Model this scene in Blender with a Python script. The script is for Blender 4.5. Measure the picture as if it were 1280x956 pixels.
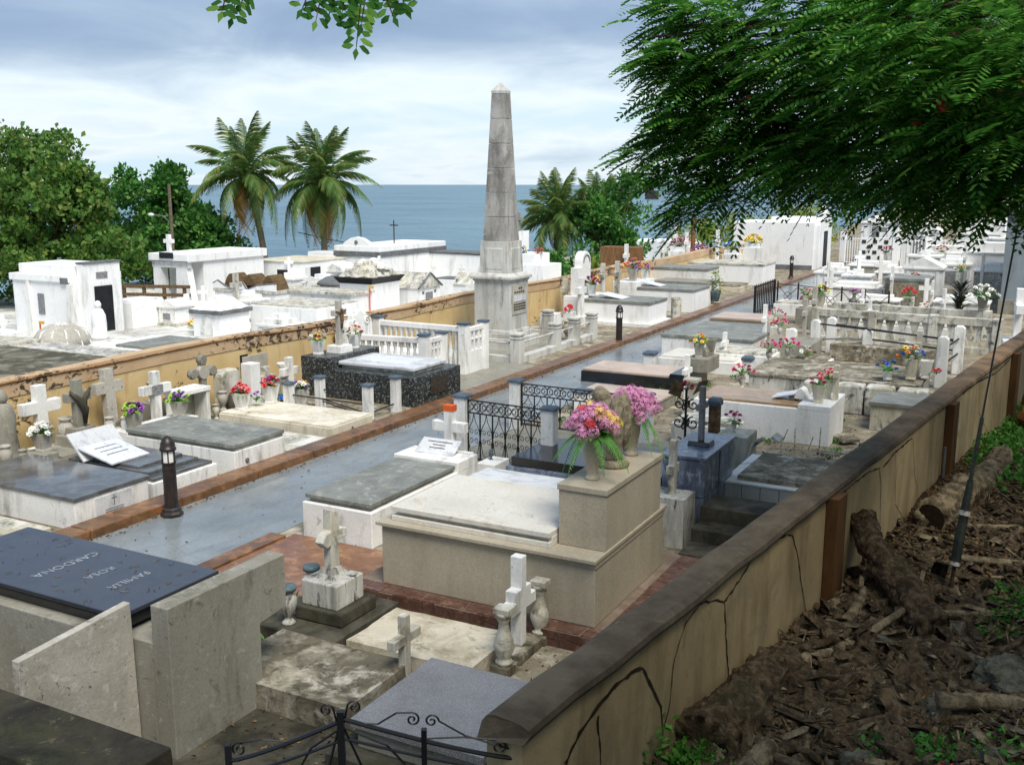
import bpy, math, random
import numpy as np
from mathutils import Vector, Matrix
RAD = math.radians
scene = bpy.context.scene
for o in list(bpy.data.objects):
    bpy.data.objects.remove(o)
col = scene.collection
random.seed(11)

# ------------------------------------------------------------------ camera
cam = bpy.data.cameras.new('camera')
cam.lens = 36; cam.sensor_width = 36; cam.clip_end = 20000; cam.clip_start = 0.05
camo = bpy.data.objects.new('camera', cam); col.objects.link(camo)
camo.location = (0, 0, 4.4)
camo.rotation_euler = (RAD(90 - 10.96), 0, RAD(27.9))
scene.camera = camo

# ------------------------------------------------------------------ sky and sun
SUN_EL, SUN_AZ = 56.0, 128.0          # azimuth: compass-like, clockwise from +Y
world = bpy.data.worlds.new('World'); scene.world = world; world.use_nodes = True
wn = world.node_tree.nodes; wl = world.node_tree.links
wn.clear()
def wnode(t, **k):
    n = wn.new(t)
    for a, b in k.items(): setattr(n, a, b)
    return n
w_out = wnode('ShaderNodeOutputWorld'); w_bg = wnode('ShaderNodeBackground')
sky = wnode('ShaderNodeTexSky', sky_type='NISHITA', sun_disc=False)
sky.sun_elevation = RAD(SUN_EL); sky.sun_rotation = RAD(SUN_AZ); sky.air_density = 1.2; sky.dust_density = 2.0
tc = wnode('ShaderNodeTexCoord'); sep = wnode('ShaderNodeSeparateXYZ')
wl.new(tc.outputs['Generated'], sep.inputs[0])
def wmath(op, a, b=None, clamp=False):
    n = wnode('ShaderNodeMath', operation=op, use_clamp=clamp)
    for i, q in enumerate((a, b)):
        if q is None: continue
        if isinstance(q, (int, float)): n.inputs[i].default_value = q
        else: wl.new(q, n.inputs[i])
    return n.outputs[0]
zup = wmath('ADD', wmath('MAXIMUM', sep.outputs[2], 0.0), 0.16)
comb = wnode('ShaderNodeCombineXYZ')
wl.new(wmath('DIVIDE', sep.outputs[0], zup), comb.inputs[0])
wl.new(wmath('DIVIDE', sep.outputs[1], zup), comb.inputs[1])
def wnoise(scale, detail, rough, loc, dist=0.0):
    m = wnode('ShaderNodeMapping'); m.inputs['Location'].default_value = loc
    wl.new(comb.outputs[0], m.inputs[0])
    n = wnode('ShaderNodeTexNoise'); n.inputs['Scale'].default_value = scale
    n.inputs['Detail'].default_value = detail; n.inputs['Roughness'].default_value = rough
    n.inputs['Distortion'].default_value = dist
    wl.new(m.outputs[0], n.inputs['Vector']); return n.outputs['Fac']
big = wnoise(0.42, 4, 0.5, (3.1, 1.7, 0.0), 0.4)
fine = wnoise(1.4, 7, 0.56, (7.0, 2.0, 0.0), 0.5)
shape = wmath('ADD', wmath('MULTIPLY', big, 0.62), wmath('MULTIPLY', fine, 0.38))
# heavier deck higher up, thin bright cloud towards the horizon
deck = wnode('ShaderNodeMapRange', interpolation_type='SMOOTHSTEP')
deck.inputs['From Min'].default_value = 0.06; deck.inputs['From Max'].default_value = 0.15
deck.inputs['To Min'].default_value = -0.14; deck.inputs['To Max'].default_value = 0.17
wl.new(sep.outputs[2], deck.inputs['Value'])
thick = wmath('ADD', shape, deck.outputs[0])
ramp = wnode('ShaderNodeValToRGB')
cr = ramp.color_ramp
cr.elements[0].position = 0.24; cr.elements[0].color = (0.42, 0.55, 0.63, 1)
cr.elements[1].position = 0.76; cr.elements[1].color = (0.145, 0.21, 0.32, 1)
for p, c in ((0.31, (0.44, 0.55, 0.62, 1)), (0.39, (0.55, 0.61, 0.645, 1)), (0.44, (0.46, 0.54, 0.61, 1)), (0.50, (0.37, 0.45, 0.54, 1)), (0.57, (0.27, 0.345, 0.45, 1)), (0.64, (0.20, 0.275, 0.395, 1))):
    e = cr.elements.new(p); e.color = c
wl.new(thick, ramp.inputs[0])
skys = wnode('ShaderNodeMix', data_type='RGBA', blend_type='MULTIPLY'); skys.inputs[0].default_value = 1.0
wl.new(sky.outputs[0], skys.inputs[6]); skys.inputs[7].default_value = (1, 1, 1, 1)
mixs = wnode('ShaderNodeMix', data_type='RGBA'); mixs.inputs[0].default_value = 0.90
wl.new(skys.outputs[2], mixs.inputs[6])
gain = wnode('ShaderNodeMix', data_type='RGBA', blend_type='MULTIPLY'); gain.inputs[0].default_value = 1.0
wl.new(ramp.outputs[0], gain.inputs[6]); gain.inputs[7].default_value = (10.0, 10.0, 10.0, 1)
wl.new(gain.outputs[2], mixs.inputs[7])
wl.new(mixs.outputs[2], w_bg.inputs[0]); w_bg.inputs[1].default_value = 0.076
wl.new(w_bg.outputs[0], w_out.inputs[0])

sunl = bpy.data.lights.new('sun', 'SUN'); sunl.energy = 2.0; sunl.angle = RAD(28); sunl.color = (1.0, 0.95, 0.86)
suno = bpy.data.objects.new('sun', sunl); col.objects.link(suno)
sd = Vector((math.sin(RAD(SUN_AZ)) * math.cos(RAD(SUN_EL)), math.cos(RAD(SUN_AZ)) * math.cos(RAD(SUN_EL)), math.sin(RAD(SUN_EL))))
suno.rotation_euler = sd.to_track_quat('Z', 'Y').to_euler(); suno.location = (-20, -30, 50)

scene.view_settings.view_transform = 'Standard'; scene.view_settings.look = 'None'
scene.view_settings.exposure = 1.15; scene.view_settings.gamma = 1.0
scene.view_settings.use_curve_mapping = False

# ------------------------------------------------------------------ materials
def S(h):                                  # sRGB hex to linear
    r = [int(h[i:i + 2], 16) / 255 for i in (0, 2, 4)]
    return tuple(c / 12.92 if c <= .04045 else ((c + .055) / 1.055) ** 2.4 for c in r) + (1,)
M = {}
class NT:
    def __init__(s, name):
        s.m = bpy.data.materials.new(name); s.m.use_nodes = True
        s.n = s.m.node_tree.nodes; s.l = s.m.node_tree.links
        s.b = s.n['Principled BSDF']; s.out = s.n['Material Output']
        s.pos = s.n.new('ShaderNodeNewGeometry').outputs['Position']
        M[name] = s.m
    def node(s, t, **k):
        n = s.n.new(t)
        for a, b in k.items(): setattr(n, a, b)
        return n
    def noise(s, scale, detail=6, rough=.6, stretch=(1, 1, 1), dist=0, vec=None):
        m = s.node('ShaderNodeMapping'); m.inputs['Scale'].default_value = stretch
        s.l.new(vec or s.pos, m.inputs[0])
        n = s.node('ShaderNodeTexNoise'); n.inputs['Scale'].default_value = scale
        n.inputs['Detail'].default_value = detail; n.inputs['Roughness'].default_value = rough; n.inputs['Distortion'].default_value = dist
        s.l.new(m.outputs[0], n.inputs['Vector']); return n.outputs['Fac']
    def voro(s, scale, feature='F1', stretch=(1, 1, 1), out='Distance', rnd=1):
        m = s.node('ShaderNodeMapping'); m.inputs['Scale'].default_value = stretch; s.l.new(s.pos, m.inputs[0])
        n = s.node('ShaderNodeTexVoronoi', feature=feature); n.inputs['Scale'].default_value = scale
        n.inputs['Randomness'].default_value = rnd
        s.l.new(m.outputs[0], n.inputs['Vector']); return n.outputs[out]
    def rng(s, v, lo, hi, a=0., b=1.):
        n = s.node('ShaderNodeMapRange', clamp=True)
        n.inputs['From Min'].default_value = lo; n.inputs['From Max'].default_value = hi
        n.inputs['To Min'].default_value = a; n.inputs['To Max'].default_value = b
        s.l.new(v, n.inputs['Value']); return n.outputs[0]
    def mix(s, fac, a, b, blend='MIX'):
        n = s.node('ShaderNodeMix', data_type='RGBA', blend_type=blend)
        for i, q in ((0, fac), (6, a), (7, b)):
            if isinstance(q, (int, float)): n.inputs[i].default_value = q
            elif isinstance(q, tuple): n.inputs[i].default_value = q
            else: s.l.new(q, n.inputs[i])
        return n.outputs[2]
    def math(s, op, a, b=0.):
        n = s.node('ShaderNodeMath', operation=op)
        for i, q in enumerate((a, b)):
            if isinstance(q, (int, float)): n.inputs[i].default_value = q
            else: s.l.new(q, n.inputs[i])
        return n.outputs[0]
    def color(s, c): s.l.new(c, s.b.inputs['Base Color']) if not isinstance(c, tuple) else setattr(s.b.inputs['Base Color'], 'default_value', c)
    def rough(s, v): s.l.new(v, s.b.inputs['Roughness']) if not isinstance(v, (int, float)) else setattr(s.b.inputs['Roughness'], 'default_value', v)
    def bump(s, h, strength=.3, dist=.01):
        n = s.node('ShaderNodeBump'); n.inputs['Strength'].default_value = strength; n.inputs['Distance'].default_value = dist
        s.l.new(h, n.inputs['Height']); s.l.new(n.outputs[0], s.b.inputs['Normal'])

def worn(name, base, stains=(), rough=.8, speck=None, bump=.35, bscale=40, bdist=.006, spec=.3, rvar=0, tone=.12, grain=.13):
    """plaster, paint, concrete, stone: base colour, broad tone shift, stains (colour, scale, lo, hi, stretch, amount), specks"""
    t = NT(name); c = base
    if tone:
        d = tuple(min(1, x * (1 - tone * 1.6)) for x in base[:3]) + (1,)
        c = t.mix(t.rng(t.noise(1.3, 4, .6), .35, .7), base, d)
    for (sc, scale, lo, hi, st, amt) in stains:
        c = t.mix(t.rng(t.noise(scale, 9, .70, st, .5), lo - .045, hi - .075, 0, min(1, amt * 1.1)), c, sc)
    if speck:
        for (sc, scale, lo, hi, amt) in speck:
            c = t.mix(t.rng(t.noise(scale, 2, .5), lo, hi, 0, amt), c, sc)
    if grain:
        g = t.rng(t.noise(34, 5, .7), .3, .7, 1 - grain, 1 + grain * .6); n_ = t.node('ShaderNodeMix', data_type='RGBA', blend_type='MULTIPLY'); n_.inputs[0].default_value = 1
        t.l.new(c, n_.inputs[6]) if not isinstance(c, tuple) else setattr(n_.inputs[6], 'default_value', c)
        cb = t.node('ShaderNodeCombineColor'); [t.l.new(g, cb.inputs[i]) for i in range(3)]; t.l.new(cb.outputs[0], n_.inputs[7]); c = n_.outputs[2]
    t.color(c)
    t.rough(rough if not rvar else t.rng(t.noise(2.2, 5, .6), .3, .7, rough - rvar, rough + rvar))
    t.b.inputs['Specular IOR Level'].default_value = spec
    if bump: t.bump(t.math('ADD', t.noise(bscale, 6, .65), t.math('MULTIPLY', t.noise(6, 5, .6), 1.4)), bump, bdist)
    return t.m
V1 = (1, 1, .22)          # vertical streaks
FL = (1, 1, 1)
mildew = S('4a483f'); dark = S('2b2823'); moss = S('3f4128')
worn('white_paint', S('f0efea'), [(S('8f8d84'), 3.0, .56, .78, V1, .75), (S('55534b'), 5.5, .66, .80, FL, .8)], .75)
worn('white_clean', S('f5f5f3'), [(S('a5a39b'), 2.2, .58, .78, V1, .55), (S('8a7f6a'), 6, .68, .80, V1, .6), (S('6a685f'), 9, .68, .78, FL, .7)], .7, tone=.05)
worn('white_old', S('dcdad0'), [(S('7e7b70'), 2.6, .47, .70, V1, .75), (mildew, 4.5, .56, .72, FL, .85), (S('c2b795'), 1.3, .5, .7, FL, .4)], .85, bump=.5)
worn('white_black', S('d4d2ca'), [(S('7a7870'), 2.4, .46, .68, V1, .75), (S('33322b'), 9, .58, .70, V1, .85)], .88, bump=.6)
worn('cream_paint', S('ded6c0'), [(S('8f866f'), 2.8, .52, .76, V1, .65), (S('5d574a'), 6, .62, .8, FL, .7)], .8)
worn('cream_top', S('e6dfcd'), [(S('a5936f'), 2.0, .5, .72, FL, .5), (S('55503f'), 7, .64, .78, FL, .75)], .7)
worn('terrazzo', S('b3a994'), [(S('8d8371'), 2.2, .5, .8, V1, .5)], .6, [(S('6b6253'), 150, .56, .66, .5), (S('e6dece'), 130, .58, .68, .5)], bump=.12)
worn('terrazzo_white', S('ddd8cc'), [(S('a2845c'), 1.6, .60, .80, FL, .55), (S('6d675a'), 5, .64, .8, FL, .7)], .5, [(S('a39d90'), 140, .58, .68, .45)], bump=.1)
worn('concrete', S('98958a'), [(S('77725f'), 1.6, .44, .74, V1, .55), (S('4b483d'), 7.5, .63, .76, FL, .7), (S('5d594c'), 3.2, .60, .74, (1, 1, .35), .5), (S('b3ae9e'), 11, .62, .72, FL, .45)], .88, bump=.5)
worn('concrete_pale', S('b9b4a8'), [(S('8d8779'), 2.2, .5, .74, FL, .5), (S('4b463b'), 13, .64, .74, FL, .75), (S('d0ccc2'), 8, .6, .7, FL, .5)], .9, bump=.6)
worn('concrete_dark', S('5d594c'), [(S('2c2a23'), 2.4, .42, .66, FL, .85), (moss, 3.5, .55, .75, FL, .5)], .9, bump=.7)
worn('cap_moss', S('453f33'), [(S('23221b'), 2.0, .40, .64, FL, .85), (moss, 4, .55, .72, FL, .6), (S('736a58'), 8, .62, .74, FL, .6)], .92, bump=.8, bscale=60)
worn('mossy_slab', S('b3ab98'), [(S('5d5644'), 2.0, .42, .62, FL, .8), (S('39352a'), 5, .55, .7, FL, .7), (S('cfc9bb'), 3, .58, .72, FL, .7)], .9, bump=.6)
worn('plaster_slab', S('d6cdb8'), [(S('8b7c5e'), 2.4, .5, .7, FL, .65), (S('4c4536'), 5, .62, .76, FL, .8)], .9, bump=.6)
worn('grey_granite', S('8d8c8d'), [(S('6a6866'), 2.0, .45, .7, FL, .6)], .38, [(S('4c4c50'), 160, .54, .62, .75), (S('c2c0c0'), 140, .57, .66, .7)], bump=.08, spec=.5)
worn('grey_slab', S('8e9088'), [(S('5f6058'), 2.4, .45, .68, FL, .6), (S('b5b3a6'), 5, .58, .72, FL, .5)], .5, bump=.25, spec=.4)
worn('wet_slab', S('6d7072'), [(S('44423d'), 2.4, .45, .66, FL, .7)], .10, bump=.03, spec=.6)
worn('slate_slab', S('3c3f47'), [(S('2e3037'), 3, .5, .7, FL, .5)], .18, bump=.02, spec=.6, tone=0)
worn('black_granite', S('191b20'), [(S('2b2d33'), 3, .5, .7, FL, .5)], .16, bump=.02, spec=.6, tone=0)
worn('pilaster_brown', S('6a4a2a'), [(S('3f2b18'), 3, .48, .68, V1, .7)], .8)
worn('speckled_black', S('2c3031'), [(S('1a1c1d'), 2, .5, .7, FL, .6)], .3, [(S('858a86'), 26, .54, .62, .75), (S('0a0b0c'), 20, .54, .62, .85)], bump=.05, spec=.5, tone=0)
worn('marble', S('d9dadb'), [(S('9a9da3'), 3.2, .54, .68, (1, 2.2, 1), .6)], .35, bump=.05, spec=.5)
worn('blue_marble', S('7f8a9c'), [(S('4d5668'), 3.5, .45, .66, (1.6, 1, .6), .8), (S('b8c0cb'), 9, .58, .7, (1, 1, .5), .5)], .25, bump=.04, spec=.5)
worn('tan_marble', S('b99873'), [(S('8b6d4b'), 4.5, .45, .68, (.5, 2.5, 1), .7), (S('d8bd98'), 8, .58, .7, (.5, 2, 1), .5)], .25, bump=.04, spec=.5)
worn('pink_terrazzo', S('cbb7a6'), [(S('94806d'), 1.8, .5, .75, FL, .5)], .4, [(S('8b7a6c'), 120, .56, .66, .5)], bump=.08)
worn('grey_stone', S('d0cfc8'), [(S('85827a'), 2.4, .52, .72, V1, .6), (S('55534d'), 1.7, .62, .74, V1, .6), (S('8f7f5e'), 3, .6, .75, V1, .4)], .85, bump=.45)
worn('shaft_stone', S('bbb8b2'), [(S('6d6a65'), .9, .44, .66, (1, 1, .5), .7), (S('4a4845'), 2.4, .56, .74, V1, .6), (S('bdbab1'), 4, .62, .72, FL, .7)], .88, bump=.45)
worn('kerb_paint', S('7c5836'), [(S('4d3320'), 2.0, .45, .70, FL, .7), (S('a9764a'), 4, .55, .72, FL, .55), (S('3a352d'), 7, .63, .75, FL, .7)], .33, bump=.25, spec=.5, rvar=.13)
worn('kerb_tile', S('8a6344'), [(S('6b4229'), 2.4, .45, .7, FL, .7), (S('b88a68'), 5, .55, .72, FL, .5)], .3, bump=.12, spec=.5, rvar=.12)
worn('red_tile', S('6b5145'), [(S('4c3028'), 4, .45, .66, FL, .7), (S('94745f'), 8, .57, .7, FL, .5)], .5, bump=.2)
worn('grout', S('8f7f70'), [(S('6d5b4b'), 3, .45, .7, FL, .7)], .9)
worn('white_tile', S('d3d1c9'), [(S('8e8b80'), 3, .55, .75, V1, .6)], .25, bump=.05, spec=.5)
worn('sand_ground', S('a79c86'), [(S('6b6250'), 1.0, .42, .66, FL, .75), (S('4e4a3c'), 3.0, .55, .72, FL, .7), (S('cfc7b6'), 2.0, .58, .72, FL, .6)], .95, bump=.8, bdist=.015)
worn('white_ground', S('e4e3de'), [(S('98968d'), .8, .48, .68, FL, .7), (S('4c4a40'), 2.2, .60, .74, FL, .75)], .85, bump=.5)
worn('roof_dark', S('8a8676'), [(S('3e3b2d'), 1.2, .42, .62, FL, .8), (S('9c988a'), 3, .58, .72, FL, .6)], .92, bump=.7)
worn('blue_cap', S('5b6a78'), [(S('3b444d'), 4, .5, .7, FL, .6)], .6, bump=.2)
worn('grey_band', S('76787a'), [(S('4d4d4d'), 4, .5, .7, FL, .6)], .8)
worn('rust_plaster', S('9a6a3c'), [(S('5d3b20'), 3.5, .42, .64, FL, .8), (S('c2a27a'), 7, .58, .7, FL, .5)], .95, bump=.7)
worn('wood', S('8f6a45'), [(S('5b3f27'), 5, .45, .68, (4, 4, .4), .7)], .8)
worn('old_wood', S('7d6647'), [(S('4a3a27'), 5, .45, .66, (3, .6, 3), .8)], .9)
worn('blue_wall', S('8f9aa0'), [(S('5e676c'), 1.3, .48, .72, V1, .6)], .85)
worn('door_dark', S('17181c'), [(S('2a2b30'), 3, .5, .7, FL, .5)], .5)
worn('paper_white', S('e8ebf0'), [(S('aab2bf'), 9, .56, .66, (1, 3, 1), .6)], .4, bump=0)
worn('plaque', S('9b9c9c'), [(S('565656'), 12, .5, .62, (1, 3, 3), .7)], .6, bump=.1)
worn('orange_paint', S('e2622a'), [], .6)
worn('yellow_paint', S('e8b23c'), [], .6)
worn('red_paint', S('c8382c'), [], .6)
worn('bronze', S('4a4238'), [(S('2c2822'), 20, .5, .6, FL, .8)], .5)
worn('teal_glaze', S('5d6f72'), [(S('2f383a'), 6, .5, .7, FL, .7)], .45)
worn('stone_rough', S('9c937c'), [(S('6a6252'), 12, .45, .66, FL, .8)], .95, bump=.9, bscale=30, bdist=.02)
worn('rock', S('7c7767'), [(S('4a473b'), 6, .45, .66, FL, .8), (moss, 3, .55, .7, FL, .7)], .95, bump=.9, bscale=30, bdist=.02)
worn('bark', S('77634a'), [(S('3d3122'), 9, .44, .62, (1, 1, .6), .85), (S('857660'), 14, .58, .7, FL, .6), (moss, 2.5, .6, .75, FL, .5)], .95, bump=1, bscale=26, bdist=.03)
worn('bark_light', S('a09072'), [(S('4b3f2f'), 8, .45, .65, FL, .8)], .95, bump=.9, bscale=30, bdist=.02)
worn('litter', S('8c7148'), [(S('382c1e'), 7, .42, .62, FL, .8), (S('9a8462'), 11, .58, .7, FL, .7)], .95)
worn('lettering', S('aab0b8'), [(S('70757c'), 20, .45, .6, FL, .6)], .5, bump=0)
worn('dirt', S('5c4930'), [(S('261f16'), 2.2, .42, .64, FL, .85), (S('6f5c42'), 6, .57, .7, FL, .6)], .97, bump=1, bscale=18, bdist=.04)
worn('palm_bark', S('857a69'), [(S('4e463a'), 9, .45, .65, (1, 1, 3), .8)], .95, bump=.6)
worn('tent', S('e8ecee'), [], .7, bump=0)
worn('rusty_iron', S('4b3a2e'), [(S('221b17'), 9, .45, .65, FL, .7)], .8)
worn('sea_block', S('4f4a4c'), [(S('2c292b'), .4, .45, .65, FL, .7)], .9)
worn('pier_grey', S('a9b4bf'), [], .9, bump=0)
t = NT('iron'); t.color(S('17181a')); t.rough(.45)
t = NT('bollard_iron'); t.color(t.mix(t.rng(t.noise(14), .45, .65), S('241d1a'), S('352a25'))); t.rough(.42); t.bump(t.noise(60), .2, .004)
t = NT('white_iron'); t.color(t.mix(t.rng(t.noise(20), .5, .62), S('d6cfbd'), S('8a6a45'))); t.rough(.7)
t = NT('frosted'); t.color(S('e6e6df')); t.rough(.35)
t = NT('cable'); t.color(S('20211f')); t.rough(.6)
t = NT('sleeve'); t.color(t.mix(t.rng(t.noise(12), .45, .62), S('23271f'), S('3b4030'))); t.rough(.7)

# wet concrete path: damp grey-blue screed with puddle sheen
t = NT('path_wet')
c = t.mix(t.rng(t.noise(.7, 6, .6), .38, .66), S('8f9596'), S('747b7d'))
c = t.mix(t.rng(t.noise(2.6, 8, .7, (1.8, .5, 1)), .52, .7, 0, .6), c, S('63645f'))
c = t.mix(t.rng(t.noise(5, 8, .7), .58, .72, 0, .7), c, S('8d8878')); c = t.mix(t.rng(t.noise(38, 6, .75), .42, .66, 0, .45), c, S('55595a')); c = t.mix(t.rng(t.voro(1.1, 'DISTANCE_TO_EDGE'), .007, .0, 0, .3), c, S('5a5b58'))
t.color(c); t.rough(t.rng(t.noise(.9, 6, .65, (1.3, .6, 1)), .36, .62, .10, .40)); t.b.inputs['Specular IOR Level'].default_value = .6
t.bump(t.noise(30, 6, .6), .08, .004)
# ochre boundary wall with flaked patches, pinkish top band handled by its own part
t = NT('ochre_wall')
c = t.mix(t.rng(t.noise(1.1, 5, .6), .35, .68), S('d6bd8c'), S('c6aa76'))
c = t.mix(t.rng(t.noise(3.0, 8, .65, V1), .54, .74, 0, .65), c, S('8a6b45'))
fl = t.rng(t.math('MULTIPLY', t.noise(4.4, 9, .72, (1, 1, 1.4), .8), t.rng(t.noise(.55, 3, .5), .40, .62, .55, 1.0)), .55, .58)
c = t.mix(fl, c, S('4a3f30')); t.color(c); t.rough(.9)
t.bump(t.math('SUBTRACT', t.noise(30, 6, .6), t.math('MULTIPLY', fl, 2.0)), .6, .012)
t = NT('ochre_band')
c = t.mix(t.rng(t.noise(1.4, 6, .6), .35, .68), S('c6ab88'), S('b49672'))
fl = t.rng(t.math('MULTIPLY', t.noise(5.5, 9, .72, (1, 1, 1.3), .8), t.rng(t.noise(.4, 3, .5), .38, .6, .6, 1.0)), .50, .54)
c = t.mix(fl, c, S('423a2f')); t.color(c); t.rough(.92)
t.bump(t.math('SUBTRACT', t.noise(30, 6, .6), t.math('MULTIPLY', fl, 2.0)), .6, .012)
# tan wall on the right
t = NT('tan_wall')
c = t.mix(t.rng(t.noise(.9, 5, .6), .35, .68), S('bca77e'), S('a18b63'))
c = t.mix(t.rng(t.noise(2.4, 8, .66, V1), .46, .66, 0, .65), c, S('6d5a3b')); c = t.mix(t.rng(t.noise(1.7, 9, .72, FL, .8), .55, .60, 0, .55), c, S('8d8064'))
c = t.mix(t.rng(t.noise(5, 9, .7), .62, .74, 0, .6), c, S('50442f'))
t.color(c); t.rough(.92); t.bump(t.math('ADD', t.noise(50, 6, .6), t.noise(7, 5, .6)), .45, .008)
t = NT('tan_cap')
sp = t.node('ShaderNodeSeparateXYZ'); t.l.new(t.pos, sp.inputs[0])
c = t.mix(t.rng(t.math('ADD', sp.outputs[1], t.math('MULTIPLY', t.noise(.8, 5, .6), 7)), 15, 22), S('675b49'), S('9c7c5a'))   # newer brown coat farther along
c = t.mix(t.rng(t.noise(2.4, 8, .66), .42, .62, 0, .75), c, S('3f3427'))
c = t.mix(t.rng(t.noise(7, 9, .7), .6, .72, 0, .7), c, S('8d8168'))
t.color(c); t.rough(.92); t.bump(t.math('ADD', t.noise(50, 6, .6), t.noise(7, 5, .6)), .6, .012)
# sea
t = NT('sea_water')
vv = t.noise(.004, 4, .6, (1, 1, 1))
c = t.mix(t.rng(t.noise(.012, 5, .6, (1, 1, 1)), .35, .68), S('53707f'), S('6a8c98'))
t.color(c); t.rough(.32); t.b.inputs['Specular IOR Level'].default_value = .22
t.bump(t.math('ADD', t.noise(.35, 6, .6), t.math('MULTIPLY', t.noise(.05, 4, .6), 3)), .9, 1.2)

def leafy(name, c1, c2, c3, trans=.35, rough=.5):
    t = NT(name)
    rnd = t.node('ShaderNodeNewGeometry').outputs['Random Per Island']
    c = t.mix(t.rng(rnd, 0, .6), c1, c2); c = t.mix(t.rng(rnd, .72, 1.0), c, c3)
    c = t.mix(t.rng(t.noise(.6, 3, .5), .35, .7, 0, .55), c, tuple(x * .5 for x in c1[:3]) + (1,))
    t.color(c); t.rough(rough); t.b.inputs['Specular IOR Level'].default_value = .3
    tr = t.node('ShaderNodeBsdfTranslucent'); t.l.new(c, tr.inputs[0])
    mx = t.node('ShaderNodeMixShader'); mx.inputs[0].default_value = trans
    t.l.new(t.b.outputs[0], mx.inputs[1]); t.l.new(tr.outputs[0], mx.inputs[2]); t.l.new(mx.outputs[0], t.out.inputs[0])
leafy('leaf_poinciana', S('33661f'), S('4f8c36'), S('98c658'), .42)
leafy('leaf_seagrape', S('4a7630'), S('6c9442'), S('a0a854'))
leafy('leaf_almond', S('386c2c'), S('4f8a3a'), S('84ac50'))
leafy('leaf_palm', S('4d7436'), S('688a46'), S('a09a52'))
leafy('leaf_palm_dry', S('8a7a3e'), S('a8803c'), S('b59a5a'))
leafy('leaf_fern', S('4f8f3a'), S('6aa84a'), S('85b85a'))
leafy('leaf_yellowgreen', S('7f9a3a'), S('9aae48'), S('b08f3c'))
leafy('leaf_weed', S('4a8430'), S('66a844'), S('8ac05c'))
leafy('leaf_dark', S('2a3326'), S('3a4430'), S('4a2f3a'))
def petal(name, a, b):
    t = NT(name); rnd = t.node('ShaderNodeNewGeometry').outputs['Random Per Island']
    t.color(t.mix(rnd, S(a), S(b))); t.rough(.6)
petal('petal_red', 'c0202a', 'e0464a'); petal('petal_pink', 'c878a8', 'e6a8cc'); petal('petal_magenta', 'b02a60', 'dc5a8a')
petal('petal_purple', '7a3a98', 'a868c0'); petal('petal_yellow', 'e6c030', 'f0dc70'); petal('petal_white', 'e4e2d8', 'f4f2ea')
petal('petal_orange', 'd8702a', 'eea050'); petal('petal_blue', '2a50b8', '4a88d8'); petal('petal_lime', '8ab83a', 'b4d858')
petal('petal_crimson', '8a1430', 'b82a48'); petal('petal_salmon', 'd85a68', 'ea8a90')
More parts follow.
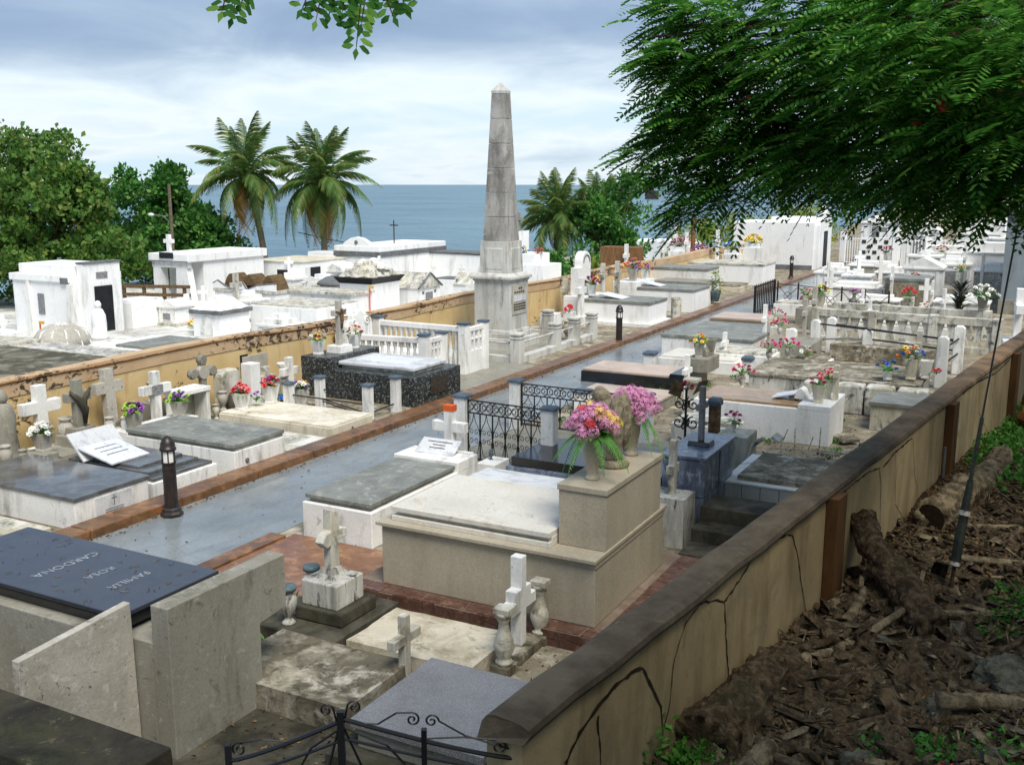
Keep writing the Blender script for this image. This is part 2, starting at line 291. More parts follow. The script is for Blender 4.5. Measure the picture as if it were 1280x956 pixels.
# ------------------------------------------------------------------ mesh helpers
class MB:
    def __init__(s): s.v = []; s.f = []
    def add(s, v, f):
        n = len(s.v); s.v += [tuple(q) for q in v]; s.f += [tuple(i + n for i in q) for q in f]; return s
    def box(s, x0, x1, y0, y1, z0, z1, tx=0., ty=0.):
        return s.add([(x0, y0, z0), (x1, y0, z0), (x1, y1, z0), (x0, y1, z0), (x0 + tx, y0 + ty, z1), (x1 - tx, y0 + ty, z1), (x1 - tx, y1 - ty, z1), (x0 + tx, y1 - ty, z1)],
                     [(3, 2, 1, 0), (4, 5, 6, 7), (0, 1, 5, 4), (1, 2, 6, 5), (2, 3, 7, 6), (3, 0, 4, 7)])
    def cbox(s, w, d, h, z0=0, tx=0., ty=0., cx=0., cy=0.): return s.box(cx - w / 2, cx + w / 2, cy - d / 2, cy + d / 2, z0, z0 + h, tx, ty)
    def prism(s, pts, a, b, axis='y'):
        """closed 2D outline extruded from a to b along an axis; pts are (x,z) for y, (y,z) for x, (x,y) for z"""
        n = len(pts)
        def m(p, t): return {'y': (p[0], t, p[1]), 'x': (t, p[0], p[1]), 'z': (p[0], p[1], t)}[axis]
        v = [m(p, a) for p in pts] + [m(p, b) for p in pts]
        area = sum(pts[i][0] * pts[(i + 1) % n][1] - pts[(i + 1) % n][0] * pts[i][1] for i in range(n))
        f = [tuple(range(n)), tuple(range(2 * n - 1, n - 1, -1))] + [(i, i + n, (i + 1) % n + n, (i + 1) % n) for i in range(n)]
        flip = (area > 0) != (axis == 'y')
        if (flip and axis != 'y') or (axis == 'y' and area < 0): pass
        if (area > 0 and axis in 'xz') or (area < 0 and axis == 'y'): f = [tuple(reversed(q)) for q in f]
        return s.add(v, f)
    def lathe(s, prof, n=16, cx=0., cy=0., z=0., rot=0.):
        v = []; f = []
        for (r, h) in prof:
            for i in range(n):
                a = 2 * math.pi * i / n + rot; v.append((cx + r * math.cos(a), cy + r * math.sin(a), z + h))
        m = len(prof)
        for j in range(m - 1):
            for i in range(n): f.append((j * n + i, j * n + (i + 1) % n, (j + 1) * n + (i + 1) % n, (j + 1) * n + i))
        f.append(tuple(reversed(range(n)))); f.append(tuple(range((m - 1) * n, m * n)))
        return s.add(v, f)
    def tube(s, pts, r, n=6, cap=True):
        pts = [Vector(p) for p in pts]; k = len(pts)
        rs = r if isinstance(r, (list, tuple)) else [r] * k
        v = []; f = []; up = None
        for i, p in enumerate(pts):
            d = (pts[min(i + 1, k - 1)] - pts[max(i - 1, 0)])
            if d.length < 1e-9: d = Vector((0, 0, 1))
            d.normalize()
            if up is None: up = Vector((0, 0, 1)) if abs(d.z) < .9 else Vector((1, 0, 0))
            a = d.cross(up); 
            if a.length < 1e-6: a = d.cross(Vector((0, 1, 0)))
            a.normalize(); up = a.cross(d).normalized()
            for j in range(n):
                t = 2 * math.pi * j / n; v.append(p + (a * math.cos(t) + up * math.sin(t)) * rs[i])
        for i in range(k - 1):
            for j in range(n): f.append((i * n + j, i * n + (j + 1) % n, (i + 1) * n + (j + 1) % n, (i + 1) * n + j))
        if cap: f.append(tuple(reversed(range(n)))); f.append(tuple(range((k - 1) * n, k * n)))
        return s.add(v, f)
    def xf(s, mat): s.v = [tuple(mat @ Vector(p)) for p in s.v]; return s
    def mesh(s, name, mat, smooth=False):
        me = bpy.data.meshes.new(name); me.from_pydata(s.v, [], s.f); me.materials.append(M[mat]); me.validate()
        if smooth: me.polygons.foreach_set('use_smooth', [True] * len(me.polygons))
        me.update(); return me
    def build(s, name, mat, parent=None, loc=(0, 0, 0), rz=0., bev=0., smooth=False, rough=0., cuts=0, rscale=.35):
        return put(name, s.mesh(name, mat, smooth), parent, loc, rz, bev, smooth, rough, cuts, rscale)
_clouds = {}
def put(name, me, parent=None, loc=(0, 0, 0), rz=0., bev=0., smooth=False, rough=0., cuts=0, rscale=.35):
    o = bpy.data.objects.new(name, me); col.objects.link(o); o.location = loc; o.rotation_euler = (0, 0, rz); o.parent = parent
    if cuts:
        m = o.modifiers.new('sub', 'SUBSURF'); m.subdivision_type = 'SIMPLE'; m.levels = cuts; m.render_levels = cuts
    if rough:
        if rscale not in _clouds:
            tx = bpy.data.textures.new('lumps', 'CLOUDS'); tx.noise_scale = rscale; tx.noise_depth = 4; _clouds[rscale] = tx
        m = o.modifiers.new('wear', 'DISPLACE'); m.texture = _clouds[rscale]; m.strength = rough; m.mid_level = .5; m.texture_coords = 'GLOBAL'
    if bev:
        m = o.modifiers.new('edge', 'BEVEL'); m.width = bev; m.segments = 2; m.limit_method = 'ANGLE'; m.angle_limit = RAD(40)
    return o
def tag(o, label, cat, group=None, kind=None):
    if label: o['label'] = label
    if cat: o['category'] = cat
    if group: o['group'] = group
    if kind: o['kind'] = kind
    return o
def thing(name, label, cat, loc=(0, 0, 0), rz=0., group=None):
    o = bpy.data.objects.new(name, None); col.objects.link(o); o.location = loc; o.rotation_euler = (0, 0, rz); o.empty_display_size = .1
    return tag(o, label, cat, group)
def struct(o): o['kind'] = 'structure'; return o
def box(name, mat, parent, x0, x1, y0, y1, z0, z1, bev=.008, **k): return MB().box(x0, x1, y0, y1, z0, z1, k.pop('tx', 0.), k.pop('ty', 0.)).build(name, mat, parent, bev=bev, **k)

# ------------------------------------------------------------------ builders
def cross_outline(w, h, t, az, at=None):
    at = at or t
    return [(-t / 2, 0), (t / 2, 0), (t / 2, az - at / 2), (w / 2, az - at / 2), (w / 2, az + at / 2), (t / 2, az + at / 2), (t / 2, h), (-t / 2, h), (-t / 2, az + at / 2), (-w / 2, az + at / 2), (-w / 2, az - at / 2), (-t / 2, az - at / 2)]
def cross(label, loc, w, h, t=.1, d=.09, az=None, mat='white_paint', rz=math.pi / 2, plinth=None, pmat=None, lean=0., plaque=None, name='grave_cross', group=None, corpus=False):
    """latin cross; arms along local x (rz=90 deg turns them along the path), plinth = (w,d,h) or list of them"""
    r = thing(name, label, 'cross', loc, rz, group); r.rotation_euler = (lean, 0, rz)
    z = 0.
    for i, (pw, pd, ph) in enumerate(plinth if isinstance(plinth, list) else ([plinth] if plinth else [])):
        MB().cbox(pw, pd, ph, z, .012, .012).build('plinth', pmat or mat, r, bev=.008); z += ph
    MB().prism(cross_outline(w, h - z, t, (az or h * .66) - z), -d / 2, d / 2).build('cross', mat, r, loc=(0, 0, z), bev=.007)
    if plaque: MB().box(-t * .75, t * .75, -d / 2 - .012, -d / 2 - .002, (az or h * .66) - t * .6, (az or h * .66) + t * .5).build('plaque', plaque, r)
    if corpus:
        a = (az or h * .66)
        MB().tube([(0, -d / 2 - .03, a - .62 * h * .5), (0.01, -d / 2 - .035, a - .2 * h), (0, -d / 2 - .045, a - .03)], [.018, .03, .04], 8).tube([(-w * .42, -d / 2 - .02, a + .05), (0, -d / 2 - .03, a - .02), (w * .42, -d / 2 - .02, a + .05)], [.014, .024, .014], 6).lathe([(.01, 0), (.03, .02), (.032, .05), (.012, .085)], 8, 0, -d / 2 - .045, a + .01).build('corpus', 'old_wood', r, smooth=True)
    return r
def tomb(label, x0, x1, y0, y1, h, body='white_paint', slab=None, smat='grey_slab', ledge=None, lmat=None, plinth=None, pmat='concrete', head=None, hmat=None, cat='tomb', name='tomb', z0=0., rough=.0, tile=None, group=None, label_part=None):
    """body, optional plinth (outset,h), ledge (outset,h), slab (inset,h) and a head block ('-x'|'+x'|'+y', depth, height[, width margin])"""
    cx, cy = (x0 + x1) / 2, (y0 + y1) / 2; hx, hy = (x1 - x0) / 2, (y1 - y0) / 2
    r = thing(name, label, cat, (cx, cy, z0), 0, group); zb = 0.
    if plinth:
        o, ph = plinth; box('plinth', pmat, r, -hx - o, hx + o, -hy - o, hy + o, 0, ph, .01); zb = ph
    cuts = 3 if rough else 0
    box('body', body, r, -hx, hx, -hy, hy, zb, h, .012 if not rough else 0, rough=rough, cuts=cuts); z = h
    if ledge:
        o, lh = ledge; box('ledge', lmat or body, r, -hx - o, hx + o, -hy - o, hy + o, z, z + lh, .008); z += lh
    if head:
        side, dep, hh = head[:3]; mg = head[3] if len(head) > 3 else 0.
        q = {'-x': (-hx - .003, -hx + dep, -hy + mg - .003, hy - mg + .003), '+x': (hx - dep, hx + .003, -hy + mg - .003, hy - mg + .003), '+y': (-hx + mg - .003, hx - mg + .003, hy - dep, hy + .003)}[side]
        box('head_block', hmat or body, r, *q, h - .01, hh, .01)
    if slab:
        for ins, sh, off in (slab if isinstance(slab, list) else [slab + (0,)]):
            q = [-hx + ins, hx - ins, -hy + ins, hy - ins]
            if head: 
                if head[0] == '-x': q[0] = -hx + head[1] + .02
                if head[0] == '+x': q[1] = hx - head[1] - .02
                if head[0] == '+y': q[3] = hy - head[1] - .02
            q[0] += off; q[1] -= off
            box('slab', smat, r, *q, z, z + sh, .006); z += sh
    return r
URN = [(.065, 0), (.07, .015), (.05, .035), (.03, .06), (.04, .085), (.075, .15), (.09, .22), (.085, .27), (.06, .31), (.055, .325), (.08, .345), (.082, .36), (.06, .362), (.05, .31)]
VASE = [(.075, 0), (.08, .02), (.06, .04), (.05, .06), (.07, .14), (.095, .26), (.1, .33), (.085, .4), (.08, .42), (.095, .44), (.095, .455), (.075, .457), (.065, .40)]
def urn(label, loc, sc=1., mat='concrete', prof=URN, name='urn', cat='urn', rim=None, group=None, n=18):
    p = [(a * sc, b * sc) for a, b in prof]
    r = thing(name, label, cat, loc, 0, group)
    MB().lathe(p, n).build('body', mat, r, smooth=True)
    if rim: MB().lathe([(p[-4][0] * 1.06, p[-4][1]), (p[-4][0] * 1.12, p[-4][1] + .02 * sc), (p[-4][0] * 1.06, p[-4][1] + .045 * sc), (p[-4][0] * .75, p[-4][1] + .046 * sc)], n).build('rim', rim, r, smooth=True)
    return r
def pot(label, loc, w=.2, h=.3, mat='concrete', rz=.0, name='flower_pot', group=None, rim=True):
    """square pot tapering to its foot"""
    r = thing(name, label, 'flower pot', loc, rz, group)
    b = w * .62
    m = MB(); n = 4
    prof = [(b * .78, 0), (b * .78, .03), (b * .70, .05), (w * .70, h)] + [(w * .60, h), (w * .55, h * .82)]
    m.lathe(prof, 4, rot=math.pi / 4); m.build('body', mat, r, bev=.004)
    return r
_bl = {}
def bloom_mesh(mat, kind):
    k = (mat, kind)
    if k in _bl: return _bl[k]
    m = MB(); rr = random.Random(hash(kind) % 99)
    if kind == 'round':                                  # full head: three rings of petals
        for (n, el, L, w) in ((7, .15, .05, .03), (6, .7, .045, .028), (4, 1.2, .035, .024)):
            for i in range(n):
                a = 2 * math.pi * i / n + el * 2
                d = Vector((math.cos(a) * math.cos(el), math.sin(a) * math.cos(el), math.sin(el))); sd_ = Vector((-math.sin(a), math.cos(a), 0))
                p0 = Vector((0, 0, 0)); p1 = d * L * .6 + sd_ * w / 2; p2 = d * L * 1.0 + Vector((0, 0, -.004)); p3 = d * L * .6 - sd_ * w / 2
                m.add([p0, p1, p2, p3], [(0, 1, 2, 3)])
    elif kind == 'spray':                                # small star florets in a ball
        for i in range(34):
            d = Vector((rr.gauss(0, 1), rr.gauss(0, 1), rr.gauss(.25, 1))).normalized(); c = d * rr.uniform(.035, .062)
            u = d.orthogonal().normalized(); v = d.cross(u)
            for j in range(5):
                a = 2 * math.pi * j / 5 + i; e = u * math.cos(a) + v * math.sin(a); g = u * math.cos(a + .4) + v * math.sin(a + .4)
                m.add([c, c + e * .013 - g * .004, c + (e + g) * .5 * .026 + d * .004, c + g * .013 - e * .004], [(0, 1, 2, 3)])
    _bl[k] = m.mesh('bloom', mat); return _bl[k]
def leaf_quad(m, p, d, L, w, droop=.3, seg=2):
    d = Vector(d).normalized(); sd_ = d.cross(Vector((0, 0, 1)))
    if sd_.length < .05: sd_ = Vector((1, 0, 0))
    sd_.normalize(); p = Vector(p); v = []; 
    for i in range(seg + 1):
        t = i / seg; c = p + d * L * t + Vector((0, 0, -droop * L * t * t)); ww = w * (1 - abs(2 * t - .9) ** 2) * .5 + .002
        v += [c + sd_ * ww, c - sd_ * ww]
    m.add(v, [(2 * i, 2 * i + 1, 2 * i + 3, 2 * i + 2) for i in range(seg)])
def fern_frond(m, p, d, L, droop):
    d = Vector(d).normalized(); p = Vector(p); n = 26; sd_ = d.cross(Vector((0, 0, 1))).normalized()
    pts = [p + d * L * t + Vector((0, 0, L * (.35 * t - droop * t * t))) for t in [i / n for i in range(n + 1)]]
    m.tube(pts, [.004] * len(pts), 3, False)
    for i in range(1, n + 1):
        w = L * .17 * math.sin(math.pi * min(.98, .12 + i / n * .86)) * (.85 + .3 * ((i * 7) % 5) / 4); t = (pts[i] - pts[i - 1]).normalized()
        for s_ in (-1, 1):
            e = (sd_ * s_ + t * .45).normalized() * w; q = t * L * .017
            m.add([pts[i] - q, pts[i] + e * .6 - q * .7 + Vector((0, 0, -.01)), pts[i] + e + Vector((0, 0, -.025)), pts[i] + e * .6 + q * .9 + Vector((0, 0, -.01)), pts[i] + q], [(0, 1, 2, 3, 4)])
def bouquet(label, loc, cols, n=9, r=.13, h=.12, sc=1., kind='round', leaf='leaf_weed', nl=10, seed=1, name='flower_bouquet', ferns=0, flat=.8, stretch=(1, 1), fern_r=.42):
    rr = random.Random(seed); b = thing(name, label, 'flowers', loc)
    m = MB()
    for i in range(nl):
        a = rr.uniform(0, 6.28); leaf_quad(m, (0, 0, -.02), (math.cos(a), math.sin(a), rr.uniform(.2, 1.1)), (r + .05) * rr.uniform(.8, 1.25), .05 * sc, .35, 3)
    for i in range(n):
        f = (i + .5) / n; a = i * 2.4 + rr.uniform(-.3, .3); q = r * math.sqrt(f)
        x, y, z = q * math.cos(a) * stretch[0], q * math.sin(a) * stretch[1], h + r * flat * (1 - f) + rr.uniform(-.02, .02)
        m.tube([(0, 0, -.05), (x * .5, y * .5, z * .6), (x, y, z)], .004 * sc, 3, False)
        c = cols[i % len(cols)] if rr.random() < .7 else rr.choice(cols)
        o = put('bloom', bloom_mesh(c, kind), b, (x, y, z))
        if kind == 'spray': o['kind'] = 'stuff'
        s_ = sc * rr.uniform(.85, 1.2); o.scale = (s_, s_, s_)
        o.rotation_euler = (-y / max(r, .01) * .8 + rr.uniform(-.2, .2), x / max(r, .01) * .8, rr.uniform(0, 6))
    if m.v: m.build('foliage', leaf, b)
    if ferns:
        for i in range(ferns):
            a = i * 6.28 / ferns + rr.uniform(-.3, .3); mf = MB(); fern_frond(mf, (0, 0, 0), (math.cos(a), math.sin(a), .1), fern_r * rr.uniform(.75, 1.25), rr.uniform(.9, 1.7))
            mf.build('fern_frond', 'leaf_fern', b)
    return b
BAL = [(.055, 0), (.055, .03), (.04, .045), (.045, .07), (.068, .16), (.062, .22), (.038, .32), (.032, .40), (.045, .43), (.045, .46), (.055, .47), (.055, .5)]
def baluster_mesh(h, mat, n=10):
    k = ('bal', round(h, 3), mat)
    if k not in _bl: _bl[k] = MB().lathe([(a * 1.0, b * h / .5) for a, b in BAL], n).mesh('baluster', mat, True)
    return _bl[k]
def balustrade(label, p0, p1, h, mat='white_paint', step=.155, cap='blue_cap', base_h=.12, group=None, posts=(0, 1)):
    p0, p1 = Vector(p0), Vector(p1); L = (p1 - p0).length; a = math.atan2(p1.y - p0.y, p1.x - p0.x)
    r = thing('balustrade', label, 'balustrade', (p0.x, p0.y, 0), a, group)
    box('base_rail', mat, r, 0, L, -.09, .09, 0, base_h); box('top_rail', mat, r, 0, L, -.075, .075, h - .12, h)
    bh = h - .12 - base_h; me = baluster_mesh(bh, mat); n = int((L - .3) / step)
    for i in range(n): put('baluster', me, r, (.15 + (i + .5) * (L - .3) / n, 0, base_h))
    for q in posts:
        pp = box('post', mat, r, q * L - .1, q * L + .1, -.101, .101, 0, h + .05)
        if cap: box('cap', cap, pp, q * L - .125, q * L + .125, -.125, .125, h + .05, h + .10)
    return r
def scroll(m, cx, cz, r, a0, turns, th=.008, flip=1, n=22):
    pts = []
    for i in range(n + 1):
        t = i / n; a = a0 + flip * turns * 2 * math.pi * t; q = r * (1 - .82 * t); pts.append((cx + q * math.cos(a), 0, cz + q * math.sin(a)))
    m.tube(pts, th, 4, False)
def iron_panel(label, p0, p1, h, z0=.1, mat='iron', bays=5, group=None, name='iron_fence', posts=None):
    """scrolled railing: frieze of C scrolls over bars with curls between"""
    p0, p1 = Vector(p0), Vector(p1); L = (p1 - p0).length; a = math.atan2(p1.y - p0.y, p1.x - p0.x)
    r = thing(name, label, 'fence', (p0.x, p0.y, 0), a, group); fz = h - .2
    for z in (z0, fz, h): MB().box(0, L, -.010, .010, z - .010, z + .010).build('rail', mat, r)
    for x in (0, L): MB().box(x - .014, x + .014, -.014, .014, 0, h + .01).build('stile', mat, r)
    w = L / bays
    for i in range(bays):
        if i: MB().box(i * w - .009, i * w + .009, -.009, .009, z0, fz).build('bar', mat, r)
        c = (i + .5) * w; m = MB(); k = w / 4
        for s_ in (-1, 1):
            scroll(m, c + s_ * k * .95, fz + .1, .088, math.pi / 2 if s_ > 0 else math.pi / 2, 1.35, .007, -s_)
            scroll(m, c + s_ * k * .95, fz + .1, .088, -math.pi / 2, 1.35, .007, s_)
        m.build('frieze_scroll', mat, r)
        m = MB(); mid = z0 + (fz - z0) * .52
        for s_ in (-1, 1):
            m.tube([(c, 0, fz), (c + s_ * w * .10, 0, fz - (fz - mid) * .35), (c + s_ * w * .42, 0, fz - (fz - mid) * .75), (c + s_ * w * .44, 0, mid)], .007, 4, False)
            scroll(m, c + s_ * w * .22, mid + .05, w * .22, 0 if s_ > 0 else math.pi, 1.2, .006, s_)
            scroll(m, c + s_ * w * .22, mid - .08, w * .22, 0 if s_ > 0 else math.pi, 1.2, .006, -s_)
            m.tube([(c + s_ * w * .44, 0, mid - .1), (c + s_ * w * .3, 0, z0 + .1), (c, 0, z0)], .007, 4, False)
        m.build('panel_scroll', mat, r)
    return r
def post_mesh(w, h, mat, cap, capmat):
    m = MB().cbox(w, w, h); return m
def capped_post(parent, x, y, h, w=.16, mat='white_paint', capmat='blue_cap', rz=0., cap=.05, lean=0.):
    o = MB().cbox(w, w, h).build('post', mat, parent, (x, y, 0), rz, .008); o.rotation_euler = (lean, 0, rz)
    MB().cbox(w + .05, w + .05, cap * .6, h).box(-w / 2 - .025, w / 2 + .025, -w / 2 - .025, w / 2 + .025, h + cap * .6, h + cap, .03, .03).build('cap', capmat, o, bev=.006)
    return o
def text(name, body, mat, parent, loc, rot, size=.1, ext=.003, align='CENTER'):
    c = bpy.data.curves.new(name, 'FONT'); c.body = body; c.size = size; c.extrude = ext; c.align_x = align; c.align_y = 'CENTER'; c.resolution_u = 2
    o = bpy.data.objects.new(name, c); col.objects.link(o); 
    me = bpy.data.meshes.new_from_object(o.evaluated_get(bpy.context.evaluated_depsgraph_get())); bpy.data.objects.remove(o)
    me.materials.clear(); me.materials.append(M[mat])
    q = bpy.data.objects.new(name, me); col.objects.link(q); q.parent = parent; q.location = loc; q.rotation_euler = rot; return q

# ------------------------------------------------------------------ foliage helpers (numpy)
def np_mesh(name, verts, faces, mat, n_per=4):
    me = bpy.data.meshes.new(name); nv = len(verts); nf = len(faces)
    me.vertices.add(nv); me.vertices.foreach_set('co', np.asarray(verts, np.float32).ravel())
    me.loops.add(nf * n_per); me.loops.foreach_set('vertex_index', np.asarray(faces, np.int32).ravel())
    me.polygons.add(nf); me.polygons.foreach_set('loop_start', np.arange(0, nf * n_per, n_per, dtype=np.int32)); me.polygons.foreach_set('loop_total', np.full(nf, n_per, np.int32))
    me.materials.append(M[mat]); me.update(calc_edges=True); me.validate(); return me
def leaves_np(rng, pos, dirs, L, W, fold=.25):
    """diamond leaves bent along the midrib: 4 verts 1 quad each"""
    n = len(pos); d = dirs / (np.linalg.norm(dirs, axis=1, keepdims=True) + 1e-9)
    r = rng.normal(size=(n, 3)); s = np.cross(d, r); s /= np.linalg.norm(s, axis=1, keepdims=True) + 1e-9
    up = np.cross(s, d); L = L[:, None]; W = W[:, None]
    v = np.stack([pos, pos + d * L * .55 + s * W * .5 + up * W * fold, pos + d * L, pos + d * L * .55 - s * W * .5 + up * W * fold], 1)
    return v.reshape(-1, 3)
def quads(n): return np.arange(n * 4).reshape(n, 4)
def clump_crown(seed, ells, nclump, per, L, W, spread, up=.3, sub=20, srad=.46):
    """leaf rosettes on lumps: every ellipsoid (cx,cy,cz,rx,ry,rz) carries small boughs over its skin, leaves sit on the boughs"""
    rng = np.random.default_rng(seed); E = np.array(ells); B = []
    for e in E:
        k = max(6, int(sub * (e[3] * e[4] * e[5]) ** .5 / 2)); u = rng.normal(size=(k, 3)); u[:, 2] += .25; u /= np.linalg.norm(u, axis=1, keepdims=True)
        B.append(np.concatenate([e[:3] + u * e[3:] * rng.uniform(.6, 1.18, (k, 1)), rng.uniform(.55, 1.45, (k, 1)) * srad], 1))
    B = np.concatenate(B); k = rng.choice(len(B), nclump, p=B[:, 3] ** 2 / (B[:, 3] ** 2).sum())
    u = rng.normal(size=(nclump, 3)); u[:, 2] += .2; u /= np.linalg.norm(u, axis=1, keepdims=True)
    c = B[k, :3] + u * B[k, 3:4] * rng.uniform(.5, 1.1, (nclump, 1)) * np.array([1.15, 1.15, .8])
    pos = np.repeat(c, per, 0) + rng.normal(size=(nclump * per, 3)) * spread
    dirs = rng.normal(size=(nclump * per, 3)) + np.repeat(u, per, 0) * .9 + np.array([0, 0, up])
    Ls = L * rng.uniform(.55, 1.3, len(pos))
    return leaves_np(rng, pos, dirs, Ls, Ls * W / L)
# ================================================================== the setting
def grid(name, xs, ys, zf, mat, smooth=True):
    v = [(x, y, zf(x, y)) for y in ys for x in xs]; n = len(xs)
    f = [(j * n + i, j * n + i + 1, (j + 1) * n + i + 1, (j + 1) * n + i) for j in range(len(ys) - 1) for i in range(n - 1)]
    m = MB(); m.add(v, f); o = m.build(name, mat, smooth=smooth); return struct(o)
def lin(a, b, n): return [a + (b - a) * i / (n - 1) for i in range(n)]
def zleft(x, y):
    z = -1.0
    if x < -46: z -= min(7.0, (-46 - x) * .38)
    if y > 72 and x < -17: z -= min(7.0, (y - 72) * .2)
    return z
grid('lower_ground', lin(-78, -15.0, 40), lin(-60, 130, 60), zleft, 'white_ground')
def zcem(x, y): return 0.0 if y < 63 else min(6.0, (y - 63) * .045)
grid('cemetery_ground', lin(-15.0, 40, 12), lin(-2, 150, 120), zcem, 'sand_ground')
MB().add([(-9000, -300, -6), (9000, -300, -6), (9000, 12000, -6), (-9000, 12000, -6)], [(0, 1, 2, 3)]).build('sea', 'sea_water')['kind'] = 'structure'
struct(MB().box(-10.42, -8.5, 3.95, 63, -.05, .012).build('path', 'path_wet'))
# brown kerb: stone lengths with joints
kerb = struct(MB().box(-10.77, -10.43, 4.0, 62, -.05, .10).build('kerb_bed', 'concrete_dark'))
rk = random.Random(3); y = 4.0; i = 0
while y < 62:
    L = rk.uniform(1.3, 1.7)
    MB().box(-10.80, -10.41, y + .006, y + L - .006, 0, .135).build('kerb_stone', 'kerb_paint', kerb, bev=.014); y += L
kerb2 = struct(MB().box(-8.52, -8.28, 4.2, 9.55, -.05, .06).build('side_kerb', 'kerb_paint', bev=.01))
struct(MB().box(-8.27, -6.55, 7.5, 9.7, -.05, .035).build('brown_paving', 'kerb_tile'))
struct(MB().box(-6.55, -5.9, 7.95, 8.5, -.05, .045).build('pink_paving', 'pink_terrazzo'))
struct(MB().box(-6.9, -2.6, 4.1, 6.6, -.05, .006).build('gate_paving', 'concrete_dark'))

# ------------------------------------------------------------------ right boundary wall (runs away from the gate, slightly off the path's line)
WA = math.atan(.124)
def wtop(s): return 1.395 + .0137 * min(s, 5.5) + max(0., min(.08, (s - 5.5) * .010))
def wpt(s, off=0.):      # world point at distance s along the outer face, off = metres towards the cemetery
    return (-2.42 + math.sin(WA) * s - math.cos(WA) * off, 4.73 + math.cos(WA) * s + math.sin(WA) * off)
wr = thing('boundary_wall', 'long tan plastered boundary wall with brown coping, dark pilasters and branching cracks', 'wall', (wpt(0)[0], wpt(0)[1], 0), math.pi / 2 - WA)
SS = [0, 5.5, 11, 19.2, 34]
MB().prism([(SS[0], -.3), (SS[-1], -.3)] + [(s, wtop(s) - .05) for s in reversed(SS)], .02, .27).build('wall_face', 'tan_wall', wr)
sec = [(-.02, -.085), (-.028, -.06), (-.018, -.022), (.04, .0), (.22, .005), (.28, -.02), (.31, -.06), (.31, -.15)]
m = MB(); k = len(sec); ss = lin(0, 34, 69); rc = random.Random(8)
for s in ss:
    j = rc.uniform(-.006, .006)
    m.v += [(s - (.05 if (s == 0 and i_ in (0, 7)) else 0), y + j, wtop(s) + z + j) for i_, (y, z) in enumerate(sec)]
for a in range(len(ss) - 1):
    for b in range(k): m.f.append((a * k + b, a * k + (b + 1) % k, (a + 1) * k + (b + 1) % k, (a + 1) * k + b))
m.f += [tuple(range(k)), tuple(range(len(ss) * k - 1, (len(ss) - 1) * k - 1, -1))]
m.build('coping', 'tan_cap', wr)
for s in (5.43, 10.48, 15.46, 20.4, 25.4, 30.3):
    MB().box(s - .15, s + .15, -.10, .02, -.3, wtop(s) - .09).build('pilaster', 'pilaster_brown', wr, bev=.01)
    if s < 6: pass
MB().tube([(10.2, -.04, .3), (10.2, -.04, .85)], .022, 8).build('drain_pipe', 'grey_band', wr)
worn('crack_line', S('43341f'), [(S('2a2013'), 9, .45, .6, FL, .8)], .95, bump=0)
CRACKS = [([(0.46, 0.92), (0.62, 1.05), (0.8, 1.11), (1.03, 1.17), (1.35, 1.18), (1.46, 1.14), (1.57, 0.99), (1.76, 0.72), (1.8, 0.52), (1.78, 0.39)], 0.05, 0.02),
    ([(0.85, 1.07), (0.9, 0.7)], 0.03, 0.015),
    ([(1.8, 0.52), (1.9, 0.68), (1.95, 1.01), (2.12, 1.22), (2.36, 1.3), (2.69, 1.22), (2.84, 1.14), (2.93, 0.67), (3.04, 0.24)], 0.016, 0.022),
    ([(2.83, 1.15), (3.12, 1.23), (3.43, 1.35), (3.75, 1.34), (4.1, 1.33), (4.33, 1.28), (4.51, 1.05), (4.64, 0.76), (4.8, 0.45), (4.87, 0.29)], 0.03, 0.014),
    ([(4.76, 1.22), (4.76, 0.97), (4.7, 0.77)], 0.008, 0.006),
    ([(5.82, 1.29), (6.19, 1.31), (6.65, 1.31), (7.13, 1.25), (7.24, 1.05), (7.29, 0.72), (7.34, 0.36)], 0.03, 0.012),
    ([(7.78, 1.3), (7.94, 0.68), (7.87, 0.41), (7.92, 0.09)], 0.012, 0.008),
    ([(7.96, 0.61), (8.46, 0.28), (8.46, 0.14)], 0.012, 0.008),
    ([(7.29, 1.23), (7.78, 1.3), (8.55, 1.31)], 0.03, 0.03),
    ([(8.59, 1.3), (8.82, 0.77), (9.06, 0.5), (9.19, 0.07)], 0.012, 0.008),
    ([(12.57, 1.4), (12.73, 0.87), (13.74, 0.32)], 0.012, 0.008),
    ([(13.52, 1.25), (14.21, 0.51)], 0.012, 0.008),
    ([(11.37, 1.4), (12.27, 1.41), (13.97, 1.32), (15.12, 1.37)], 0.03, 0.03)]
def crack(pts, w0, w1):
    """thin dark fissure following a polyline (s, z) on the wall face"""
    m = MB(); P = [Vector((s, 0, z)) for s, z in pts]; q = []; rr = random.Random(len(pts) * 7 + int(pts[0][0] * 10))
    for a, b in zip(P[:-1], P[1:]):
        n = max(2, int((b - a).length / .05))
        q += [a.lerp(b, i / n) + Vector((rr.uniform(-.008, .008), 0, rr.uniform(-.008, .008))) for i in range(n)]
    q.append(P[-1]); K = len(q)
    for i, p in enumerate(q):
        d = (q[min(i + 1, K - 1)] - q[max(i - 1, 0)]).normalized(); nn = Vector((-d.z, 0, d.x)); w = (w0 + (w1 - w0) * i / (K - 1)) * rr.uniform(.3, 1.15) / 2
        m.v += [tuple(p + nn * w + Vector((0, .016, 0))), tuple(p - nn * w + Vector((0, .016, 0)))]
    m.f += [(2 * i, 2 * i + 1, 2 * i + 3, 2 * i + 2) for i in range(K - 1)]
    m.build('crack', 'crack_line', wr)
for pts, a, b in CRACKS: crack(pts, a, b)

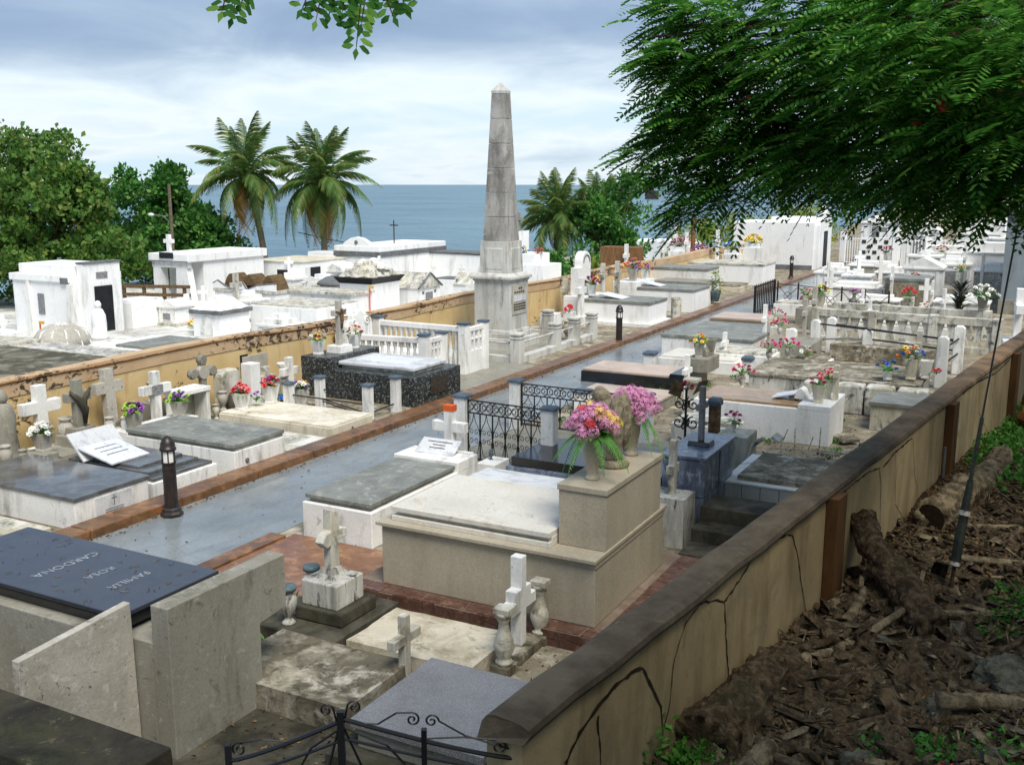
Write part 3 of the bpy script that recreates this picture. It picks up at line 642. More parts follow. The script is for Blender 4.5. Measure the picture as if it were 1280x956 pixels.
# ------------------------------------------------------------------ front wall stub and iron gate
fw = thing('boundary_wall', 'low front wall with wide dark mossy coping at lower left corner', 'wall', (-8.2, 3.68, 0))
box('wall_face', 'concrete_dark', fw, -3.9, 3.82, -.18, .18, -.3, 1.02)
box('coping', 'cap_moss', fw, -3.95, 3.85, -.27, .25, 1.02, 1.15, .03, rough=.03, cuts=3)
gt = thing('iron_gate', 'black wrought iron double gate with arched scrolled top rails', 'gate', (-3.95, 4.0, 0), math.atan2(.68, 1.3))
GL = 1.62
MB().box(.62, .66, -.018, .018, .02, 1.45).build('meeting_stile', 'iron', gt)
MB().box(-.03, .0, -.018, .018, .02, 1.24).build('hinge_stile', 'iron', gt); MB().box(1.10, 1.13, -.018, .018, .02, 1.34).build('hinge_stile', 'iron', gt)
def leaf_top(a, b, za, zb): return [(a + (b - a) * t, 0, za + (zb - za) * (t ** 1.25)) for t in [i / 12 for i in range(13)]]
for a, b, za, zb in ((0, .62, 1.14, 1.38), (1.62, .66, 1.16, 1.40)):
    MB().tube(leaf_top(a, b, za, zb), .013, 6).tube(leaf_top(a, b, za - .09, zb - .12), .009, 6).build('top_rail', 'iron', gt)
    MB().box(min(a, b), max(a, b), -.01, .01, .15, .17).build('bottom_rail', 'iron', gt)
    m = MB(); w = b - a; sg = 1 if w > 0 else -1
    m.tube([(b, 0, zb - .05), (a + w * .75, 0, zb - .16), (a + w * .5, 0, za - .2), (a + w * .42, 0, .7)], .008, 5, False)
    m.tube([(b, 0, zb - .06), (a + w * .9, 0, zb - .3), (a + w * .8, 0, zb - .5)], .008, 5, False)
    m.tube([(a + w * .5, 0, za - .3), (a + w * .35, 0, za - .06), (a + w * .12, 0, za - .12), (a + w * .1, 0, .6)], .008, 5, False)
    m.build('arch_bar', 'iron', gt)
    m = MB(); scroll(m, a + w * .08, za + .07, .045, math.pi / 2, 1.4, .006, sg); m.tube([(a + w * .08, 0, za + .115), (a + w * .3, 0, za + .13), (a + w * .52, 0, zb - .12)], .006, 4, False)
    m.build('scroll', 'iron', gt); m = MB(); scroll(m, b - sg * .06, zb + .075, .042, 0 if sg > 0 else math.pi, 1.4, .006, sg); m.tube([(b - sg * .018, 0, zb + .075), (b, 0, zb - .02)], .006, 4, False); m.build('scroll', 'iron', gt)
m = MB(); scroll(m, 1.05, 1.40, .042, math.pi / 2, 1.4, .006, -1); m.tube([(.7, 0, 1.38), (.85, 0, 1.37), (.96, 0, 1.44), (1.05, 0, 1.442)], .006, 4, False); m.build('scroll', 'iron', gt); m = MB(); scroll(m, 1.16, 1.39, .042, 0, 1.4, .006, 1); m.tube([(1.202, 0, 1.39), (1.35, 0, 1.30), (1.6, 0, 1.22)], .006, 4, False); m.build('scroll', 'iron', gt)
for x in (.15, .3, .45, .8, .95, 1.25, 1.4): MB().box(x - .007, x + .007, -.007, .007, .16, 1.1).build('bar', 'iron', gt)

# ================================================================== graves right of the path, near to far
# tall concrete vault with black slab, lower left
r = thing('vault', 'tall raw concrete vault with dark polished inscribed slab, lower left foreground', 'tomb', (-7.0, 5.7, 0))
box('body', 'concrete', r, -2.2, .62, -.62, .52, 0, .98, .01)
box('slab_support', 'black_granite', r, -1.55, .80, -.50, .44, .98, 1.10, .004)
box('slab', 'slate_slab', r, -1.6, .86, -.56, .50, 1.10, 1.135, .006)
MB().prism([(-.50, 0), (.50, 0), (.50, .74), (.84, .77), (.84, 1.25), (-.50, 1.25)], 1.12, 1.30, 'x').build('head_panel', 'concrete', r, bev=.008)
box('seat_step', 'concrete', r, .63, 1.115, -.49, .42, 0, .93, .008)
for k_, (tx_, xx, sz) in enumerate((('FAMILIA', .35, .15), ('ROSA', .0, .15), ('CARDONA', -.42, .17))):
    text('inscription', tx_, 'lettering', r, (xx, -.02, 1.137), (0, 0, -math.pi / 2), sz * .78, .001)
m = MB(); rr = random.Random(5)
for i in range(60):
    a = rr.uniform(0, 6.28); x, y, L = rr.uniform(-1.5, .75), rr.uniform(-.5, .45), rr.uniform(.01, .09)
    m.tube([(x, y, 1.139), (x + L * .5 * math.cos(a), y + L * .5 * math.sin(a), 1.143), (x + L * math.cos(a + .4), y + L * math.sin(a + .4), 1.139)], rr.uniform(.0015, .003), 3, False)
m.build('leaf_litter', 'litter', r)['kind'] = 'stuff'
pl = thing('concrete_plate', 'pale stained concrete plate standing on edge behind the mossy front wall', 'plate', (-6.1, 4.7, 0))
MB().prism([(-.52, 0), (.50, 0), (.48, 1.24), (-.50, 1.17)], -.04, .03, 'x').build('panel', 'concrete_pale', pl, bev=.006)

# broken cross on pedestal with two blue-rimmed urns
r = thing('cross_pedestal', 'white broken cross on square pedestal beside blue rimmed urns', 'cross', (-6.12, 7.72, 0))
box('base_slab', 'concrete_dark', r, -.58, .42, -.55, .55, 0, .16, .015, rough=.03, cuts=2)
box('step', 'concrete_dark', r, -.27, .30, -.27, .32, .16, .30, .015)
box('pedestal', 'white_black', r, -.22, .22, -.22, .22, .30, .56, .015)
MB().lathe([(.16, .56), (.12, .60), (.10, .66)], 4, rot=math.pi / 4).build('foot', 'white_black', r)
MB().prism([(-.07, .6), (.07, .6), (.055, .92), (.2, .93), (.19, 1.02), (.08, 1.04), (.06, 1.22), (-.05, 1.27), (-.06, 1.05), (-.15, 1.03), (-.2, .96), (-.12, .88), (-.06, .90)], -.05, .05, 'x').build('cross', 'white_old', r, bev=.012)
urn('blue rimmed white urn standing left of the broken cross', (-6.36, 7.32, .16), 1.0, 'white_black', rim='teal_glaze')
urn('blue rimmed white urn half hidden behind the broken cross', (-6.50, 7.86, .16), 1.0, 'white_black', rim='teal_glaze')

tomb('mossy grey flat slab grave beside the tall concrete vault', -6.2, -4.75, 6.1, 7.05, .24, 'mossy_slab', name='flat_grave', rough=.035)
tomb('cracked cream flat slab grave at foot of the tiled platform', -5.65, -4.3, 7.3, 8.15, .15, 'plaster_slab', name='flat_grave', rough=.04)
tomb('grey granite topped low tomb next to the iron gate', -4.45, -3.35, 5.85, 6.95, .30, 'concrete', (-.04, .07), 'grey_granite', name='flat_grave', plinth=(.18, .12), pmat='concrete_dark')
cross('small plain white cross between the mossy slab and granite slab', (-4.78, 7.0, .02), .42, .68, .085, .08, .46, 'white_old')
r = thing('grave_cross', 'white triple stepped cross standing between two turned balusters', 'cross', (-4.22, 8.1, 0), math.pi / 2)
MB().cbox(.5, .3, .1).build('plinth', 'mossy_slab', r, bev=.01)
MB().prism([(-.05, .1), (.05, .1), (.05, .45), (.26, .45), (.26, .56), (.15, .56), (.15, .67), (.05, .67), (.05, .98), (-.05, .98), (-.05, .67), (-.15, .67), (-.15, .56), (-.26, .56), (-.26, .45), (-.05, .45)], -.06, .06).build('cross', 'white_paint', r, bev=.006)
for yy, lb in ((7.68, 'white turned baluster left of the triple stepped cross'), (8.42, 'white turned baluster right of the triple stepped cross')):
    r = thing('baluster_post', lb, 'baluster', (-4.15, yy, 0))
    MB().cbox(.2, .2, .09).build('foot', 'mossy_slab', r, bev=.01); MB().lathe([(a * 1.45, b) for a, b in BAL], 14, z=.09).build('shaft', 'white_old', r, smooth=True); MB().cbox(.16, .14, .06, .58).build('cap', 'white_old', r, bev=.008)
r = MB().box(-3.55, -2.7, 7.2, 8.5, 0, .12, .1, .1).build('soil_mound', 'dirt', rough=.08, cuts=4, smooth=True); tag(r, 'low grey soil mound between the wall and the triple cross', 'mound')

# white tomb with grey slab along the path, its cross and plates
tomb('white tomb with rough grey slab lying along the path beside brown paving', -8.17, -7.1, 9.75, 12.35, .46, 'white_paint', [(.07, .05, 0), (.03, .05, 0)], 'grey_slab', head=('+y', .55, .60))
oc = cross('white cross with orange painted top behind grey slab tomb', (-7.72, 12.62, 0), .56, 1.2, .15, .12, .88, 'white_paint', 0, [(.7, .26, .5)])
box('painted_top', 'orange_paint', oc, -.081, .081, -.065, .065, 1.12, 1.206, 0)
pt = thing('inscribed_plate', 'white marble inscribed plate leaning at head of grey slab tomb', 'plaque', (-7.65, 12.05, .60), 0); 
o = MB().box(-.32, .32, -.012, .012, 0, .30).build('plate', 'marble', pt, bev=.003); o.rotation_euler = (RAD(-58), 0, 0)
for k_, wd in enumerate((.42, .2, .26)): 
    q = MB().box(-wd / 2, wd / 2, -.016, -.012, .225 - k_ * .06, .238 - k_ * .06).build('lettering', 'bronze', pt); q.rotation_euler = (RAD(-58), 0, 0)
urn('small dark cupped urn on pale block behind grey slab tomb', (-7.1, 12.75, .42), .42, 'teal_glaze')
tomb('small pale block beside the iron fence corner', -7.2, -6.9, 12.5, 12.95, .42, 'white_paint', name='stone_block', cat='block')

# big terrazzo tomb on tiled platform
pf = thing('tiled_platform', 'reddish crazy paved platform under the big beige terrazzo tomb', 'platform', (-4.85, 9.6, 0))
box('core', 'grout', pf, -1.58, 1.60, -1.22, 1.32, 0, .165, .004)
rt = random.Random(21)
def crazy(x0, x1, h0, h1, place):
    """crazy paving: slanted joints, cells split by sloping joints, every stone shrunk a little inside its cell"""
    B = [(x0, x0)]
    while B[-1][0] < x1 - .12:
        x = B[-1][0] + rt.uniform(.13, .26); l = rt.uniform(-.06, .06); B.append((x, x + l))
    B[-1] = (x1, x1)
    for (a0, a1), (b0, b1) in zip(B[:-1], B[1:]):
        cells = [[(a0, h0), (b0, h0), (b1, h1), (a1, h1)]]
        if rt.random() < .6:
            f, g = rt.uniform(.25, .75), rt.uniform(.25, .75); P = (a0 + (a1 - a0) * f, h0 + (h1 - h0) * f); Q = (b0 + (b1 - b0) * g, h0 + (h1 - h0) * g)
            cells = [[(a0, h0), (b0, h0), Q, P], [P, Q, (b1, h1), (a1, h1)]]
        for c_ in cells:
            mx, my = sum(p[0] for p in c_) / 4, sum(p[1] for p in c_) / 4
            place([(p[0] + (mx - p[0]) * .07, p[1] + (my - p[1]) * .09) for p in c_])
crazy(-1.57, 1.59, .0, .165, lambda p: MB().prism(p, -1.232, -1.20, 'y').build('tile', 'red_tile', pf))
crazy(-1.57, 1.59, -1.225, -1.0, lambda p: MB().prism(p, .15, .172, 'z').build('tile', 'red_tile', pf))
crazy(-.98, 1.3, 1.30, 1.45, lambda p: MB().prism([(b, a) for a, b in p], .15, .172, 'z').build('tile', 'red_tile', pf)); crazy(-.98, 1.3, 1.45, 1.595, lambda p: MB().prism([(b, a) for a, b in p], .15, .172, 'z').build('tile', 'red_tile', pf))
r = thing('tomb', 'big beige terrazzo tomb with tall head block carrying vases', 'tomb', (-4.85, 9.55, .17))
box('body', 'terrazzo', r, -1.28, 1.20, -.95, .98, 0, .66, .006)
box('ledge', 'terrazzo', r, -1.33, 1.225, -1.0, 1.03, .66, .70, .006)
box('moulding', 'terrazzo_white', r, -1.20, .68, -.88, .92, .70, .755, .006); box('moulding', 'terrazzo_white', r, -1.15, .68, -.82, .86, .755, .80, .006)
box('slab', 'terrazzo_white', r, -1.20, .675, -.88, .50, .80, .855, .006); box('slab', 'marble', r, -1.05, .66, .505, .95, .80, .85, .006)
box('head_block', 'terrazzo', r, .70, 1.205, -.72, .84, .703, 1.27, .004); box('head_cap', 'terrazzo', r, .685, 1.222, -.735, .855, 1.27, 1.33, .006)
box('head_string', 'terrazzo', r, .775, 1.212, -.955, .985, .60, .655, .006)
VZ = 1.50
urn('beige stone vase with pink bouquet on near end of head block', (-3.92, 9.12, VZ), .98, 'terrazzo', VASE, 'vase', 'vase')
urn('beige stone vase behind the angel statue on head block', (-3.92, 10.18, VZ), .98, 'terrazzo', VASE, 'vase', 'vase')
bouquet('large bouquet of pink red and yellow flowers with trailing ferns in near vase', (-3.92, 9.12, VZ + .47), ['petal_pink', 'petal_pink', 'petal_pink', 'petal_red', 'petal_pink', 'petal_yellow', 'petal_pink', 'petal_red'], 38, .25, .04, 1.15, 'spray', seed=4, ferns=11, flat=.85, nl=46, fern_r=.36)
bouquet('bouquet of feathery pink flowers and ferns in vase behind the statue', (-3.92, 10.18, VZ + .47), ['petal_pink'], 32, .28, .03, 1.3, 'spray', seed=6, ferns=8, flat=.7, nl=24, fern_r=.36)
r = thing('angel_statue', 'weathered stone angel with bowed head and folded wings seen from behind', 'statue', (-3.93, 9.68, VZ))
MB().lathe([(.17, 0), (.18, .03), (.15, .06), (.13, .08)], 20).build('foot', 'stone_rough', r, smooth=True)
m = MB(); m.lathe([(.12, .06), (.11, .2), (.12, .32), (.15, .44), (.17, .54), (.16, .62), (.10, .68), (.055, .71)], 20); m.v = [(x * .85 - max(0, z - .45) * .3, y * 1.05, z) for x, y, z in m.v]; m.build('robe', 'stone_rough', r, smooth=True, rough=.03, cuts=1, rscale=.06)
m = MB(); m.lathe([(.02, 0), (.075, .03), (.095, .09), (.09, .15), (.05, .195), (.01, .205)], 16); m.v = [(x - .12 - z * .2, y + .01, z + .62) for x, y, z in m.v]; m.build('head', 'stone_rough', r, smooth=True, rough=.03, cuts=1, rscale=.05)
for s_ in (-1, 1):
    m = MB(); m.lathe([(.03, .16), (.075, .24), (.12, .38), (.135, .52), (.12, .64), (.08, .73), (.02, .78)], 12); m.v = [(x * .55 + .085 - .05 * (z - .4), y * .85 + s_ * .10, z) for x, y, z in m.v]; m.build('wing', 'stone_rough', r, smooth=True, rough=.05, cuts=2, rscale=.05)
# iron railed plot with black slab and blue marble head
for p0, p1, lb, b in (((-8.02, 13.65), (-6.62, 13.55), 'black scrolled iron railing panel left of the dark slab, nearest panel', 6), ((-8.35, 16.15), (-6.0, 16.05), 'black scrolled iron railing panel farther back beside the path', 9)):
    iron_panel(lb, (*p0, 0), (*p1, 0), 1.06 if b == 6 else .86, .12, bays=b)
for (x, y, h, lb) in ((-8.12, 13.65, 1.10, 'white post with blue grey cap at near corner of iron railing'), (-8.48, 16.18, .88, 'white post with blue grey cap at path corner of iron railing'), (-6.52, 13.52, 1.08, 'white post with blue grey cap in middle of iron railing'), (-5.9, 16.0, .9, 'white post with blue grey cap hidden behind bouquet')):
    r = thing('fence_post', lb, 'post', (x, y, 0)); capped_post(r, 0, 0, h, .2)
struct(MB().box(-8.3, -4.2, 13.3, 16.2, 0, .10).build('plot_kerb', 'concrete'))
r = tomb('blue grey marble tomb with thick black polished slab inside the railing', -6.75, -4.3, 12.55, 14.0, .42, 'blue_marble', (.06, .13), 'black_granite')
r = thing('marble_block', 'tall blue marble head block carrying a small dark cross', 'block', (-3.95, 12.75, 0))
for z in (0, .5): 
    for yy in (-.65, .03): box('panel', 'blue_marble', r, -.28, .28, yy, yy + .62, z + .006, z + .494, .004)
box('top', 'blue_marble', r, -.30, .30, -.67, .67, .994, 1.03, .004)
cross('small dark grey stone cross on the blue marble block', (-3.93, 12.75, 1.03), .34, .78, .085, .07, .52, 'grey_granite', math.pi / 2, [(.26, .3, .06)], 'black_granite')
tomb('old stained white pedestal with blackened sides behind the big terrazzo tomb', -4.35, -3.75, 11.55, 12.0, .62, 'white_black', name='stone_block', cat='block', rough=.04)
cross('small white rounded cross on rusty stem on stained pedestal', (-3.98, 11.78, .60), .28, .70, .11, .08, .34, 'white_old', math.pi / 2)
r = thing('concrete_steps', 'dark mossy concrete steps beside the tan wall', 'steps', (-3.0, 11.75, 0))
box('step', 'concrete_dark', r, -.62, .75, -.75, -.30, 0, .16, .012); box('step', 'concrete_dark', r, -.62, .75, -.30, .05, 0, .32, .012); box('landing', 'concrete_dark', r, -.62, .75, .05, .62, 0, .50, .012)

# white tiled tomb with broken concrete slab
r = thing('tomb', 'white tiled tomb topped by a rough broken concrete slab', 'tomb', (-2.85, 13.75, 0))
box('core', 'grout', r, -.85, .9, -.68, .85, 0, .46, .004)
for i in range(7):
    for j in range(2): box('tile', 'white_tile', r, -.848 + i * .25 + .005, -.848 + (i + 1) * .25 - .005, -.69, -.68, .0 + j * .23 + .005, (j + 1) * .23 - .005, .002)
for i in range(6):
    for j in range(2): box('tile', 'white_tile', r, -.86, -.85, -.68 + i * .25 + .005, -.68 + (i + 1) * .25 - .005, j * .23 + .005, (j + 1) * .23 - .005, .002)
box('rim', 'white_paint', r, -.87, .92, -.70, .87, .46, .49, .006)
MB().prism([(-.70, -.55), (.1, -.58), (.30, -.52), (.85, -.5), (.85, .8), (-.68, .82)], .49, .55, 'z').build('slab', 'mossy_slab', r, rough=.02)
# flower stand shaped like a reclining white chair
r = thing('flower_stand', 'white flower stand with curved strut between blue marble block and tiled tomb', 'stand', (-4.15, 15.3, 0))
box('body', 'white_old', r, -.24, .24, -.3, .3, 0, .62, .01); MB().lathe([(.05, 0), (.06, .01), (.035, .02)], 12).xf(Matrix.Translation((-.02, -.31, .42)) @ Matrix.Rotation(math.pi / 2, 4, 'X')).build('ring', 'grey_band', r)
MB().tube([(.3, -.34, 0), (.28, -.34, .3), (.34, -.34, .52), (.5, -.34, .66)], .03, 8).build('strut', 'white_old', r); MB().cbox(.14, .3, .05, .66).xf(Matrix.Translation((.3, 0, 0)) @ Matrix.Rotation(.5, 4, 'Y')).build('arm', 'white_old', r, bev=.01)
urn('small white cup holding pink flowers on the white stand', (-4.2, 15.3, .62), .5, 'white_old', name='flower_cup', cat='cup')
bouquet('sparse pink flowers on the white stand with curved strut', (-4.2, 15.3, .8), ['petal_magenta'], 7, .16, .02, 1.0, seed=9, nl=5)
m = MB(); rr = random.Random(14)
r = thing('iron_fence', 'twisted rusty white painted iron railing behind the tiled tomb', 'fence', (-3.3, 15.9, 0))
MB().tube([(-.3, 0, .28), (.4, .05, .33), (1.3, .1, .30)], .012, 5).build('rail', 'white_iron', r); MB().tube([(-.3, 0, .1), (1.3, .1, .08)], .012, 5).build('rail', 'white_iron', r)
for i in range(8):
    x = -.25 + i * .2; MB().tube([(x, 0, .0), (x + rr.uniform(-.08, .08), .02, .3), (x + rr.uniform(-.1, .1), .03, rr.uniform(.4, .72))], .009, 5).build('bar', 'white_iron', r)
    m = MB(); scroll(m, x + .1, .24 if i % 2 else .3, .075, rr.uniform(0, 6), 1.2, .008, 1); m.build('scroll', 'white_iron', r)

# white tomb with tan marble slab
r = tomb('clean white tomb with tan marble slab and stepped foot', -5.55, -3.15, 17.45, 18.75, .62, 'white_clean', (.07, .045), 'tan_marble', head=('+x', .55, .70))
pl = thing('inscribed_plate', 'white inscribed plate propped on the tan marble slab', 'plaque', (-4.05, 18.05, .67)); o = MB().box(-.2, .2, -.22, .22, .0, .02).build('plate', 'paper_white', pl); o.rotation_euler = (0, RAD(-14), 0); o.location.z = .06; MB().box(.1, .2, -.2, .2, 0, .09).build('stand', 'grey_band', pl)
pot('beige pot with pink flowers at head of tan slab tomb, near one', (-3.42, 17.75, .70), .22, .32, 'cream_paint'); pot('beige pot with pink flowers at head of tan slab tomb, far one', (-3.38, 18.25, .70), .24, .34, 'cream_paint')
bouquet('salmon pink flowers in the near beige pot of tan slab tomb', (-3.42, 17.75, 1.0), ['petal_salmon', 'petal_magenta'], 8, .18, .04, 1.05, seed=12, nl=8); bouquet('salmon pink flowers in the far beige pot of tan slab tomb', (-3.38, 18.25, 1.02), ['petal_salmon'], 8, .18, .04, 1.05, seed=13, nl=8)
cross('beige cross standing behind the beige pots', (-3.2, 18.1, .70), .26, .62, .10, .09, .46, 'cream_paint')
r = thing('open_book', 'small white stone open book beside the beige pots', 'sculpture', (-3.75, 18.0, .70)); MB().prism([(-.12, 0), (.12, 0), (.06, .16), (0, .20), (-.06, .16)], -.14, .14).build('pages', 'white_paint', r, bev=.01)
tomb('weathered white block tomb with grey slab right of the tan slab tomb, by the wall', -2.75, -1.55, 19.1, 20.2, .46, 'white_old', (-.03, .07), 'grey_slab')
r = thing('paving_rubble', 'broken pale paving slabs lying in front of the weathered block tomb', 'rubble', (-2.5, 17.6, 0))
rr = random.Random(31)
for i in range(12): 
    o = MB().cbox(rr.uniform(.2, .4), rr.uniform(.2, .35), .05).build('slab_piece', 'mossy_slab', r, (rr.uniform(-.5, .6), rr.uniform(-1.3, .9), .01 + .05 * (i % 3)), rr.uniform(0, 3), .006); o.rotation_euler = (rr.uniform(-.12, .12), rr.uniform(-.12, .12), rr.uniform(0, 3))
# ------------------------------------------------------------------ right rows, farther off
r = tomb('low black tomb with pale pinkish slab at the path edge', -9.3, -6.75, 20.9, 22.2, .26, 'black_granite', (.03, .05), 'pink_terrazzo', head=('+x', .45, .36))
r = thing('stone_block', 'rough grey stone block carrying two pots at head of black tomb', 'block', (-6.75, 21.7, .36)); box('block', 'concrete', r, -.22, .28, -.42, .45, 0, .32, .02, rough=.02, cuts=3)
pot('grey pot with orange and yellow flowers on the rough stone block', (-6.72, 21.42, .68), .2, .32, 'concrete_pale'); pot('empty dark grey pot on the rough stone block', (-6.62, 21.95, .68), .2, .34, 'concrete')
bouquet('orange and yellow flowers on the rough stone block', (-6.72, 21.42, .98), ['petal_orange', 'petal_yellow', 'petal_lime'], 14, .2, .03, 1.0, seed=17)
r = thing('stone_scroll', 'small grey carved scroll between the pots on the stone block', 'sculpture', (-6.68, 21.7, .68)); MB().prism([(-.1, 0), (.1, 0), (.09, .1), (.02, .2), (-.06, .16)], -.12, .12).build('scroll', 'concrete', r, bev=.02)
tomb('flat grey slab tomb in front of low black tomb', -8.35, -6.6, 18.6, 19.6, .22, 'concrete', (-.02, .05), 'pink_terrazzo')
r = thing('fence_post', 'short blue capped post beside the flat grey slab tomb', 'post', (-8.1, 18.3, 0)); capped_post(r, 0, 0, .34, .3, cap=.06)
cross('white cross behind the flat grey slab tomb', (-6.35, 19.5, 0), .42, 1.05, .11, .09, .72, 'white_paint', math.pi / 2)
r = thing('stone_pedestal', 'pale broken stone pedestal beside the dark iron holder', 'pedestal', (-5.95, 18.6, 0)); MB().lathe([(.2, 0), (.2, .3), (.13, .36), (.12, .62), (.2, .7), (.2, .76)], 4, rot=.78).build('shaft', 'concrete_pale', r, bev=.01)
r = thing('iron_flower_holder', 'black wrought iron holder with dried red flowers', 'flower holder', (-4.95, 15.2, 0))
m = MB()
for k_ in range(4):
    a = k_ * math.pi / 2
    for hgt, rad_ in ((.35, .2), (.7, .2), (1.0, .17)):
        q = MB(); scroll(q, .12, hgt, rad_ * .55, math.pi / 2, 1.3, .012, 1); q.xf(Matrix.Rotation(a, 4, 'Z')); q.build('scroll', 'iron', r)
MB().tube([(0, 0, 0), (0, 0, 1.25)], .02, 6).build('stem', 'iron', r)
MB().prism([(-.3, 1.15), (-.1, 1.1), (-.05, 1.3), (-.2, 1.38)], -.01, .01).build('dried_leaf', 'old_wood', r); MB().prism([(.1, 1.15), (.3, 1.3), (.35, 1.42), (.2, 1.38)], -.01, .01).build('dried_leaf', 'old_wood', r)
bouquet('dried reddish flowers on the black iron holder', (-4.95, 15.2, 1.25), ['petal_orange', 'petal_crimson'], 6, .14, .0, .9, seed=19, nl=4, leaf='litter')
r = thing('fence_post', 'blue capped brown post beside the black iron holder', 'post', (-4.6, 15.6, 0)); capped_post(r, 0, 0, .95, .16, 'old_wood', cap=.12)
tomb('white tomb with grey slab and step beside the path, behind low black tomb', -9.0, -6.6, 25.4, 26.9, .46, 'white_paint', (-.02, .08), 'grey_slab')
tomb('white stepped tomb base behind the low black tomb', -8.3, -6.4, 23.2, 24.6, .30, 'white_paint', (.05, .05), 'terrazzo_white')
r = thing('fence_post', 'short blue capped post behind the low black tomb', 'post', (-8.6, 23.5, 0)); capped_post(r, 0, 0, .3, .26, cap=.08)
r = thing('fence_post', 'blue capped double post right of the low black tomb', 'post', (-5.95, 22.6, 0)); capped_post(r, 0, 0, .5, .2, cap=.1)
tomb('beige stepped slab tomb beside the path', -9.35, -7.3, 30.3, 31.9, .28, 'terrazzo', [(.1, .08, 0), (.05, .06, .1)], 'pink_terrazzo')
tomb('grey ridged slab tomb in front of beige stepped slab', -9.1, -6.9, 28.2, 29.7, .32, 'concrete', (-.03, .05), 'grey_slab')
# pink flowers column between the rows
PK = ['petal_magenta', 'petal_salmon', 'petal_magenta']
for k_, (x, y, z, lb) in enumerate(((-5.45, 20.3, .62, 'beside the blue capped double post'), (-5.55, 22.9, .75, 'on pale urn by the ridged slab, lower one'), (-5.2, 23.2, .80, 'leaning over the wide grey slab'), (-6.1, 26.2, .85, 'on white urn below the thin white cross'), (-6.5, 27.4, .95, 'beside the thin white cross'))):
    tomb('short white pillar holding pink flowers ' + lb, x - .13, x + .13, y - .13, y + .13, z - .3, 'white_old', name='stone_pillar', cat='pillar')
    urn('white urn holding pink flowers ' + lb, (x, y, z - .3), .85, 'white_old')
    bouquet('pink flowers ' + lb, (x, y, z), PK, 10, .2, .03, 1.1, seed=40 + k_, stretch=(1.3, 1), nl=6)
cross('thin white cross with pink flowers at its foot near the path', (-6.75, 27.2, 0), .4, 1.25, .12, .1, .85, 'white_paint')
cross('thin grey cross behind the pink flower urns', (-6.0, 28.6, 0), .42, 1.3, .13, .1, .9, 'concrete_pale')
cross('weathered pale cross beside yellow flowers by the rusty fence', (-6.2, 30.8, 0), .4, 1.45, .14, .12, 1.0, 'concrete_pale')
tomb('grey low wall tomb with white posts in front, by rusty fence', -6.1, -5.0, 24.6, 26.0, .62, 'concrete', name='tomb')
pot('white pot with yellow flowers by the rusty fence', (-6.3, 32.2, .6), .24, .5, 'cream_paint'); tomb('grey pedestal under the white pot of yellow flowers', -6.6, -6.0, 31.9, 32.5, .6, 'concrete', name='stone_block', cat='block')
bouquet('yellow and red flowers in white pot by the rusty fence', (-6.3, 32.2, 1.08), ['petal_yellow', 'petal_yellow', 'petal_lime', 'petal_crimson'], 16, .28, .05, 1.4, seed=51)
pot('white pot with orange flowers by the spear topped railing', (-7.0, 33.4, .5), .22, .4, 'cream_paint'); tomb('low grey block under the pot of orange flowers', -7.25, -6.75, 33.1, 33.7, .5, 'concrete', name='stone_block', cat='block'); bouquet('orange and green flowers by the spear topped railing', (-7.0, 33.4, .88), ['petal_orange', 'petal_lime', 'petal_crimson'], 12, .24, .05, 1.3, seed=52)
# spear railing and rusty X fence
r = thing('iron_fence', 'black spear topped iron railing beside the path in the distance', 'fence', (-8.85, 34.3, 0), math.pi / 2)
for i in range(11):
    x = i * .24; MB().box(x - .018, x + .018, -.018, .018, 0, .95).lathe([(.0, 1.1), (.04, 1.0), (.015, .95)][::-1], 4, x, 0).build('spear', 'iron', r)
for z in (.12, .8): MB().box(-.1, 2.5, -.012, .012, z, z + .03).build('rail', 'iron', r)
MB().box(-.14, -.06, -.04, .04, 0, 1.05).build('post', 'iron', r); MB().box(2.5, 2.58, -.04, .04, 0, 1.05).build('post', 'iron', r)
r = thing('iron_fence', 'rusty iron fence with crossed bars behind the yellow flowers', 'fence', (-8.75, 36.9, 0), math.atan2(-2.2, 4.6))
for i in range(6):
    x = i * .9; MB().box(x - .02, x + .02, -.02, .02, 0, 1.0).build('post', 'rusty_iron', r)
    if i < 5:
        MB().tube([(x, 0, .1), (x + .9, 0, .85)], .012, 4).build('brace', 'rusty_iron', r); MB().tube([(x, 0, .85), (x + .9, 0, .1)], .012, 4).build('brace', 'rusty_iron', r)
        m = MB(); pts = [(x + .45 + .16 * math.cos(t_ * .4), 0, .48 + .16 * math.sin(t_ * .4)) for t_ in range(17)]; m.tube(pts, .01, 4, False); m.build('ring', 'rusty_iron', r)
for z in (.1, .88): MB().box(0, 4.5, -.012, .012, z, z + .025).build('rail', 'rusty_iron', r)
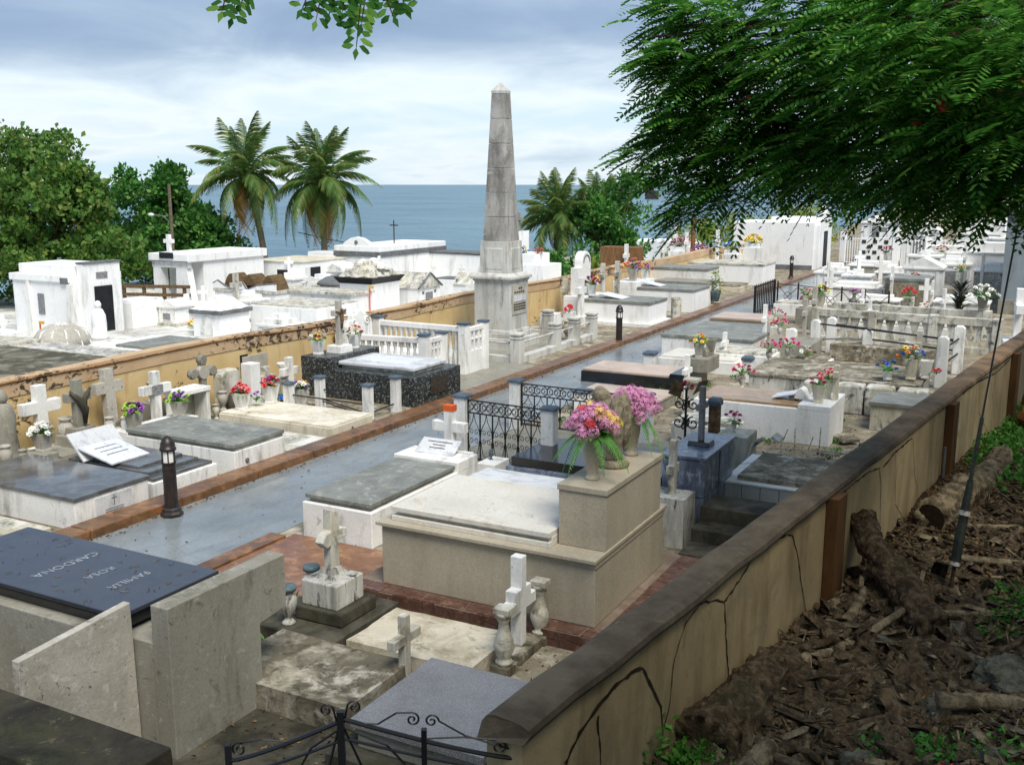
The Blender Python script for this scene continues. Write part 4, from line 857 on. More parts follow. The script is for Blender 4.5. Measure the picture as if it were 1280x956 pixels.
# wide grey slab grave with stones and pots, and railed plot behind
r = tomb('wide weathered white tomb with broad grey slab right of the pink flowers', -5.45, -2.15, 20.85, 22.9, .5, 'white_black', (-.03, .07), 'mossy_slab', rough=.03)
r = thing('stone_kerb', 'row of chipped white kerb blocks along front of broad grey slab', 'kerb', (-3.6, 20.45, 0))
for i, w in enumerate((.5, .55, .52, .55)): box('block', 'white_old', r, -.6 + i * .58, -.6 + i * .58 + w, -.2, .2, 0, .58, .04, rough=.04, cuts=3)
pot('white pot with white orange and blue flowers on broad grey slab', (-2.35, 21.35, .6), .26, .42, 'cream_paint'); pot('small white bowl pot with blue flowers on broad grey slab', (-2.75, 21.1, .6), .22, .18, 'white_paint')
bouquet('white orange and blue flowers on broad grey slab', (-2.35, 21.35, 1.0), ['petal_white', 'petal_white', 'petal_orange', 'petal_blue', 'petal_yellow'], 18, .27, .05, 1.3, seed=61, nl=14); bouquet('blue flowers with much foliage in small bowl pot', (-2.75, 21.1, .77), ['petal_blue'], 7, .27, .02, 1.1, seed=62, nl=18)
pot('white empty pot behind the white orange and blue flowers', (-2.1, 21.6, .6), .24, .36, 'white_paint'); bouquet('small red flowers at corner of broad grey slab', (-1.9, 21.5, .75), ['petal_red'], 4, .1, .0, .9, seed=63, nl=5)
cross('pale cross rising behind the white orange and blue flowers', (-2.3, 21.9, .55), .3, .95, .12, .1, .66, 'concrete_pale')
r = thing('railed_enclosure', 'white rounded posts linked by dark pipe rails around a grey grave', 'enclosure', (-4.0, 26.0, 0))
PS = [(-1.75, 0.0), (-1.45, 1.4), (-.05, .9), (1.98, -2.1), (2.15, -.1), (-1.1, 1.7)]
for (x, y), h in zip(PS, (.82, .9, .8, 1.15, 1.15, .95)):
    MB().prism([(-.12, 0), (.12, 0), (.12, h - .06), (.06, h), (-.06, h), (-.12, h - .06)], -.1, .1).build('post', 'white_paint', r, (x, y, 0), 0, .02)
for a, b, z in ((0, 2, .55), (2, 4, .55), (1, 4, .8), (3, 4, .5), (3, 4, .85), (5, 4, .78)): MB().tube([(*PS[a], z), (*PS[b], z)], .022, 6).build('rail', 'iron', r)
box('grave_slab', 'mossy_slab', r, -.9, 1.6, .5, 1.9, 0, .42, .02)
# pierced balustrades
def pierced(label, p0, p1, h, n):
    p0, p1 = Vector(p0), Vector(p1); L = (p1 - p0).length; a = math.atan2(p1.y - p0.y, p1.x - p0.x)
    r = thing('balustrade', label, 'balustrade', (p0.x, p0.y, 0), a)
    box('base_rail', 'white_old', r, 0, L, -.09, .09, 0, .18); box('top_rail', 'white_old', r, 0, L, -.1, .1, h - .2, h)
    w = L / n
    for i in range(n):
        MB().prism([(-.13, 0), (.13, 0), (.05, (h - .38) / 2), (.13, h - .38), (-.13, h - .38), (-.05, (h - .38) / 2)], -.05, .05).build('baluster', 'white_old', r, ((i + .5) * w, 0, .18))
    for q in range(4): box('post', 'white_old', r, q * L / 3 - .12, q * L / 3 + .12, -.12, .12, 0, h + .03, .03)
    return r
pierced('white pierced balustrade across the right rows, nearer one', (-5.9, 29.6, 0), (-1.2, 29.2, 0), .95, 15)
pierced('white pierced balustrade across the right rows, farther one', (-5.8, 32.3, 0), (-1.6, 31.9, 0), .85, 13)
cross('large white cross on gabled base beside the tan wall at right edge', (-.65, 25.65, 0), .75, 2.1, .2, .16, 1.65, 'white_clean', math.pi / 2 + .1, [(.7, .6, .95)])
# far right jumble
r = tomb('tomb with yellow brown stone front panel in far right rows', -5.5, -4.0, 39.4, 41.0, .95, 'white_old', (-.05, .1), 'grey_slab'); MB().box(-.7, .7, -.83, -.80, .1, .85).build('front_panel', 'stone_rough', r)
rr = random.Random(77)
for k_, (x, y, w, d, h, lb) in enumerate(((-6.6, 40.5, 2.0, 1.3, .7, 'white block tomb behind the rusty fence'), (-5.4, 37.0, 1.6, 1.1, .6, 'low white tomb right of the rusty fence'), (-2.6, 36.4, 1.6, 1.1, .75, 'white tomb behind the dark spiky plant'), (-1.9, 44.5, 1.8, 1.4, 1.3, 'tall white tomb left of the grey blue building, front one'), (-2.6, 48.5, 2.0, 1.4, 1.9, 'tall white tomb left of the grey blue building, back one'), (-5.6, 46.0, 2.2, 1.4, .9, 'white tomb behind the yellow brown panel tomb'), (-4.6, 52.5, 2.2, 1.5, 1.5, 'white tomb against the far grating fence, right one'), (-7.6, 50.5, 2.0, 1.4, .8, 'white tomb against the far grating fence, left one'), (-3.0, 57.0, 3.0, 1.6, 2.4, 'tall white vault behind far grating fence'))):
    t_ = tomb(lb, x - w / 2, x + w / 2, y - d / 2, y + d / 2, h * .8, 'white_old' if k_ % 2 else 'white_paint', [(-.05, .06, 0), (.15, h * .2, .1)], 'white_paint')
for k_, (x, y, h, lb) in enumerate(((-7.3, 39.0, 1.3, 'behind rusty fence'), (-5.2, 39.2, 1.5, 'left of yellow brown panel tomb'), (-3.9, 38.0, 1.2, 'in front of yellow brown panel tomb'), (-2.4, 41.8, 1.9, 'right of yellow brown panel tomb'), (-6.3, 44.0, 1.6, 'in the far white rows'), (-3.3, 45.5, 2.0, 'in front of tall white tombs'))):
    cross('white grave cross ' + lb, (x, y, 0), .5, h, .15, .1, h * .72, 'white_paint', math.pi / 2 if k_ % 2 else .3, [(.4, .3, .25)])
for k_, (x, y, z, c, lb) in enumerate(((-4.4, 37.6, .7, ['petal_red'], 'red flowers in front of yellow brown panel tomb'), (-7.2, 52.0, 1.3, ['petal_magenta'], 'pink flowers at the far grating fence'), (-4.6, 50.2, 1.5, ['petal_red'], 'red flowers at far grating fence right of chequered screen'), (-3.2, 43.0, 1.2, ['petal_yellow', 'petal_white'], 'pale flowers on far white tombs'))):
    tomb('pedestal under ' + lb, x - .18, x + .18, y - .18, y + .18, z - .12, 'white_old', name='stone_pillar', cat='pillar')
    bouquet(lb, (x, y, z - .12), c, 10, .25, .1, 1.6, seed=90 + k_)
r = thing('chequered_screen', 'black and white chequered screen wall at end of path', 'screen', (-9.0, 55.5, 0), math.atan2(.1, 1.6))
box('core', 'white_clean', r, 0, 1.7, -.05, .05, 0, 1.7)
for i in range(6):
    for j in range(6):
        if (i + j) % 2: MB().box(.05 + i * .27, .05 + i * .27 + .2, -.075, -.052, .06 + j * .27, .06 + j * .27 + .17).build('panel', 'bronze', r)
def grating(label, p0, p1, h, n, mat='white_clean'):
    p0, p1 = Vector(p0), Vector(p1); L = (p1 - p0).length; r = thing('grating_fence', label, 'fence', (p0.x, p0.y, p0.z), math.atan2(p1.y - p0.y, p1.x - p0.x))
    for i in range(n + 1): MB().box(i * L / n - .02, i * L / n + .02, -.02, .02, 0, h).build('bar', mat, r)
    for z in (.1, h - .1): MB().box(0, L, -.025, .025, z, z + .05).build('rail', mat, r)
    for x in (0, L): box('post', mat, r, x - .15, x + .15, -.15, .15, 0, h + .3)
grating('white barred gate closing the end of the wet path', (-10.6, 59.5, 0), (-8.5, 59.3, 0), 1.5, 16)
grating('white barred fence right of the chequered screen', (-7.2, 54.6, 0), (-3.6, 55.6, 0), 1.7, 24)
r = thing('side_building', 'plain grey blue building wall at far right behind the tan wall', 'building', (0.6, 41.5, 0)); box('wall', 'blue_wall', r, -2.2, 4.5, -2.5, 5, 0, 3.4, .01); box('plinth', 'concrete', r, -2.26, 4.56, -2.56, 5.06, 0, .5, .01); box('roof_edge', 'grey_band', r, -2.4, 4.7, -2.7, 5.2, 3.4, 3.6, .01); box('door', 'door_dark', r, .2, 1.2, -2.53, -2.5, 0, 2.1, .004)
r = thing('spiky_plant', 'dark purplish spiky leaved plant in far right rows', 'plant', (-2.55, 34.6, .3)); m = MB(); rr = random.Random(3)
for i in range(70):
    a = rr.uniform(0, 6.28); leaf_quad(m, (0, 0, rr.uniform(.1, .9)), (math.cos(a), math.sin(a), rr.uniform(.2, 2.0)), rr.uniform(.5, .85), .07, .35, 4)
m.build('leaves', 'leaf_dark', r); MB().tube([(0, 0, -.3), (0, 0, .9)], .05, 6).build('stem', 'bark', r)
pot('grey pot of pale hydrangeas on the farther pierced balustrade', (-1.75, 31.9, .88), .3, .35, 'concrete'); bouquet('pale cream hydrangea bouquet near right wall', (-1.75, 31.9, 1.2), ['petal_white'], 16, .42, .05, 2.0, seed=71, nl=20)
# posts and small items
# ================================================================== left row between the ochre wall and the kerb
lw = thing('boundary_wall', 'long ochre plastered wall with flaking pinkish top band behind the left graves', 'wall', (-14.8, 0, 0), math.pi / 2)
ys = lin(2, 62, 61); rr = random.Random(9); tz = [1.30 + .035 * math.sin(y * .55) + rr.uniform(-.012, .012) for y in ys]
MB().prism([(ys[0], -1.1), (ys[-1], -1.1)] + [(y, z - .28) for y, z in zip(reversed(ys), reversed(tz))], 0, .28).build('wall_face', 'ochre_wall', lw)
MB().prism([(ys[0], tz[0] - .28), (ys[-1], tz[-1] - .28)][:1] + [(y, z - .28) for y, z in zip(ys, tz)][1:] + [(y, z) for y, z in zip(reversed(ys), reversed(tz))], -.015, .295).build('top_band', 'ochre_band', lw)
MB().tube([(y, -.028, z - .05 + .02 * math.sin(y * 1.3)) for y, z in zip(ys[:38], tz)], .014, 5).build('brown_pipe', 'rust_plaster', lw)
# tombs
tomb('low bare white slab grave at left edge beside the wet polished tomb', -13.6, -11.0, 6.3, 8.25, .12, 'white_old', name='flat_grave')
r = tomb('cream tomb with wet polished dark slab mirroring crosses, left edge', -13.3, -10.85, 8.5, 9.72, .40, 'white_paint', (-.02, .05), 'wet_slab')
box('plaque', 'marble', r, 1.226, 1.245, -.30, .30, .08, .36, .003); m = MB(); m.prism(cross_outline(.09, .14, .015, .10), 1.246, 1.248, 'x'); m.v = [(x, y, z + .2) for x, y, z in m.v]; m.build('engraved_cross', 'grey_band', r)
for k_ in range(2): MB().box(1.246, 1.248, -.15, .15, .13 + k_ * .03, .14 + k_ * .03).build('engraved_line', 'grey_band', r)
tomb('low white tomb with stepped wet marble slabs behind the bollard light', -13.1, -10.95, 9.9, 11.15, .26, 'white_paint', [(.05, .05, 0), (.14, .05, .1), (.2, .04, .3)], 'wet_slab')
r = thing('marble_book', 'open pair of white inscribed plates on the stepped marble tomb', 'plaque', (-12.45, 10.3, .36))
o = MB().box(-.36, .36, -.35, .35, 0, .025).build('page', 'paper_white', r, (.28, 0, .12)); o.rotation_euler = (0, RAD(12), 0); o = MB().box(-.25, .25, -.42, .42, 0, .025).build('page', 'marble', r, (-.12, .05, .2)); o.rotation_euler = (0, RAD(48), 0)
for k_ in range(3): 
    o = MB().box(-.2 + k_ * .13, -.175 + k_ * .13, -.2, .2, .027, .029).build('lettering', 'plaque', r, (.28, 0, .12)); o.rotation_euler = (0, RAD(12), 0)
r = tomb('white tomb with mottled grey slab right of the bollard light', -13.1, -10.78, 11.35, 12.5, .40, 'white_paint', [(.02, .05, 0), (-.01, .06, .02)], 'grey_slab')
MB().lathe([(.035, 0), (.04, .02), (.025, .03)], 12).xf(Matrix.Translation((1.16, -.32, .22)) @ Matrix.Rotation(math.pi / 2, 4, 'Y')).build('ring_handle', 'grey_band', r)
tomb('low white strip slab between mottled grey slab and cream tomb', -13.0, -10.85, 12.65, 13.65, .12, 'white_old', name='flat_grave', rough=.02)
r = tomb('low cream tomb with smooth top and flower pots at its head', -13.45, -10.87, 13.8, 15.05, .24, 'cream_paint', [(.02, .03, 0)], 'cream_top'); MB().lathe([(.03, 0), (.03, .012)], 10).xf(Matrix.Translation((1.29, .0, .12)) @ Matrix.Rotation(math.pi / 2, 4, 'Y')).build('ring_handle', 'grey_band', r)
r = thing('railed_enclosure', 'white posts with blue grey caps and loose black rails beside the speckled black tomb', 'enclosure', (-12.0, 15.7, 0))
PS = [(-.75, .2, .62), (.72, -.22, .66), (.78, .62, .68), (-.85, -.62, .62)]
for x, y, h in PS: capped_post(r, x, y, h, .16, 'white_paint')
for a, b, z0_, z1_ in ((0, 2, .38, .42), (3, 1, .42, .30), (0, 1, .2, .12), (0, 1, .16, .06), (1, 2, .12, .18)): MB().tube([(PS[a][0], PS[a][1], z0_), (PS[b][0], PS[b][1], z1_)], .014, 6).build('rail', 'iron', r)
r = tomb('speckled black granite tomb with white marble slab and crucifix', -13.95, -11.1, 16.8, 18.6, .60, 'speckled_black', None, head=('-x', .75, .84), hmat='speckled_black')
box('slab_base', 'white_old', r, -.62, 1.18, -.55, .62, .60, .66, .006); box('slab', 'marble', r, -.68, 1.22, -.6, .68, .66, .74, .02); box('inlay', 'paper_white', r, -.45, .85, -.32, .4, .74, .755, .004)
box('door_plaque', 'bronze', r, 1.43, 1.44, -.3, .35, .15, .5, .004)
pot('white pot with red and white flowers left of the crucifix', (-13.72, 17.1, .84), .24, .3, 'white_paint'); bouquet('red yellow and white flowers left of the crucifix', (-13.72, 17.1, 1.12), ['petal_white', 'petal_crimson', 'petal_yellow', 'petal_lime'], 14, .2, .03, 1.1, seed=81)
pot('white pot with red and yellow flowers right of the crucifix', (-13.55, 18.15, .84), .24, .32, 'white_paint'); bouquet('red white and yellow flowers right of the crucifix', (-13.55, 18.15, 1.14), ['petal_red', 'petal_yellow', 'petal_white', 'petal_crimson'], 12, .2, .03, 1.1, seed=82)
cross('tall stone crucifix with brown corpus on the speckled black tomb', (-13.5, 17.55, .84), .42, 1.12, .12, .10, .86, 'concrete_pale', math.pi / 2, [(.42, .4, .16)], 'white_paint', corpus=True)
# scrolled headstone and balustrades behind
r = thing('headstone', 'white scroll topped headstone behind the crucifix', 'headstone', (-14.45, 19.5, 0), math.pi / 2)
MB().prism([(-.5, 0), (.5, 0), (.5, 1.15), (.42, 1.3), (.3, 1.28), (.26, 1.4), (.12, 1.42), (.0, 1.52), (-.12, 1.42), (-.26, 1.4), (-.3, 1.28), (-.42, 1.3), (-.5, 1.15)], -.08, .08).build('slab', 'white_paint', r, bev=.02)
for s_ in (-1, 1): m = MB(); scroll(m, s_ * .25, 1.22, .12, 0, 1.3, .02, s_); m.v = [(x, y - .09, z) for x, y, z in m.v]; m.build('carved_scroll', 'white_paint', r)
balustrade('white balustrade behind the speckled black tomb, nearer run', (-14.6, 19.05, 0), (-12.5, 19.35, 0), .98)
balustrade('white balustrade behind the speckled black tomb, farther and longer run', (-14.6, 20.55, 0), (-12.1, 20.45, 0), 1.13)
def panel(label, x, y0, y1, h):
    r = thing('pierced_panel', label, 'panel', (x, y0, 0), math.pi / 2); L = y1 - y0
    box('base', 'white_paint', r, .0, L, -.05, .05, 0, h * .5); 
    for i in range(4): MB().box(i * L / 3 - .035 + (0.035 if i == 0 else -.0 if i < 3 else -.035), i * L / 3 + .035 + (.035 if i == 0 else 0 if i < 3 else -.035), -.048, .048, h * .5, h - .1).build('mullion', 'white_paint', r)
    box('rail', 'white_paint', r, .072, L - .072, -.045, .045, h * .72, h * .76); box('top', 'white_paint', r, 0, L, -.06, .06, h - .1, h)
    p = box('post', 'white_paint', r, L, L + .18, -.1, .1, 0, h + .05); box('cap', 'blue_cap', p, L - .02, L + .2, -.12, .12, h + .05, h + .1)
panel('short white pierced panel at end of nearer balustrade', -12.45, 19.46, 19.95, .95); panel('white pierced panel with blue caps at end of farther balustrade', -12.05, 20.56, 21.2, 1.1)
tomb('white low tomb between the balustrades', -14.3, -12.8, 19.65, 20.3, .5, 'white_paint', (.05, .05), 'white_clean')

# small crosses and pots along the ochre wall
cross('white cross with grey stained foot against the ochre wall, leftmost white one', (-14.35, 10.75, 0), .72, 1.22, .19, .14, .86, 'white_paint', math.pi / 2, [(.5, .4, .18)], lean=0)
r = cross('grey stone cross with draped cloth on rocky base', (-13.95, 11.15, .2), .46, 1.08, .15, .12, .80, 'concrete', math.pi / 2, [(.6, .5, .18), (.4, .34, .12)]); MB().tube([(-.2, -.09, .92), (-.05, -.12, .76), (.05, -.13, .60), (.03, -.12, .35)], [.02, .05, .06, .03], 8).tube([(.2, -.09, .92), (.06, -.12, .78), (.04, -.12, .6)], [.02, .04, .04], 8).build('drape', 'concrete_dark', r, smooth=True)
tomb('rocky grey base under the draped stone cross', -14.3, -13.45, 10.4, 11.8, .22, 'concrete', name='stone_block', cat='block', rough=.1)
cross('broad plain grey stone cross leaning near ochre wall', (-14.4, 12.2, 0), .6, 1.25, .2, .14, .92, 'concrete_pale', math.pi / 2, [(.6, .4, .22)], lean=-.06)
r = cross('white cross with grey centre plate above purple flowers', (-13.9, 12.75, 0), .66, 1.16, .16, .12, .84, 'white_paint', math.pi / 2, [(.9, .4, .22)], plaque='plaque')
tomb('white ledge block under the pots of purple flowers', -13.75, -13.25, 11.6, 13.1, .36, 'white_paint', name='stone_block', cat='block')
r = thing('wall_niche', 'white open box niche between ochre wall and mottled grey slab', 'niche', (-13.85, 13.45, 0))
box('side', 'white_paint', r, -.18, .2, -.36, -.28, 0, .66); box('side', 'white_paint', r, -.18, .2, .28, .36, 0, .66); box('top', 'white_paint', r, -.2, .22, -.38, .38, .66, .74); box('back', 'white_old', r, -.18, -.12, -.28, .28, 0, .66)
r = thing('grave_cross', 'ornate grey cross with rounded ends and a ring near the ochre wall', 'cross', (-14.3, 14.3, 0), math.pi / 2)
m = MB(); m.prism(cross_outline(.5, 1.05, .13, .86), -.05, .05); 
m.build('cross', 'concrete', r, bev=.01)
for x, z in ((-.25, .86), (.25, .86), (0, 1.1)): MB().lathe([(.09, -.06), (.11, 0), (.09, .06)], 12).xf(Matrix.Translation((x, 0, z)) @ Matrix.Rotation(math.pi / 2, 4, 'X')).build('lobe', 'concrete', r)
MB().lathe([(.13, -.065), (.15, 0), (.13, .065)], 16).xf(Matrix.Translation((0, 0, .86)) @ Matrix.Rotation(math.pi / 2, 4, 'X')).build('medallion', 'concrete_pale', r)
r = thing('headstone', 'white rounded block headstone beside the ornate grey cross', 'headstone', (-14.2, 14.85, 0), math.pi / 2); MB().prism([(-.26, 0), (.26, 0), (.26, .75), (.18, .84), (-.18, .84), (-.26, .75)], -.12, .12).build('stone', 'white_old', r, bev=.03)
tomb('white square pillar behind the red flower pots', -14.25, -13.98, 15.3, 15.57, .88, 'white_paint', name='stone_pillar', cat='pillar')
r = cross('small white cross near wall plaque, beside balustrade', (-14.2, 16.7, 0), .5, .8, .16, .12, .5, 'white_paint', math.pi / 2, [(.5, .3, .15)])
cross('small white thick cross behind red flower pots', (-14.2, 15.95, 0), .46, .72, .16, .12, .46, 'white_old', math.pi / 2, [(.4, .3, .12)])
r = thing('wall_plaque', 'pale grey square plaque set into the ochre wall', 'plaque', (-14.79, 16.3, .62)); box('stone', 'concrete_pale', r, -.02, .03, -.38, .38, -.22, .25, .004); box('recess', 'door_dark', r, -.02, .012, -.42, -.2, -.2, .29, 0)
urn('white hourglass shaped urn against wall plaque', (-14.35, 16.65, .35), 1.0, 'white_paint', [(.1, 0), (.09, .02), (.04, .16), (.05, .2), (.11, .3), (.11, .33), (.08, .33)]); tomb('low block under the hourglass urn', -14.55, -14.15, 16.45, 16.85, .35, 'white_old', name='stone_block', cat='block')
for lb, x, y, z, cols, pm, w, h, sd_ in (
    ('white flowers beside leftmost white cross', -13.75, 10.3, .30, ['petal_white'], 'concrete_pale', .26, .30, 101),
    ('purple and lime flowers, left pot', -13.35, 11.75, .36, ['petal_purple', 'petal_lime', 'petal_purple'], 'concrete_pale', .24, .32, 102),
    ('purple and lime flowers, right pot', -13.45, 12.85, .36, ['petal_purple', 'petal_lime', 'petal_purple'], 'concrete_pale', .24, .30, 103),
    ('red flowers, left pot on cream tomb', -13.2, 14.15, .27, ['petal_red', 'petal_red', 'petal_salmon'], 'white_paint', .26, .32, 104),
    ('red and purple flowers, right pot on cream tomb', -13.1, 14.85, .27, ['petal_red', 'petal_salmon', 'petal_purple'], 'white_paint', .26, .36, 105),
    ('yellow and pink flowers beside blue capped post', -13.1, 15.75, .0, ['petal_yellow', 'petal_purple', 'petal_white'], 'white_old', .26, .40, 106)):
    pot('pot holding ' + lb, (x, y, z), w, h, pm); bouquet(lb, (x, y, z + h - .02), cols, 16, .19, .02, 1.25, seed=sd_, nl=12)
tomb('low plinth under the pot of white flowers', -14.0, -13.5, 10.05, 10.38, .30, 'concrete', name='stone_block', cat='block')
bouquet('small blue flowers beside the capped post', (-13.4, 15.5, .15), ['petal_blue'], 7, .1, .03, 1.1, seed=107)
bouquet('purple sprig beside the red flower pot', (-13.15, 14.5, .40), ['petal_purple'], 6, .12, .05, .9, seed=108)
for k_, (x, y, z, mt, sc, lb) in enumerate(((-13.7, 9.9, .1, 'concrete', .9, 'grey stone urn at left edge, front one'), (-13.9, 9.75, .1, 'concrete_pale', 1.1, 'tall pale urn at left edge behind grey urn'), (-14.15, 11.05, .1, 'concrete_pale', 1.5, 'tall white baluster urn left of draped cross'), (-13.7, 11.55, .22, 'concrete_pale', 1.05, 'fluted pale urn right of the draped cross'), (-13.6, 11.8, .22, 'white_paint', .95, 'white fluted urn beside fluted pale urn'), (-14.4, 13.1, .5, 'white_old', 1.0, 'white round urn above the purple flowers'), (-14.0, 14.5, .1, 'concrete_pale', 1.05, 'grey ribbed urn between niche and red flowers'), (-13.9, 14.2, .0, 'white_old', .8, 'low white urn beside the niche'))):
    urn(lb, (x, y, z), sc, mt)
    if z > .3: tomb('rough support block under the ' + lb, x - .16, x + .16, y - .16, y + .16, z, 'concrete', name='stone_block', cat='block')
rr = random.Random(12)
for k_, (x, y) in enumerate(((-14.35, 12.0), (-14.3, 12.35), (-14.5, 13.3), (-13.9, 14.75), (-14.55, 13.7))):
    o = MB().lathe([(.05, 0), (.2, .05), (.22, .18), (.14, .3), (.03, .34)], 9).build('boulder', 'rock', None, (x, y, 0), k_, rough=.12, smooth=True, cuts=1); o.scale = (1, .8, .8 + .15 * k_)
    tag(o, ['rough boulder behind the draped cross', 'rough boulder left of cross with grey plate', 'dark rough boulder under the round urn', 'rough boulder left of red flower pots', 'dark rough boulder on the wall side of the niche'][k_], 'rock')
r = thing('saint_statue', 'grey robed stone figure cut by the left edge of the photo', 'statue', (-14.3, 10.05, 0)); MB().lathe([(.24, 0), (.26, .12), (.2, .16), (.19, .3), (.17, .6), (.19, .85), (.14, 1.0), (.06, 1.06)], 14).build('robe', 'concrete', r, smooth=True, rough=.05); MB().lathe([(.02, 1.04), (.08, 1.08), (.09, 1.16), (.06, 1.24), (.01, 1.27)], 12).build('head', 'concrete', r, smooth=True)

# bollard lights beside the path
def bollard(label, x, y):
    r = thing('bollard_light', label, 'bollard light', (x, y, .012), 0, 'bollard lights along the path')
    MB().lathe([(.15, 0), (.15, .04), (.125, .07), (.115, .10), (.095, .12), (.092, .16)], 8).build('base', 'bollard_iron', r)
    MB().lathe([(.088, .15), (.088, .72), (.10, .73), (.10, .75)], 16).build('column', 'bollard_iron', r, smooth=False)
    MB().lathe([(.082, .74), (.082, .92)], 12).build('lamp_core', 'frosted', r)
    for k_ in range(6):
        a = k_ * math.pi / 3 + .25; MB().cbox(.016, .016, .185, .738).build('mullion', 'bollard_iron', r, (.086 * math.cos(a), .086 * math.sin(a), 0), a)
    MB().lathe([(.105, .905), (.112, .925), (.105, .945), (.098, .95), (.095, 1.0), (.075, 1.05), (.04, 1.085), (.012, 1.10)], 16).build('dome', 'bollard_iron', r, smooth=True)
bollard('dark bollard light nearest the camera, standing in front of white tomb', -10.25, 9.55); bollard('dark bollard light beside obelisk enclosure, middle one', -10.6, 26.4); bollard('dark bollard light far off near the white mausoleum', -11.0, 48.9)

# obelisk
r = thing('obelisk', 'tall weathered grey stone obelisk on square pedestal with inscription panels', 'obelisk', (-13.3, 24.5, 0))
box('plinth', 'grey_stone', r, -.78, .78, -.78, .78, 0, .34, .02); box('base_moulding', 'grey_stone', r, -.64, .64, -.64, .64, .34, .46, .015); box('base_moulding', 'grey_stone', r, -.59, .59, -.59, .59, .46, .55, .02, tx=.02, ty=.02)
box('pedestal', 'grey_stone', r, -.54, .54, -.54, .54, .55, 1.84, .008)
box('cornice', 'grey_stone', r, -.57, .57, -.57, .57, 1.84, 1.90, .01); box('cornice', 'grey_stone', r, -.63, .63, -.63, .63, 1.90, 1.98, .015); box('cornice', 'grey_stone', r, -.55, .55, -.55, .55, 1.98, 2.06, .01, tx=.08, ty=.08)
box('shaft_base', 'grey_stone', r, -.44, .44, -.44, .44, 2.06, 2.9, .008, tx=.03, ty=.03)
n_ = 6; z0_, z1_ = 2.9, 6.72
for i in range(n_):
    a, b = z0_ + (z1_ - z0_) * i / n_, z0_ + (z1_ - z0_) * (i + 1) / n_; wa, wb = .36 - .175 * i / n_, .36 - .175 * (i + 1) / n_
    MB().box(-wa, wa, -wa, wa, a + .004, b - .004, wa - wb, wa - wb).build('shaft_course', 'shaft_stone', r, bev=.01)
box('tip', 'grey_stone', r, -.19, .19, -.19, .19, 6.72, 6.80, .006); MB().box(-.185, .185, -.185, .185, 6.80, 7.02, .17, .17).build('pyramidion', 'grey_stone', r)
box('inset_panel', 'grey_stone', r, -.26, .26, -.446, -.41, 2.15, 2.72, .02); box('inset_panel', 'grey_stone', r, .41, .446, -.26, .26, 2.15, 2.72, .02)
fr = box('inscription_panel', 'concrete_pale', r, .542, .56, -.40, .40, .95, 1.74, .004)
rr = random.Random(2)
for j, z in enumerate((1.62, 1.52)):
    for i in range(5):
        if rr.random() < .8: MB().box(.561, .566, -.30 + i * .12, -.22 + i * .12, z, z + .05).build('letter_block', 'bronze', fr)
for j in range(3):
    for i in range(7): MB().box(.561, .566, -.34 + i * .1, -.26 + i * .1, 1.20 - j * .07, 1.24 - j * .07).build('letter_block', 'bronze', fr)
MB().box(.561, .575, -.34, .34, 1.30, 1.46).build('tablet', 'marble', fr)
r = thing('obelisk_enclosure', 'low grey stone kerb with capped posts and rails around the obelisk', 'enclosure', (-13.0, 24.5, 0))
box('kerb', 'grey_stone', r, -1.55, 1.42, -2.23, -2.0, 0, .17); box('kerb', 'grey_stone', r, 1.17, 1.42, -2.0, 2.6, 0, .17); box('kerb', 'grey_stone', r, -1.55, 1.17, 2.35, 2.6, 0, .17); box('floor', 'concrete', r, -1.55, 1.17, -2.0, 2.35, 0, .06)
for x, y in ((.1, -2.12), (1.3, -2.12), (1.3, .05), (1.3, 1.3), (1.3, 2.5), (-.1, 2.5), (-1.4, -2.12), (-1.4, 2.5)):
    p = box('post', 'grey_stone', r, x - .136, x + .136, y - .136, y + .136, .0, .62, .01); box('band', 'grey_stone', p, x - .15, x + .15, y - .15, y + .15, .62, .66, .006); box('cap', 'grey_stone', p, x - .155, x + .155, y - .155, y + .155, .70, .77, .02); box('neck', 'grey_stone', p, x - .12, x + .12, y - .12, y + .12, .66, .70, 0)
for a, b in (((1.3, .05), (1.3, 1.3)), ((1.3, 1.3), (1.3, 2.5)), ((.1, -2.12), (1.3, -2.12)), ((1.3, -2.12), (1.3, .05))): MB().tube([(*a, .5), (*b, .5)], .025, 6).build('rail', 'grey_stone', r)
urn('beige stone urn at front corner of obelisk enclosure', (-11.95, 23.0, .17), 1.15, 'terrazzo'); urn('beige stone urn by the side posts of obelisk enclosure', (-12.1, 26.2, .06), 1.5, 'terrazzo')
struct(MB().box(-14.75, -10.82, 18.7, 22.2, -.02, .02).build('paving', 'concrete'))
# behind the obelisk, along the wall
cross('white cross with square block foot beside obelisk', (-13.3, 27.6, 0), .1, .6, .2, .2, .3, 'white_paint', math.pi / 2, [(.5, .5, .6)])
cross('tall white cross before ochre wall right of obelisk', (-13.2, 29.6, 0), .55, 1.5, .2, .15, 1.1, 'white_paint', math.pi / 2, [(.6, .5, .3)])
cross('brownish cross close to ochre wall behind tall white cross', (-14.4, 31.0, 0), .5, 1.3, .18, .14, .95, 'cream_paint', math.pi / 2, [(.5, .4, .2)])
bouquet('red flower cluster beside obelisk', (-13.0, 28.3, .55), ['petal_red'], 8, .16, .1, 1.4, seed=121); tomb('white pillar under red flower cluster beside obelisk', -13.15, -12.85, 28.15, 28.45, .58, 'white_paint', name='stone_pillar', cat='pillar')
r = tomb('long white tomb with grey slab and arched headstone by middle bollard', -14.0, -11.05, 30.0, 31.6, .70, 'white_clean', (-.02, .09), 'grey_slab', head=('-x', .7, .85), plinth=(.12, .12), pmat='white_paint')
